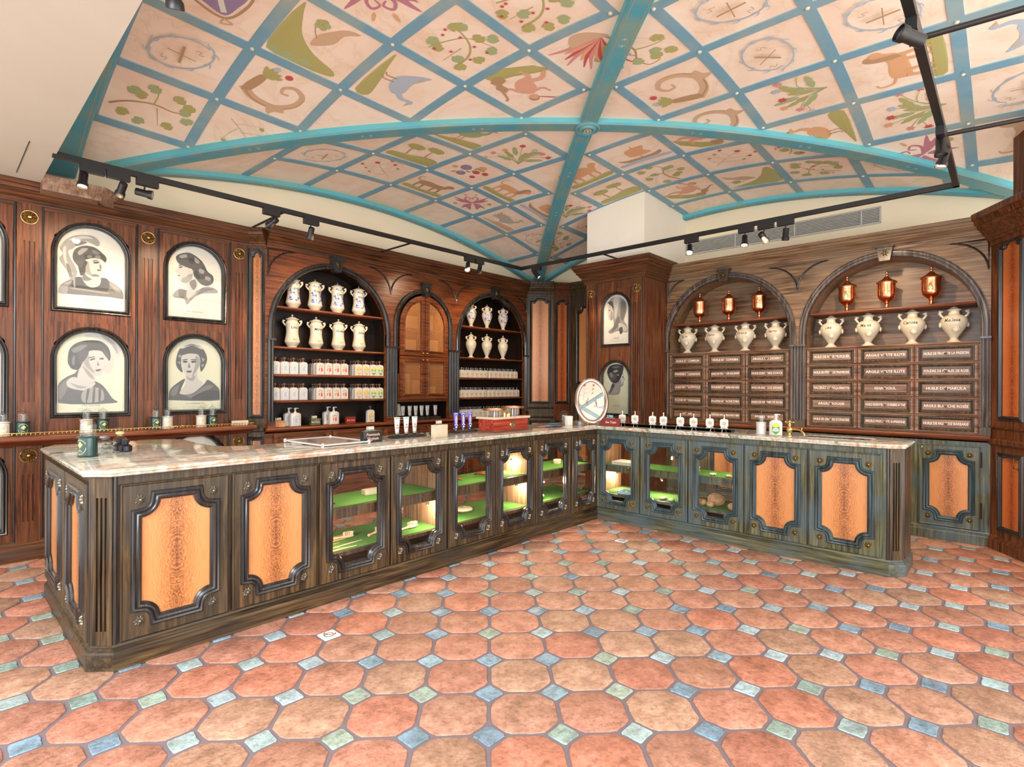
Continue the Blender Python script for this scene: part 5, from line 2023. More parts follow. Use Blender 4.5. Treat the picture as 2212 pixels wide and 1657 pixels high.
for k, (c, r, z0, zs) in enumerate(POS):
    T = T3 if k < 4 else Tp
    print_frame(k, c, r, z0, zs, T, PAPER if k in (0, 1, 4) else PAPER2, PLABEL[k], PORT[k], CAPT[k])
for k, (z0, zs, nm_) in enumerate(((2.11, 2.583, 'upper'), (1.2, 1.667, 'lower'))):
    print_frame(10 + k, .158, .243, z0, zs, T3, PAPER, 'pale print cut off by the left picture edge, %s row' % nm_)
for k, c in enumerate(XC):
    print_frame(20 + k, c, .243, .27, .70, T3, PAPER, ['pale print low on the panelling at the left picture edge', 'pale arched print low on the panelling behind the peninsula end',
                                                      'pale arched print low on the panelling, its top just above the marble'][k])


# ------------------------------------------------------------- apothecary jars
def wrapfn(rad, eps, a0=-90):
    def fn(u, v, h):
        rr = rad(v) + eps + h
        a = R(a0) + u / rad(v)
        return (rr * math.cos(a), rr * math.sin(a), v)
    return fn


def prof_rad(prof):
    def rad(z):
        for (r0, z0), (r1, z1) in zip(prof, prof[1:]):
            if z0 <= z <= z1 and z1 > z0:
                return r0 + (r1 - r0) * (z - z0) / (z1 - z0)
        return prof[-1][0]
    return rad


def jar_text(body, size, parent, rad, z, mat=INK, a0=-90):
    o = text(body, size, mat, parent, (0, 0, 0), rx=0, name='painted_name', bold=.0006, shear=.15)
    fn = wrapfn(rad, .0008, a0)
    for v in o.data.vertices:
        v.co = Vector(fn(v.co.x, z + v.co.y, 0))
    o.location = (0, 0, 0)
    o.rotation_euler = (0, 0, 0)
    return o


def smoothprof(p, n=4):
    return curvy(p, n, False)


def ear(m, r0, z0, z1, s, thick=.009, out=.035):
    m.tube([(s * (r0 - .004), 0, z0), (s * (r0 + out * .6), 0, z0 + (z1 - z0) * .45), (s * (r0 + out), 0, z0 + (z1 - z0) * .8), (s * (r0 + out * .8), 0, z1), (s * (r0 + out * .25), 0, z1 + .004)],
           [thick * .8, thick, thick * 1.3, thick * 1.2, thick * .7], 8)
    m.blob((s * (r0 + out * .85), 0, z1 + .004), .013, .011, .012, 8, 6)


ALB = smoothprof([(.052, 0), (.05, .012), (.062, .03), (.082, .062), (.08, .085), (.068, .15), (.066, .2), (.07, .25), (.074, .275), (.062, .295), (.058, .31), (.066, .318)])
URN = smoothprof([(.058, 0), (.055, .01), (.032, .03), (.03, .045), (.055, .085), (.085, .135), (.1, .18), (.096, .215), (.07, .245), (.045, .258), (.04, .285), (.047, .298)])
AMP = smoothprof([(.048, 0), (.045, .012), (.026, .03), (.028, .05), (.05, .1), (.075, .165), (.083, .21), (.076, .25), (.052, .28), (.038, .3), (.038, .325), (.044, .333)])


def flowers(m, rad, z0, sc=1.0, a=0.0):
    fn = wrapfn(rad, .0009)
    for cx, cz, rr in ((-.02 + a, z0, .036), (.06 + a, z0 - .002, .03)):
        pts = []
        for q in range(18):
            e = rr * (1.15 if q % 3 == 0 else .85)
            pts.append((cx + e * math.cos(q * PI / 9), cz + e * math.sin(q * PI / 9)))
        m.use(BLUEP).sheet(pts, 0, fn=fn)
        m.use(BLUEL).sheet(circle(cx + .004, cz + .006, rr * .55, 12), .0003, fn=fn)
    m.use(BLUEL)
    for k in range(13):
        m.sheet(curvy(leaf(-.07 + a + .013 * k, z0 + (.04 if k % 2 else -.046), k * .9, .034 * sc, .6), 2), 0, fn=fn)
    m.use(BLUEP)
    m.sheet(stroke([(-.03 + a, z0 - .05), (.0 + a, z0 - .062), (.03 + a, z0 - .048), (.04 + a, z0 - .07)], .005, .002), 0, fn=fn)


def jar(kind, name, label, loc, rz, cer, word, group, painted=False, sc=1.0, wa=0.0):
    t = thing(name, label, 'jar', loc, rz, group)
    p = {'alb': ALB, 'urn': URN, 'amp': AMP}[kind]
    rad = prof_rad(p)
    m = MB()
    m.use(cer).lathe(p, n=28)
    if kind == 'urn':
        m.blob((0, -.088, .115), .02, .012, .022, 10, 8)     # lion mask in relief
        for k in range(8):
            m.blob((.019 * math.cos(k * PI / 4), -.086, .117 + .021 * math.sin(k * PI / 4)), .009, .008, .009, 6, 5)
        for s in (-1, 1):
            m.blob((s * .1, 0, .165), .012, .02, .026, 10, 8)
    if kind == 'amp':
        m.blob((.03, -.066, .15), .015, .01, .016, 8, 6)
    m.build('jar_body', cer, t, 60)
    for s in (-1, 1):
        h = MB()
        h.use(cer)
        if kind == 'alb':
            ear(h, .066, .24, .3, s, .009, .032)
        elif kind == 'urn':
            ear(h, .072, .222, .285, s, .01, .035)
        else:
            ear(h, .042, .265, .318, s, .011, .036)
        h.build('handle', cer, t, 60)
    zt, rt = p[-1][1], p[-1][0]
    m = MB()
    m.use(cer).lathe(smoothprof([(rt + .006, zt - .002), (rt + .008, zt + .005), (rt * .8, zt + .014), (rt * .5, zt + .026), (.008, zt + .032), (.006, zt + .038)]), n=24)
    m.use(BLUEP if painted else (CERAMW)).blob((0, 0, zt + .048), .012, .012, .011, 12, 8)
    m.build('lid', cer, t, 60)
    if painted:
        m = MB()
        flowers(m, rad, .15 if kind == 'alb' else .19, 1, (.01 if kind == 'alb' else .0) + wa)
        if kind == 'alb':
            m.use(BLUEL)
            for k in range(6):
                m.sheet(curvy(leaf(-.03 + wa + .014 * k, .28, k * 1.3, .02, .6), 2), 0, fn=wrapfn(rad, .0009))
        m.build('cobalt_flowers', BLUEP, t, 0)
    if word:
        jar_text(word, .042 if kind != 'amp' else .03, t, rad, {'alb': .225, 'urn': .2, 'amp': .2}[kind], a0=-90 + (18 if kind == 'alb' else -20))
        if kind == 'alb' and not painted:
            m = MB()
            m.use(INK).sheet(stroke([(0, .085), (.015, .1), (.02, .082), (.035, .098), (.05, .085), (.03, .078), (.01, .09)], .003, .002), 0, fn=wrapfn(rad, .0009))
            m.build('painted_flourish', INK, t, 0)
    t.scale = (sc, sc, sc)
    return t


ordn = ['first', 'second', 'third', 'fourth', 'fifth', 'sixth', 'seventh', 'eighth', 'ninth', 'tenth', 'eleventh', 'twelfth', 'thirteenth', 'fourteenth']
for k, (x, wd) in enumerate(zip((2.80, 3.06, 3.345, 3.635), ('Cuprea', 'Rosa', 'Cera', 'Alcea'))):
    jar('alb', 'painted_albarello', 'blue-flowered tall jar lettered %s, %s on the left arch top shelf' % (wd, ordn[k]), (x, 5.96, 2.311), R(-22), CERAM, wd, 'blue flowered jars in the left arch', True, 1.0)
for k, (x, wd) in enumerate(zip((2.79, 3.075, 3.36, 3.64), ('Lino', 'Mirra', 'Ortica', 'Aloe'))):
    jar('alb', 'plain_albarello', 'plain cream tall jar lettered %s, %s on the left arch second shelf' % (wd, ordn[k]), (x, 5.96, 1.871), R(-22), CERAM, wd, 'plain jars in the left arch', False, 1.0)
for k, x in enumerate((5.54, 5.875, 6.235)):
    jar('amp', 'painted_amphora', 'blue-flowered footed jar, %s from left on the top shelf of the far arch' % ordn[k], (x, 5.96, 2.331), R(-30), CERAM, None, 'blue flowered jars in the far arch', True, .98)
    jar('amp', 'plain_amphora', 'plain ivory footed jar, %s from left in the far arch, below the painted ones' % ordn[k], (x, 5.96, 1.871), R(-30), CERAM, None, 'plain jars in the far arch', False, .98)
for k, (y, wd, n_) in enumerate(((3.09, 'Tiglio', 'left'), (2.735, 'Rovo', 'left'), (2.36, 'Ortica', 'left'), (2.015, 'Ferro', 'left'), (1.445, 'Vite', 'right'), (1.10, 'Malva', 'right'), (.725, 'Carota', 'right'), (.40, 'Melissa', 'right'))):
    jar('urn', 'lidded_urn', 'cream lidded urn lettered %s, %s from left in the %s drawer-cabinet niche' % (wd, ordn[k % 4], n_), (6.72, y, 1.886), -PI / 2 + R(15), CERAM, wd, 'cream urns above the drawers', False, 1.06)

CUP = smoothprof([(.03, 0), (.028, .01), (.016, .02), (.016, .05), (.024, .06), (.018, .07), (.04, .085), (.068, .11), (.078, .15), (.078, .25), (.08, .272)])
for k, (y, n_) in enumerate(((2.93, 'left'), (2.56, 'left'), (2.20, 'left'), (1.295, 'right'), (.94, 'right'), (.575, 'right'))):
    t = thing('copper_urn', 'embossed copper covered urn, %s from left on the %s niche shelf' % (ordn[k % 3], n_), 'urn', (6.72, y, 2.263), -PI / 2, 'copper urns on the upper shelves')
    m = MB()
    m.use(COPPER).lathe(CUP, n=28)
    m.build('urn_body', COPPER, t, 60)
    m = MB()
    rr = random.Random(k)
    fn = wrapfn(prof_rad(CUP), .0015)
    m.use(COPPERD)
    for q in range(26):
        a_, z_ = rr.uniform(-.22, .22), rr.uniform(.125, .25)
        pts = stroke([(a_, z_), (a_ + rr.uniform(-.03, .03), z_ + rr.uniform(-.012, .012)), (a_ + rr.uniform(-.035, .035), z_ + rr.uniform(-.02, .02))], .007, .003, 3)
        m.sheet(pts, 0, fn=fn)
    if k in (3, 5):
        m.use(GREEN).sheet(curvy([(-.02, .15), (.02, .15), (.022, .18), (0, .2), (-.022, .18)], 3), .0005, fn=fn)
        m.use(RED).sheet(circle(0, .205, .014), .0008, fn=fn)
    m.build('embossed_ornament', COPPERD, t, 0)
    m = MB()
    m.use(COPPERD).lathe(smoothprof([(.088, .268), (.09, .276), (.075, .288), (.045, .305), (.02, .33), (.012, .34)]), n=28)
    m.use(COPPER).lathe(smoothprof([(.01, .335), (.013, .35), (.008, .36), (.014, .372), (.012, .382), (.003, .388)]), n=16)
    m.build('lid', COPPER, t, 60)


# ------------------------------------------------------------- bottles
def bottle_outline(w_, h_, neck=.011, sh=.03):
    pts = [(-w_ / 2, 0), (w_ / 2, 0), (w_ / 2, h_ - sh)]
    for k in range(1, 7):
        a = R(90 * k / 6)
        pts.append((w_ / 2 - (w_ / 2 - neck) * (1 - math.cos(a)), h_ - sh + sh * math.sin(a)))
    L = [(-x, z) for x, z in pts[2:]][::-1]
    return pts + L


def make_bottle(kind, w_=.095, h_=.142, d_=.05, pump=False, name='lotion_bottle'):
    t = thing(name, 'bottle', 'bottle', (0, 0, -5))
    out = bottle_outline(w_, h_)
    m = MB()
    m.use(PWD)
    ins = [(x * .9, .004 + z * .965) for x, z in out]
    b0 = len(m.v)
    rings = [(ins, -d_ / 2), (out, -d_ / 2 + .006), (out, d_ / 2 - .006), (ins, d_ / 2)]
    n = len(out)
    for o_, y in rings:
        m.v += [(x, y, z) for x, z in o_]
    for r_ in range(3):
        for k in range(n):
            j = (k + 1) % n
            m.face((b0 + r_ * n + k, b0 + r_ * n + j, b0 + (r_ + 1) * n + j, b0 + (r_ + 1) * n + k))
    m.face([b0 + k for k in reversed(range(n))])
    m.face([b0 + 3 * n + k for k in range(n)])
    m.build('bottle_body', PWD, t, 50)
    y = -d_ / 2 - .0006
    m = MB()
    if kind == 'blue':
        fr = [(-.032, .012), (.032, .012), (.038, .02), (.038, .09), (.03, .108), (.014, .114), (-.014, .114), (-.03, .108), (-.038, .09), (-.038, .02)]
        m.use(BLU).sheet(fr, y)
        m.use(LABW).sheet([(a * .86, .0625 + (b - .0625) * .9) for a, b in fr], y - .0003)
        m.use(BLU).sheet(curvy([(-.018, .05), (0, .042), (.02, .05), (.014, .06), (-.012, .06)], 3), y - .0006)
        m.sheet(curvy([(-.012, .066), (.004, .062), (.02, .09), (.008, .094), (-.004, .086), (-.014, .088)], 3), y - .0006)
        m.sheet(stroke([(-.022, .034), (0, .028), (.022, .034)], .004), y - .0006)
    elif kind == 'red':
        m.use(LABW).sheet(rect(-.036, .036, .01, .112), y)
        m.use(RED).sheet(curvy([(-.016, .05), (-.024, .048), (-.02, .07), (-.014, .082), (-.01, .07)], 3), y - .0004)
        m.sheet(curvy([(.004, .044), (.022, .042), (.02, .07), (.014, .092), (.006, .08)], 3), y - .0004)
        m.use(GREEN).sheet(stroke([(-.024, .094), (-.01, .106), (.01, .106), (.024, .094)], .005), y - .0004)
        m.use(P_SKN).sheet(circle(.012, .096, .005, 8), y - .0006)
        m.sheet(circle(-.016, .086, .004, 8), y - .0006)
        m.use(PINK).sheet(stroke([(-.02, .03), (.02, .03)], .003, n=1), y - .0004)
        m.sheet(stroke([(-.014, .02), (.014, .02)], .002, n=1), y - .0004)
    elif kind in ('yel', 'cit'):
        ov = curvy([(0, .004), (.014, .016), (.03, .03), (.035, .062), (.03, .094), (.012, .112), (-.012, .112), (-.03, .094), (-.035, .062), (-.03, .03), (-.014, .016)], 3)
        m.use(YEL if kind == 'yel' else YELG).sheet(ov, y)
        m.use(P_BRN if kind == 'yel' else GREEN).sheet([(a * .86, .06 + (b - .06) * .88) for a, b in ov], y - .0003)
        m.use(YEL if kind == 'yel' else YELG).sheet(curvy([(-.022, .078), (.022, .078), (.018, .1), (0, .106), (-.018, .1)], 3), y - .0006)
        m.use(LABW).sheet(curvy([(-.022, .04), (.02, .038), (.022, .06), (0, .072), (-.02, .062)], 3), y - .0006)
        m.use(BLU).sheet(curvy([(-.012, .048), (.01, .046), (.012, .06), (-.008, .064)], 3), y - .0009)
    elif kind == 'small':
        m.use(LABW).sheet(rect(-.034, .034, .01, .09), y)
        m.use(YEL).sheet(circle(0, .052, .021, 12), y - .0004)
        m.use(P_BRN).sheet(circle(0, .052, .013, 10), y - .0007)
        m.use(RED).sheet(rect(-.012, .012, .016, .02), y - .0004)
    m.build('printed_label', LABW, t, 0)
    m = MB()
    if pump:
        m.use(PW).lathe([(.014, h_ - .004), (.014, h_ + .012), (.008, h_ + .014), (.008, h_ + .03), (.012, h_ + .032), (.013, h_ + .05), (.004, h_ + .054)], n=14)
        m.tube([(0, 0, h_ + .047), (.02, -.006, h_ + .049), (.034, -.01, h_ + .045)], [.006, .005, .004], 8)
        m.build('pump', PW, t, 50)
    elif kind == 'small':
        m.use(STEEL).lathe([(.007, h_ - .004), (.007, h_ + .016), (.009, h_ + .018), (.009, h_ + .032), (.004, h_ + .036)], n=10)
        m.build('cap', STEEL, t, 50)
    else:
        m.use(STOP).lathe(smoothprof([(.009, h_ - .003), (.009, h_ + .012), (.008, h_ + .018), (.017, h_ + .03), (.016, h_ + .042), (.003, h_ + .049)], 3), n=14)
        m.build('stopper', STOP, t, 50)
    return t


PROTO = {k: make_bottle(k) for k in ('blue', 'red', 'yel', 'cit')}
PROTO['small'] = make_bottle('small', .088, .115, .045)
BACKP = {}
used = set()


def put_bottle(kind, loc, rz, label, group):
    if kind not in used:
        used.add(kind)
        o = PROTO[kind]
        o.location, o.rotation_euler = loc, (0, 0, rz)
        o['label'], o['group'] = label, group
        return o
    return dup(PROTO[kind], loc, rz, label, group)


desc = {'blue': 'white bottle with blue medallion label', 'red': 'white bottle with red figures label', 'yel': 'white bottle with golden oval label', 'cit': 'white bottle with lime-yellow oval label'}
for si, (zs_, sn) in enumerate(((1.568, 'upper'), (1.281, 'lower'))):
    xs = (2.565, 2.668, 2.772, 2.882, 3.083, 3.186, 3.29, 3.392, 3.585, 3.688, 3.792, 3.89)
    for k, x in enumerate(xs):
        kind = ('blue', 'red', 'yel')[k // 4] if k < 10 else 'cit'
        pos = ordn[k % 4] if k < 8 else (ordn[k % 4] if k < 10 else ordn[k - 10])
        put_bottle(kind, (x, 5.885, zs_), R(rnd.uniform(-3, 3)), '%s, %s of its kind on the %s bottle shelf' % (desc[kind], pos, sn), 'front row bottles in the left arch')
        for rrow in range(1, 4):
            y = 5.885 + rrow * .057
            dup(PROTO[kind], (x + rnd.uniform(-.004, .004), y, zs_), R(rnd.uniform(-3, 3)), 'white bottle standing behind the front row of the %s bottle shelf, left arch' % sn,
                'rear bottles on the %s shelf of the left arch' % sn)
for si, (zs_, sn, n_) in enumerate(((1.571, 'upper', 13), (1.278, 'middle', 14), (.986, 'lowest', 14))):
    for k in range(n_):
        x = 5.29 + (k * .0935 if k < 6 else k * .0935 + .03) * (1.0 if n_ == 13 else .96)
        if x > 6.52:
            continue
        put_bottle('small', (x, 5.885, zs_), R(rnd.uniform(-3, 3)), 'small square white bottle, %s from left, far arch %s shelf' % (ordn[k], sn), 'front row small bottles in the far arch')
        for rrow in (1, 2):
            dup(PROTO['small'], (x + rnd.uniform(-.004, .004), 5.885 + rrow * .062, zs_), 0, 'small bottle standing behind the front row of the %s shelf, far arch' % sn,
                'rear small bottles on the %s shelf of the far arch' % sn)

# pump bottles and cards on the ledge of the left arch
for kind, x, y, lab in (('blue', 2.80, 5.90, 'white pump bottle with blue label, front one of the pair on the ledge'), ('blue', 2.765, 5.98, 'white pump bottle behind the blue-labelled pump bottle'),
                        ('red', 3.27, 5.90, 'white pump bottle with red figures label, front one of the pair on the ledge'), ('red', 3.235, 5.98, 'white pump bottle behind the red-figured pump bottle')):
    b = make_bottle(kind, .115, .155, .06, True, 'pump_bottle')
    b.location = (x, y, .986)
    b['label'] = lab
b = make_bottle('yel', .1, .16, .055)
b.location = (3.78, 5.92, .986)
b['label'] = 'single white bottle with golden oval label standing alone on the ledge'


def card(name, label, loc, rz, w_, h_, d_, mat, lines=(), tmat=TXT, price=None, ts=.028):
    t = thing(name, label, 'display card', loc, rz)
    m = MB()
    m.use(mat).box(-w_ / 2, w_ / 2, -d_ / 2, d_ / 2, 0, h_)
    m.build('card_block', mat, t, 0)
    for k, l in enumerate(lines):
        text(l, ts, tmat, t, (0, -d_ / 2 - .0006, h_ * (.5 if len(lines) == 1 else .68 - .36 * k)), bold=.0003, width=w_ * .85, shear=.2)
    if price:
        m = MB()
        m.use(STEEL).box(-w_ * .35, w_ * .2, -.004, .004, h_, h_ + .006)
        m.build('price_rail', STEEL, t, 0)
        text(price, .036, PRICE, t, (-w_ * .08, -.001, h_ + .02), name='price_numerals', bold=.001, ext=.002)
    return t


PRICE = flat('pale_yellow_numerals', (.82, .76, .5), .4)
PRICEB = flat('pale_blue_numerals', (.3, .62, .7), .4)
card('burr_wood_block', 'pale burr wood block with 1600 numerals on the left of the ledge', (2.63, 5.93, .986), R(4), .12, .07, .05, OCHRE, (), price='1600')
card('marble_card', 'dark green marble block lettered Body Antique with 1600 numerals', (3.045, 5.92, .986), R(4), .125, .075, .035, MARBG, ('Body Antique',), TXTP, '1600', .024)
card('red_card', 'dark red card lettered Body Lotion on the ledge', (3.50, 5.92, .986), R(4), .13, .08, .03, MARBR, ('Body Lotion',), TXTP, None, .024)
card('marble_card', 'black marble block lettered Pommade Virginale with 1800 numerals on the counter', (2.285, 3.56, 1.0205), R(3), .17, .085, .04, MARBK, ('Pommade', 'Virginale'), TXTP, '1800', .03)
card('marble_card', 'cream marble block with 1600 numerals on the counter between the tubes', (2.90, 3.50, 1.0205), R(6), .15, .105, .045, MARBP, (), price='1600')
c_ = card('red_card', 'dark red card lettered Eau Triple with 5700 numerals beside the round mirror', (5.02, 3.17, 1.0205), -PI / 2 + R(8), .2, .085, .03, MARBR, ('Eau Triple',), TXT, '5700', .03)
for o_ in c_.children:
    if o_.name.startswith('price_numerals'):
        o_.data.materials.clear()
        o_.data.materials.append(PRICEB)
card('black_card', 'small black lettered card on the ledge in front of the cream tubes', (4.19, 5.84, .986), R(8), .12, .07, .03, MARBK, ('Pommade', 'Virginale'), TXTP, None, .02)
card('white_card', 'white lettered card at the right end of the gallery shelf', (2.19, 5.85, 1.031), 0, .16, .05, .02, LABW, ('Masques Parfumés',), OCHRE_L, None, .024)


# ---- cream tubes
def make_tube(name, label, loc, rz, hgt, w_, kind, group=None):
    t = thing(name, label, 'tube', loc, rz, group)
    m = MB()
    mat = PW if kind != 'navy' else BLUK
    n = 16
    rows = []
    for z, a, b in ((0, .5, .5), (.1, .62, .6), (.55, .85, .38), (.9, .98, .1), (1.0, 1.0, .06)):
        rows.append([(w_ / 2 * a * math.cos(2 * PI * k / n), w_ / 2 * b * .75 * math.sin(2 * PI * k / n), .012 + (hgt - .012) * z) for k in range(n)])
    if kind == 'navy':
        rows = [[(x * .98 + 0, y, z) for x, y, z in r_] for r_ in rows]
    b0 = len(m.v)
    for r_ in rows:
        m.v += r_
    m.use(mat)
    for i in range(len(rows) - 1):
        for k in range(n):
            j = (k + 1) % n
            m.face((b0 + i * n + k, b0 + i * n + j, b0 + (i + 1) * n + j, b0 + (i + 1) * n + k))
    m.face([b0 + k for k in reversed(range(n))])
    m.face([b0 + (len(rows) - 1) * n + k for k in range(n)])
    m.build('tube_body', mat, t, 60)
    m = MB()
    m.use(BLACK if kind != 'navy' else GOLD).lathe([(w_ * .2, 0), (w_ * .22, .004), (w_ * .22, .013)], n=12)
    m.build('cap', BLACK, t, 50)

    def yy(z):
        f = (z - .012) / (hgt - .012)
        return -(w_ / 2) * .75 * (.6 if f < .1 else .6 - .5 * (f - .1) / .8) - .0015
    m = MB()
    P = lambda a, b, h: (a, yy(b) - h, b)
    if kind == 'navy':
        m.use(TXT).sheet(stroke([(-w_ * .3, hgt * .9), (0, hgt * .95), (w_ * .3, hgt * .9)], .004), 0, fn=P)
        m.sheet(stroke([(-w_ * .3, hgt * .3), (0, hgt * .36), (w_ * .3, hgt * .28)], .006), 0, fn=P)
        m.use(PINK).sheet(curvy([(-w_ * .14, hgt * .4), (w_ * .12, hgt * .4), (w_ * .2, hgt * .6), (w_ * .14, hgt * .78), (w_ * .03, hgt * .86), (-w_ * .12, hgt * .8), (-w_ * .2, hgt * .6)], 3), .0008, fn=P)
        m.use(TXT).sheet(circle(0, hgt * .2, w_ * .17, 10), .0008, fn=P)
    else:
        m.use(GREEN)
        for z in (hgt * .93, hgt * .14):
            m.sheet(stroke([(-w_ * .4, z + .003), (-w_ * .25, z - .002), (-w_ * .1, z + .003), (0, z - .003), (w_ * .1, z + .003), (w_ * .25, z - .002), (w_ * .4, z + .003)], .004), 0, fn=P)
        m.use(RED).sheet(stroke([(-w_ * .25, hgt * .46), (0, hgt * .4), (w_ * .25, hgt * .46)], .006), 0, fn=P)
        m.use(PINK).sheet(circle(0, hgt * .52, w_ * .16, 12), .0006, fn=P)
        m.use(INK).sheet(curvy([(-w_ * .14, hgt * .55), (0, hgt * .62), (w_ * .14, hgt * .55), (0, hgt * .56)], 3), .001, fn=P)
        m.use(G2).sheet(rect(-w_ * .2, w_ * .2, hgt * .72, hgt * .735), 0, fn=P)
        m.sheet(rect(-w_ * .15, w_ * .15, hgt * .25, hgt * .26), 0, fn=P)
    m.build('printed_label', TXT, t, 0)
    return t


def stand(label, loc, rz, L, d_):
    t = thing('tube_stand', label, 'stand', loc, rz)
    m = MB()
    m.use(W_DARK).sweep([(-L / 2, -d_ / 2), (L / 2, -d_ / 2), (L / 2, d_ / 2), (-L / 2, d_ / 2)], [(0, 0), (.012, 0), (.012, .006), (.0, .018)], True)
    m.box(-L / 2, L / 2, -d_ / 2, d_ / 2, 0, .0178)
    m.build('wooden_base', W_DARK, t, 0)


stand('dark wooden stand holding the three white cream tubes', (2.71, 3.70, 1.0205), R(4), .30, .07)
for k, x in enumerate((2.613, 2.708, 2.798)):
    make_tube('cream_tube', 'white cream tube on the counter, %s from left' % ordn[k], (x, 3.695 + .005 * k, 1.039), R(-15), .15, .05, 'white', 'white cream tubes on the counter')
stand('dark wooden stand holding the three royal blue tubes', (3.40, 3.745, 1.0205), R(4), .30, .07)
for k, x in enumerate((3.295, 3.388, 3.478)):
    make_tube('hand_cream_tube', 'royal blue tube with a pink hand picture, %s from left' % ordn[k], (x, 3.742 + .004 * k, 1.039), R(-20), .165, .05, 'navy', 'royal blue tubes on the counter')
t = thing('tube_riser', 'low dark wooden riser under the cream tubes in the cupboard recess', 'stand', (4.55, 5.93, .986))
m = MB()
m.box(-.36, .36, -.03, .05, 0, .04)
m.build('riser_block', W_DARK, t, 0)
for k, x in enumerate((4.29, 4.40, 4.50, 4.60, 4.70, 4.84)):
    make_tube('cream_tube', 'cream tube in the recess under the mesh cupboard, %s from left' % ordn[k], (x, 5.935, 1.027), R(-8), .15, .062, 'white', 'cream tubes under the mesh cupboard')
for x, lab, w_, h_, rz in ((4.14, 'upright pale narrow box in the recess beside the reeded column', .07, .25, 10), (4.235, 'pale gift box with a drawn face leaning in the recess', .11, .22, -14)):
    t = thing('gift_box', lab, 'box', (x, 5.98, .986), R(rz))
    m = MB()
    m.use(LABW)
    if w_ > .1:
        m.plate([(-w_ / 2, 0), (w_ / 2, 0), (w_ / 2 - .03, h_), (-w_ / 2, h_)], [], -.02, .02)
    else:
        m.box(-w_ / 2, w_ / 2, -.02, .02, 0, h_)
    m.build('box_body', LABW, t, 0)
    if w_ > .1:
        m = MB()
        m.use(INK).sheet(stroke([(-.03, .1), (-.02, .12), (-.01, .1)], .002), -.0205)
        m.sheet(stroke([(.005, .1), (.015, .12), (.02, .09), (.0, .08), (-.02, .085)], .002), -.0205)
        m.build('line_drawing', INK, t, 0)


BRONZE = flat('red_bronze', (.4, .19, .09), .35, .8)
# ---- balance scale
t = thing('balance_scale', 'red mahogany balance scale with marble top and two round brass pans', 'scale', (3.74, 3.56, 1.0205), R(2))
m = MB()
m.use(REDWOOD).box(-.24, .24, -.1, .1, .012, .12)
m.build('scale_case', REDWOOD, t, 0)
m = MB()
m.box(-.25, .25, -.11, .11, 0, .014)
m.build('scale_base', STOP, t, 0)
m = MB()
m.sweep([(-.24, -.1), (.24, -.1), (.24, .1), (-.24, .1)], [(0, .118), (.016, .122), (.02, .132), (.016, .142), (-.01, .144)], True)
m.box(-.235, .235, -.095, .095, .12, .144)
m.build('marble_top', MARBP, t, 30)
m = MB()
m.lathe([(.036, 0), (.034, .006), (.026, .008), (.024, .002)], n=24, cap=False, mp=lambda a, b, c: (.01 + a, -.1 - c, .066 + b))
m.build('dial_ring', BRASS, t, 50)
m = MB()
m.lathe([(.026, .001), (.0001, .001)], n=20, cap=False, mp=lambda a, b, c: (.01 + a, -.1 - c, .066 + b))
m.build('dial_face', G3, t, 0)
for s, zz in ((-1, .2), (1, .215)):
    m = MB()
    cx = s * .13
    m.lathe([(.0001, zz), (.105, zz), (.112, zz + .004), (.112, zz + .018), (.108, zz + .018), (.106, zz + .006), (.0001, zz + .004)], (cx, .0, 0), 32, False)
    o = m.build('weighing_pan', BRONZE, t, 50)
    m = MB()
    for a in (0, 2.1, 4.2):
        m.tube([(cx + .07 * math.cos(a), .07 * math.sin(a), .144), (cx + .07 * math.cos(a), .07 * math.sin(a), zz)], .004, 8)
    m.tube([(cx + .02, .02, .144), (cx + .02, .02, zz)], .016, 10)
    m.build('pan_support', STEEL, t, 50)
for k, (x, hh, rr) in enumerate(((-.02, .04, .014), (.02, .036, .012), (.045, .03, .01), (.0, .026, .009))):
    w_ = thing('brass_weight', 'small brass weight standing on the scale between its pans', 'weight', (3.74 + x, 3.53 - .02 * (k % 2), 1.1655), 0, 'brass weights on the scale')
    m = MB()
    m.lathe([(rr, 0), (rr, hh * .7), (rr * .5, hh * .78), (rr * .4, hh * .9), (rr * .6, hh), (.001, hh + .006)], n=16)
    m.build('weight_body', BRASS, w_, 40)

# ---- combs and dishes, cloche, candles, mirror
cols_ = [(P_PNK, 0), (BLU, 1), (P_VIO, 2), (flat('teal_plastic', (.05, .45, .5), .3), 3)]
for k, (mt, _) in enumerate(cols_):
    t = thing('oval_dish', ['pink', 'light blue', 'violet', 'teal'][k] + ' flat oval dish fanned out on the counter before the mirror', 'dish', (4.42 + .05 * k, 3.60 - .03 * (k % 3), 1.0205 + .007 * k), R(20 * k))
    m = MB()
    m.use(mt).lathe([(.0001, .002), (.07, .002), (.095, .004), (.1, .007), (.095, .007), (.07, .006), (.0001, .006)], n=28, cap=False, mp=lambda x, y, z: (x * 1.15, y * .6, z - .002))
    m.build('dish_body', mt, t, 50)


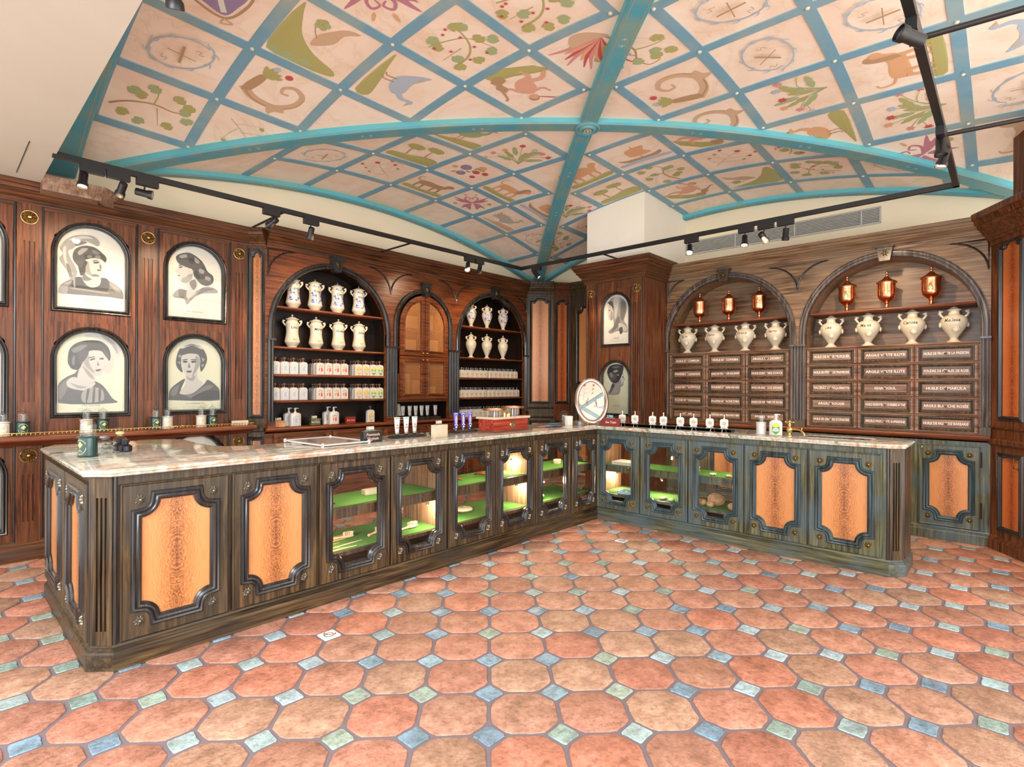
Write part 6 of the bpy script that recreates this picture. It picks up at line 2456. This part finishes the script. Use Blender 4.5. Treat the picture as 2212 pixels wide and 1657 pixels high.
def candle_jar(label, loc, rz, body, lab, s=1.0, group=None, dome=True):
    t = thing('candle_jar', label, 'candle', loc, rz, group)
    m = MB()
    m.use(body).lathe([(.045, 0), (.047, .004), (.042, .008), (.042, .1), (.047, .104), (.048, .11), (.04, .11), (.038, .09), (.0001, .088)], n=28, cap=False)
    m.build('glazed_pot', body, t, 50)
    m = MB()
    m.use(WAX).lathe([(.0001, .092), (.038, .092)], n=20, cap=False)
    m.build('wax', WAX, t, 0)
    m = MB()
    rad = lambda z: .042
    hexa = [(0, .015), (.022, .028), (.03, .05), (.028, .07), (.014, .088), (-.014, .088), (-.028, .07), (-.03, .05), (-.022, .028)]
    m.use(lab[0]).sheet(hexa, 0, fn=wrapfn(rad, .0008))
    m.use(lab[1])
    m.sheet(stroke([(-.012, .03), (0, .036), (.012, .03)], .003), .0006, fn=wrapfn(rad, .0008))
    for q in ((-.012, .06), (.0, .066), (.012, .06), (0, .05)):
        m.sheet(curvy(leaf(q[0], q[1], 1.3 + q[0] * 60, .016, .8), 2), .0006, fn=wrapfn(rad, .0008))
    m.sheet(stroke(hexa[3:7], .0022, n=2), .0006, fn=wrapfn(rad, .0008))
    m.sheet(stroke(hexa[7:9] + hexa[0:3], .0022, n=2), .0006, fn=wrapfn(rad, .0008))
    m.build('gilt_label', lab[0], t, 0)
    if dome:
        m = MB()
        pr = [(.037, .111), (.037, .16)] + [(.037 * math.cos(R(a)), .16 + .034 * math.sin(R(a))) for a in range(10, 90, 13)] + [(.004, .195), (.003, .2), (.006, .205), (.0005, .211)]
        m.use(GLASSW).lathe(pr, n=24, cap=False)
        m.build('glass_dome', GLASSW, t, 60)
    t.scale = (s, s, s)
    return t


GOLDP = flat('gilt_print', (.75, .58, .2), .4, .4)
candle_jar('dark green candle jar with glass dome on the peninsula corner of the counter', (.645, 4.02, 1.0205), R(-60), DKGREEN, (DKGREEN, GOLDP), 1.12)
for k, (x, gr) in enumerate(((.40, 0), (.52, 1), (.93, 0), (1.045, 1), (1.445, 1), (1.54, 0), (1.83, 0), (1.93, 1))):
    bay = ['first', 'first', 'second', 'second', 'third', 'third', 'fourth', 'fourth'][k]
    candle_jar('%s candle jar with glass dome, %s pair on the gallery shelf' % ('dark green' if gr else 'white', bay), (x, 5.86, 1.031), R(0),
               DKGREEN if gr else CERAMW, (LBLG if not gr else DKGREEN, GOLDP), 1.05, 'domed candle jars on the gallery shelf')
candle_jar('white candle jar with glass dome standing near the brass tap', (5.14, 1.66, 1.0205), -PI / 2 + R(12), CERAMW, (LBLG, TXT), 1.02)
b = make_bottle('cit', .105, .14, .055, True, 'pump_bottle')
b.location, b.rotation_euler = (5.12, 1.53, 1.0205), (0, 0, -PI / 2 + R(15))
b['label'] = 'white pump bottle with a yellow-green picture label between candle jar and brass tap'

t = thing('glass_cloche', 'rounded clear glass cloche beside the mirror', 'cloche', (4.99, 3.78, 1.0205))
m = MB()
m.lathe([(.055, 0), (.06, .03), (.062, .09)] + [(.062 * math.cos(R(a)), .09 + .06 * math.sin(R(a))) for a in range(15, 90, 15)] + [(.001, .151)], n=28, cap=False)
m.build('glass_dome', GLASSW, t, 60)
t = thing('ribbed_candle', 'cream ribbed candle glass before the cloche', 'candle', (4.83, 3.60, 1.0205))
m = MB()
for k in range(16):
    a = 2 * PI * k / 16
    m.tube([(.034 * math.cos(a), .034 * math.sin(a), .0), (.038 * math.cos(a), .038 * math.sin(a), .1)], .009, 6)
m.lathe([(.034, .0), (.034, .09)], n=20)
m.build('candle_glass', WAX, t, 50)
t = thing('glass_box', 'small round clear glass trinket box at the foot of the mirror', 'box', (4.90, 3.50, 1.0205))
m = MB()
m.lathe([(.05, 0), (.05, .045), (.052, .047), (.052, .053), (.001, .055)], n=28)
m.build('glass_body', GLASSW, t, 50)
m = MB()
m.lathe([(.018, .004), (.018, .038)], n=16)
m.build('blue_content', BLU, t, 50)

t = thing('oval_mirror', 'oval table mirror in a silver frame standing at the counter corner', 'mirror', (5.06, 3.44, 1.0205), R(-47))
fr = bpy.data.objects.new('tilting_frame', None)
m = MB()
TL = R(-17)
HC = .275


def tilt(x, y, z):
    z -= .01
    return (x, y * math.cos(TL) - z * math.sin(TL), .012 + y * math.sin(TL) + z * math.cos(TL))


bpy.data.objects.remove(fr)
n_ = 48
prof_ = [(-.046, .0), (-.044, -.008), (-.03, -.016), (-.012, -.02), (.0, -.012), (.006, -.004), (.006, .004), (-.046, .006)]
b0 = len(m.v)
for k in range(n_):
    a = 2 * PI * k / n_
    for o, d in prof_:
        m.v.append(tilt((.188 + o) * math.cos(a), d, HC + (.268 + o) * math.sin(a)))
q_ = len(prof_)
for k in range(n_):
    j = (k + 1) % n_
    for i in range(q_):
        m.face((b0 + k * q_ + i, b0 + j * q_ + i, b0 + j * q_ + (i + 1) % q_, b0 + k * q_ + (i + 1) % q_))
m.build('silver_frame', SILVER, t, 50)
m = MB()
b0 = len(m.v)
for k in range(n_):
    a = 2 * PI * k / n_
    m.v.append(tilt(.145 * math.cos(a), -.004, HC + .225 * math.sin(a)))
m.face([b0 + k for k in range(n_)])
m.build('mirror_glass', MIRROR, t, 0)
m = MB()
for s in (-1, 1):
    m.blob((s * .06, -.012, .007), .012, .016, .007, 10, 6)
    m.tube([(s * .05, .02, .3), (s * .06, .15, .004)], .005, 6)
m.build('mirror_foot', SILVER, t, 50)

# ---- eight perfume bottles with test tubes on stands
ys_ = (3.141, 2.984, 2.775, 2.651, 2.465, 2.325, 2.16, 2.02)
rack = thing('wooden_rail', 'long dark wooden rail under the eight white perfume bottles', 'stand', (5.20, 2.56, 1.0205), -PI / 2)
m = MB()
m.box(-.62, .62, -.05, .05, 0, .022)
m.box(-.62, .62, -.05, -.04, 0, .03)
m.build('rail_board', W_DARK, rack, 0)
proto = None
for k, y in enumerate(ys_):
    lab = 'white perfume bottle with sprayer, %s from left on the wooden rail' % ordn[k]
    if proto is None:
        t = thing('perfume_bottle', lab, 'bottle', (5.2, y, 1.0445), -PI / 2 + R(20), 'white perfume bottles on the rail')
        m = MB()
        o_ = [(-.036, 0), (.036, 0), (.036, .008), (.026, .018), (.037, .03), (.037, .085), (.028, .095), (.01, .097), (-.01, .097), (-.028, .095), (-.037, .085), (-.037, .03), (-.026, .018), (-.036, .008)]
        m.use(CERAMW).plate(o_, [], -.016, .016)
        m.build('flask_body', CERAMW, t, 30)
        m = MB()
        m.use(LABW).sheet(circle(0, .056, .022, 16), -.0166)
        m.use(P_GRN).sheet(curvy([(-.016, .05), (.0, .042), (.016, .05), (.012, .066), (-.01, .068)], 3), -.017)
        m.use(LABW).sheet(rect(-.01, .012, .052, .06), -.0174)
        m.build('oval_label', LABW, t, 0)
        m = MB()
        m.use(SILVER).lathe([(.009, .096), (.009, .108), (.005, .11), (.005, .122), (.008, .124), (.008, .136), (.002, .139)], n=12)
        m.build('sprayer', SILVER, t, 50)
        proto = t
    else:
        dup(proto, (5.2, y, 1.0445), -PI / 2 + R(20), lab)
for k, y in enumerate((3.08, 2.60, 2.285, 1.99, 2.93, 2.73, 2.45, 2.1)):
    tall = k < 4
    t = thing('glass_test_rod' if tall else 'wire_holder', ('tall clear glass stick on a wire tripod, %s from left before the rail' % ordn[(0, 1, 2, 3)[k]]) if tall else
              ('small empty wire tripod, %s from left before the rail' % ordn[k - 4]), 'tester', (5.10, y, 1.0205), -PI / 2, 'testers before the perfume rail')
    m = MB()
    for a in (0.5, 2.6, 4.7):
        m.tube([(.0, 0, .05), (.018 * math.cos(a), .018 * math.sin(a), .03), (.03 * math.cos(a), .03 * math.sin(a), .001)], .0015, 5)
    m.build('wire_legs', SILVER, t, 50)
    if tall:
        m = MB()
        m.lathe([(.006, .035), (.006, .12), (.001, .123)], n=10)
        m.build('glass_stick', GLASSW, t, 50)

# ---- brass tap and sunken sink
t = thing('brass_tap', 'polished brass tap with a curved spout on the short counter', 'tap', (5.13, 1.42, 1.0205), -PI / 2)
m = MB()
m.lathe(smoothprof([(.024, 0), (.022, .008), (.014, .014), (.013, .03), (.022, .045), (.026, .06), (.02, .078), (.012, .088), (.016, .098), (.012, .108), (.01, .118)], 3), n=20)
m.build('tap_body', BRASS, t, 60)
m = MB()
m.tube([(.015, 0, .062), (.05, -.01, .066), (.09, -.02, .06), (.12, -.03, .04), (.128, -.032, .018)], [.009, .009, .008, .008, .009], 10)
m.tube([(.1, -.022, .055), (.105, -.02, .08)], .004, 6)
m.build('spout', BRASS, t, 60)
m = MB()
m.tube([(-.03, 0, .125), (.03, 0, .125)], .005, 8)
for s in (-1, 1):
    m.blob((s * .033, 0, .125), .008, .008, .008, 8, 6)
m.blob((0, 0, .13), .012, .012, .012, 10, 8)
m.build('cross_handle', BRASS, t, 60)
t = thing('marble_sink', 'sunken green-veined marble sink basin in the short counter', 'sink', (5.25, 1.08, 1.0205), -PI / 2)
m = MB()
m.use(MARBG).box(-.24, .24, -.12, .12, 0, .001)
m.build('basin_floor', plaster('green_sink_marble', (.3, .36, .2), (.08, .12, .1), 14, .8, .12), t, 0)
m = MB()
m.use(MARBLE)
m.sweep(rect(-.24, .24, -.12, .12), [(.0, .0), (.004, .004), (.014, .004), (.018, 0)], True)
m.build('basin_rim', MARBLE, t, 30)

# ---- acrylic tray on the counter
t = thing('acrylic_tray', 'clear acrylic sheet held by four white studs flat on the marble', 'tray', (2.03, 3.76, 1.0205), R(3))
m = MB()
m.use(flat('brown_marbled_sheet', (.34, .22, .17), .15)).box(-.165, .165, -.23, .23, .008, .014)
m.build('patterned_sheet', PAPER, t, 0)
m = MB()
for a, b, c, d in ((-.2, .2, -.27, -.262), (-.2, .2, .262, .27), (-.2, -.192, -.27, .27), (.192, .2, -.27, .27)):
    m.box(a, b, c, d, .008, .018)
m.build('white_edge', PW, t, 0)
for sx in (-1, 1):
    for sy in (-1, 1):
        m = MB()
        m.lathe([(.01, 0), (.01, .022), (.006, .026)], (sx * .19, sy * .26, 0), 14)
        m.build('stud', PW, t, 50)

# ---- glass bottles and ink wells on the peninsula
GV = [('glass_bottle', 'small clear glass bottle with a flat lid on the peninsula end', (.80, 4.42), 'clear', .05, .07), ('glass_bottle', 'clear glass bottle with a yellow collar and round stopper', (.865, 4.33), 'yellow', .042, .1),
      ('glass_bottle', 'low clear faceted glass bottle at the front of the cluster', (.765, 4.16), 'clear', .05, .05), ('glass_cup', 'small open clear glass cup at the front of the cluster', (.695, 4.11), 'cup', .035, .05),
      ('glass_cup', 'low clear glass dish left of the glass bottles', (.67, 4.24), 'cup', .045, .03),
      ('ink_bottle', 'dark glass ink bottle behind its twin', (.845, 4.26), 'dark', .033, .055), ('ink_bottle', 'dark glass ink bottle, front one of the two', (.86, 4.16), 'dark', .036, .055),
      ('wooden_stopper', 'pale round wooden lid lying behind the glass bottles', (.93, 4.42), 'wood', .05, .04)]
for nm_, lab, (x, y), kd, r0, h0 in GV:
    t = thing(nm_, lab, 'bottle' if 'bottle' in nm_ else ('lid' if 'stopper' in nm_ else 'glass'), (x, y, 1.0205), 0)
    m = MB()
    mt = {'clear': GLASSW, 'yellow': GLASSW, 'cup': GLASSW, 'dark': SLATE, 'wood': BOAR}[kd]
    if kd == 'cup':
        m.lathe([(.0001, .004), (r0 * .8, .004), (r0, h0), (r0 + .003, h0), (r0 * .85, 0), (.0001, 0)], n=10, cap=False)
    elif kd == 'wood':
        m.lathe([(r0, 0), (r0, h0 * .6), (r0 * .6, h0), (.001, h0)], n=20)
    else:
        m.lathe([(r0 * .9, 0), (r0, .006), (r0, h0 * .62), (r0 * .6, h0 * .8), (r0 * .45, h0 * .85), (r0 * .45, h0)], n=12 if kd == 'clear' else 20)
    m.build('vessel_body', mt, t, 30)
    if kd in ('clear', 'dark', 'yellow'):
        m = MB()
        mt2 = {'clear': STEEL, 'dark': G5, 'yellow': flat('yellow_glass_collar', (.75, .55, .2), .2)}[kd]
        m.lathe([(r0 * .55, h0), (r0 * .6, h0 + .004), (r0 * .6, h0 + .014), (r0 * .4, h0 + .018)], n=16)
        m.build('lid', mt2, t, 40)
        if kd == 'yellow':
            m = MB()
            m.blob((0, 0, h0 + .03), .03, .03, .016, 10, 6)
            m.build('stopper', GLASSW, t, 50)

# ------------------------------------------------------------- goods in the glass cases
def brush(label, loc, rz, L=.2, mt=BOAR):
    t = thing('hair_brush', label, 'brush', loc, rz)
    m = MB()
    m.use(mt).blob((0, 0, .012), L * .28, L * .15, .012, 14, 8)
    m.tube([(L * .22, 0, .012), (L * .4, 0, .011), (L * .68, 0, .01)], [.012, .008, .011], 8)
    m.build('brush_back', mt, t, 60)
    m = MB()
    m.use(BRIS)
    rr = random.Random(3)
    for k in range(40):
        a, q = rr.uniform(0, 6.28), rr.uniform(0, 1) ** .5
        x, y = L * .23 * q * math.cos(a), L * .11 * q * math.sin(a)
        m.tube([(x, y, .02), (x * 1.1, y * 1.1, .045)], .003, 4)
    m.build('bristles', BRIS, t, 0)
    return t


zb, zm = .3025, .6075
brush('pale wooden hairbrush on the green felt floor of the second glass bay', (2.40, 3.62, zb), R(200), .2)
brush('pale wooden hairbrush lying front in the second glass bay', (2.66, 3.55, zb), R(190), .22)
brush('small pale brush on the green felt behind the first glass door', (2.15, 3.66, zb), R(170), .16)
for k, (x, y, a, l) in enumerate(((1.88, 3.55, 10, .3), (1.95, 3.63, 5, .34), (1.86, 3.48, -5, .22), (2.06, 3.50, 8, .24), (2.05, 3.72, 12, .28), (1.93, 3.42, 2, .3))):
    t = thing('wooden_comb', 'slim wooden stick tool lying on the felt behind the first glass door', 'tool', (x, y, zb), R(a), 'slim wooden tools in the first bay')
    m = MB()
    m.use(BOAR if k % 2 else P_BRN).tube([(-l / 2, 0, .005), (0, 0, .006), (l / 2, 0, .005)], [.004, .006, .003], 6)
    m.build('stick_body', BOAR, t, 50)
for k, (x, y, lab) in enumerate(((1.87, 3.52, 'red-brown tortoiseshell hair comb on the middle shelf of the first bay'), (3.22, 3.66, 'dark tortoiseshell hair clip on the middle shelf of the third bay'),
                                 (3.50, 3.60, 'red tortoiseshell comb on the middle shelf of the fourth bay'))):
    t = thing('tortoiseshell_comb', lab, 'comb', (x, y, zm), R(20 + 40 * k))
    m = MB()
    m.use(TORT).tube([(-.08, 0, .01), (-.03, .01, .03), (.03, .01, .03), (.09, 0, .014)], [.008, .011, .011, .007], 8)
    for q in range(14):
        xx = -.07 + .0107 * q
        m.tube([(xx, 0, .02), (xx + .004, -.05, .006)], .0025, 4)
    m.build('comb_body', TORT, t, 50)
for k, (x, y, z, lab, cl) in enumerate(((2.35, 3.66, zm, 'stack of pale boxed soaps on the middle shelf of the second bay', LABW), (4.28, 3.62, zm, 'pale yellow soap bar on the middle shelf of the fifth bay', YEL),
                                       (4.70, 3.66, zm, 'cream oval soap on the middle shelf of the last bay', WAX))):
    t = thing('soap_bar', lab, 'soap', (x, y, z), R(15 * k))
    m = MB()
    m.use(cl).plate(curvy([(-.06, -.035), (.06, -.035), (.07, 0), (.06, .035), (-.06, .035), (-.07, 0)], 3), [], 0, .035, 'xy')
    m.build('bar_body', cl, t, 40)
for k, (x, y, rx_, lab) in enumerate(((2.99, 3.58, .13, 'large pale sheepskin bath mitt on the floor of the third bay'), (3.32, 3.66, .085, 'round pale bath brush on the felt of the third bay'))):
    t = thing('bath_mitt', lab, 'mitt', (x, y, zb), 0)
    m = MB()
    m.use(BRIS).blob((0, 0, .035 if k == 0 else .022), rx_, .08, .035 if k == 0 else .022, 24, 12, jit=.004)
    m.build('mitt_body', BRIS, t, 70)
t = thing('coiled_strap', 'coiled pale back-scrubber strap on the floor of the fifth bay', 'strap', (4.19, 3.52, zb))
m = MB()
m.use(BOAR).tube([(.09 * math.cos(a * .5) * (1 - a * .012), .06 * math.sin(a * .5), .012 + .02 * math.sin(a * .25) ** 2 + .002 * a) for a in range(0, 22)], .009, 8)
m.build('strap_body', BOAR, t, 60)
t = thing('glass_bell', 'small clear glass bell jar low in the fifth bay', 'jar', (4.36, 3.70, zb))
m = MB()
m.lathe([(.05, 0), (.05, .1), (.035, .13), (.012, .15), (.014, .165), (.001, .168)], n=20, cap=False)
m.build('bell_body', GLASSW, t, 60)
t = thing('black_boar_brush', 'black-bristled dark brush low in the last bay of the long counter', 'brush', (4.70, 3.54, zb))
m = MB()
m.use(G5).blob((0, 0, .014), .08, .025, .014, 14, 8)
m.blob((.02, 0, .035), .03, .02, .014, 10, 6, jit=.003)
m.build('brush_body', G5, t, 60)
# short counter goods (x from 5.05 to 5.44, y falling to the right)
for k, (x, y, z, w_, d_, h_, lab, mt) in enumerate(((5.18, 3.06, .6, .28, .2, .035, 'white lidded box on the middle shelf of the first short-counter bay', LABW),
                                                  (5.24, 2.36, .598, .12, .1, .05, 'white box on the middle shelf of the second short-counter bay', LABW))):
    t = thing('white_box', lab, 'box', (x, y, z), -PI / 2)
    m = MB()
    m.use(mt).box(-w_ / 2, w_ / 2, -d_ / 2, d_ / 2, 0, h_ * .7)
    m.box(-w_ / 2 - .003, w_ / 2 + .003, -d_ / 2 - .003, d_ / 2 + .003, h_ * .7, h_)
    m.build('box_body', mt, t, 0)
t = thing('razor_case', 'open blue-edged case with a dark lining in the first short-counter bay', 'case', (5.16, 2.99, .2925), -PI / 2 + R(8))
m = MB()
m.use(flat('pale_blue_card', (.4, .6, .66), .5))
for a, b, c, d in ((-.14, .14, -.08, -.07), (-.14, .14, .07, .08), (-.14, -.13, -.08, .08), (.13, .14, -.08, .08)):
    m.box(a, b, c, d, 0, .03)
m.use(G5).box(-.13, .13, -.07, .07, 0, .008)
m.build('case_tray', G5, t, 0)
m = MB()
m.use(WAX).blob((-.07, 0, .014), .02, .014, .008, 10, 6)
m.use(BRASS).tube([(.0, .0, .014), (.11, .01, .014)], .004, 6)
m.build('razor', WAX, t, 50)
for k, (x, y) in enumerate(((5.14, 2.62), (5.12, 2.52), (5.18, 2.44), (5.2, 2.38))):
    t = thing('oval_pumice', 'pale oval pumice stone on the felt of the second short-counter bay', 'pumice', (x, y, .2925), R(30 * k), 'oval pumice stones')
    m = MB()
    m.use(BRIS).blob((0, 0, .012), .055, .03, .012, 16, 8)
    m.build('stone_body', BRIS, t, 60)
for k, (x, y, r0, lab) in enumerate(((5.22, 2.10, .075, 'large brown natural sponge, left one in the third short-counter bay'), (5.24, 1.84, .085, 'large brown natural sponge, right one in the third short-counter bay'),
                                     (5.12, 2.12, .035, 'small pale sponge before the large left one'), (5.12, 1.90, .045, 'small round sponge before the large right one'), (5.14, 2.21, .04, 'pale sponge at the left edge of the third short-counter bay'))):
    t = thing('natural_sponge', lab, 'sponge', (x, y, .2925), 0)
    m = MB()
    m.use(SPONGE).blob((0, 0, r0 * .8), r0, r0 * 1.1, r0 * .8, 36, 22, jit=r0 * .05)
    m.build('sponge_body', SPONGE, t, 0)
for k, (x, y) in enumerate(((5.14, 2.08), (5.15, 1.93), (5.12, 1.86))):
    t = thing('seashell', 'small pinkish scalloped shell dish on the middle shelf of the third short-counter bay', 'shell', (x, y, .598), R(40 * k), 'shells on the middle shelf')
    m = MB()
    m.use(PINK if k % 2 else BRIS)
    for q in range(9):
        a = R(20 * q + 10)
        m.tube([(0, 0, .006), (.02 * math.cos(a), .03 * math.sin(a), .016), (.04 * math.cos(a), .05 * math.sin(a), .012)], [.003, .006, .008], 6)
    m.build('shell_body', BRIS, t, 60)

# small lamps hidden in the cases: visible bulbs with their light
for k, (x, y, z) in enumerate(((2.20, 3.44, .96), (2.74, 3.45, .49), (3.30, 3.44, .96), (3.84, 3.48, .49), (3.89, 3.6, .72), (4.35, 3.44, .96), (4.80, 3.44, .96),
                               (5.3, 3.27, .46), (5.28, 2.71, .46), (5.3, 1.95, .94), (1.85, 3.44, .49), (4.2, 3.44, .49), (3.0, 3.44, .49), (5.12, 2.95, .94))):
    t = thing('case_lamp', 'tiny round spotlight fixed inside the lit glass case', 'lamp', (x, y, z), 0, 'tiny lamps in the glass cases')
    m = MB()
    m.use(STEEL).lathe([(.014, 0), (.014, .018), (.006, .02)], n=12)
    m.build('lamp_housing', STEEL, t, 50)
    m = MB()
    m.use(BULB).blob((0, -.004, -.002), .008, .008, .006, 8, 6)
    m.build('bulb', BULB, t, 50)
    d = bpy.data.lights.new('case_glow', 'POINT')
    d.energy, d.color, d.shadow_soft_size = 4.5, (1, .76, .48), .02
    o = bpy.data.objects.new('case_glow', d)
    o.location = (x, y + (.0), z - .03)
    col.objects.link(o)

# ------------------------------------------------------------- lighting track with spotlights
TR = thing('lighting_track', 'black square lighting track hung along the walls below the vault', 'track', (0, 0, 0))
m = MB()
m.use(BLACK)
ZT = 3.1
m.box(.60, 5.67, 5.03, 5.07, ZT - .02, ZT + .02)
m.build('track_bar', BLACK, TR, 0)
m = MB()
m.box(5.63, 5.67, .305, 5.07, ZT - .02, ZT + .02)
m.build('track_bar', BLACK, TR, 0)
m = MB()
m.box(1.2, 5.67, .305, .345, ZT - .02, ZT + .02)
m.build('track_bar', BLACK, TR, 0)
m = MB()
m.box(1.0, 5.67, .309, .341, ZT + .02, ZT + .024)
for p, q in (((2.30, 5.05), (2.30, 5.82)), ((3.79, 5.05), (3.79, 5.70)), ((5.65, 3.73), (6.06, 3.73))):
    mm = MB()
    mm.tube([(*p, ZT), (*q, ZT - .0)], .011, 8)
    mm.build('wall_arm', BLACK, TR, 50)
for x in (3.17, 4.49):
    mm = MB()
    mm.tube([(x, .32, ZT), (x + .2, -1.0, ZT)], .014, 10)
    mm.build('cross_bar', BLACK, TR, 50)


def head(p, top, aim, lit, label, track, power=0, deg=45):
    t = thing('spotlight', label, 'spotlight', p, 0, 'black spotlights on the track')
    m = MB()
    ax, ay = (.075, .022) if track == 'x' else (.022, .075)
    ox, oy = top[0] - p[0], top[1] - p[1]
    m.box(ox - ax, ox + ax, oy - ay, oy + ay, top[2] - p[2] - .075, top[2] - p[2] - .02)
    m.build('adaptor_box', BLACK, t, 0)
    m = MB()
    m.tube([(0, 0, .0), (0, 0, .04), (ox * .3, oy * .3, top[2] - p[2] - .07)], .006, 8)
    m.build('stem', BLACK, t, 50)
    d = (Vector(aim) - Vector(p)).normalized()
    xx = d.cross(Vector((0, 0, 1))).normalized()
    yy = d.cross(xx)

    def mp(a, b, c):
        v = xx * a + yy * b + d * c
        return tuple(v)
    m = MB()
    m.lathe([(.001, -.06), (.026, -.06), (.028, -.055), (.028, .018), (.034, .026), (.036, .055), (.032, .056), (.030, .03), (.001, .03)], n=24, cap=False, mp=mp)
    m.build('lamp_barrel', BLACK, t, 50)
    m = MB()
    m.lathe([(.0001, .042), (.029, .042)], n=20, cap=False, mp=mp)
    m.build('lens', LENS if lit else STEEL, t, 0)
    if power:
        q = Vector(p) + d * .07
        spot(q, aim, power, deg)
    return t


HD = [((.775, 5.05, 2.96), (.83, 5.05, ZT), (.55, 4.6, 1.2), 1, 'first from left near the vault corner, glowing', 'x'),
      ((1.01, 5.05, 2.955), (.99, 5.05, ZT), (.9, 5.95, 2.2), 0, 'second from left, tilted towards the portraits', 'x'),
      ((1.16, 5.05, 2.965), (1.18, 5.05, ZT), (2.6, 4.4, 2.7), 1, 'third from left, turned sideways', 'x'),
      ((2.17, 5.05, 2.96), (2.16, 5.05, ZT), (1.8, 5.95, 2.45), 0, 'before the left end of the bottle cabinet', 'x'),
      ((2.545, 5.05, 2.94), (2.55, 5.05, ZT), (2.7, 5.85, 1.9), 0, 'above the left arch of the bottle cabinet', 'x'),
      ((4.63, 5.05, 2.955), (4.66, 5.05, ZT), (4.3, 4.8, 2.2), 1, 'glowing, left of the pair before the far arch', 'x'),
      ((4.84, 5.05, 2.965), (4.83, 5.05, ZT), (5.4, 5.9, 2.1), 0, 'right one of the pair before the far arch', 'x'),
      ((5.65, 4.77, 2.98), (5.65, 4.77, ZT), (5.9, 4.3, 2.4), 1, 'glowing, before the orange corner cabinet', 'y'),
      ((5.65, 2.58, 2.955), (5.65, 2.56, ZT), (5.2, 2.4, 2.2), 1, 'glowing, at the left end of the air vent', 'y'),
      ((5.65, 1.995, 2.94), (5.65, 1.98, ZT), (5.3, 1.9, 2.1), 1, 'left of the three before the air vent', 'y'),
      ((5.65, 1.81, 2.94), (5.65, 1.79, ZT), (6.3, 1.5, 2.3), 0, 'middle of the three before the air vent', 'y'),
      ((5.65, 1.607, 2.935), (5.65, 1.608, ZT), (5.75, 1.7, 2.0), 0, 'right of the three before the air vent', 'y'),
      ((2.90, .325, 2.98), (3.0, .325, ZT), (2.2, 1.0, 3.3), 0, 'large one at the top right, on the right-hand track', 'x'),
      ((4.33, .325, 2.97), (4.33, .325, ZT), (4.2, .3, 2.1), 0, 'upper one near the right-hand track corner', 'x'),
      ((4.50, .325, 2.95), (4.48, .325, ZT), (4.4, .5, 2.2), 1, 'lower one near the right-hand track corner', 'x'),
      ((.70, 2.60, 3.10), (.70, 2.60, ZT + .11), (.9, 3.0, 2.3), 1, 'at the very top left, under the plaster soffit', 'y')]
for p, top, aim, lit, lab, tr_ in HD:
    head(p, top, aim, lit, 'small black spotlight, ' + lab, tr_)
# beams of the lamps that light the joinery
for p, aim, pw, dg in (((2.17, 5.0, 2.93), (2.55, 5.82, 2.75), 12, 40), ((1.01, 5.0, 2.9), (.6, 5.95, 1.9), 48, 95), ((1.6, 5.0, 2.9), (1.7, 5.95, 1.8), 40, 90),
                       ((2.6, 4.95, 2.95), (3.0, 5.95, 1.7), 42, 90), ((3.4, 4.95, 2.95), (3.6, 5.95, 1.3), 42, 90), ((4.63, 4.95, 2.93), (4.4, 5.82, 2.4), 34, 75), ((4.84, 4.95, 2.93), (5.6, 5.95, 1.8), 55, 85),
                       ((5.65, 4.77, 2.93), (6.75, 5.6, 1.9), 22, 60), ((5.5, 4.0, 2.8), (6.0, 3.75, 1.6), 26, 85), ((5.6, 2.58, 2.93), (6.6, 2.6, 1.8), 46, 95), ((5.6, 1.8, 2.93), (6.6, 1.7, 1.7), 40, 95),
                       ((5.6, 1.0, 2.95), (6.6, .9, 1.8), 46, 95), ((5.4, 4.5, 2.95), (4.7, 3.5, 1.0), 30, 60), ((4.6, 5.0, 2.93), (3.4, 3.6, 1.0), 30, 65), ((2.6, 4.9, 2.93), (1.9, 3.9, 1.0), 24, 60),
                       ((4.45, .4, 2.93), (5.9, -.1, .3), 36, 60)):
    spot(p, aim, pw, dg)
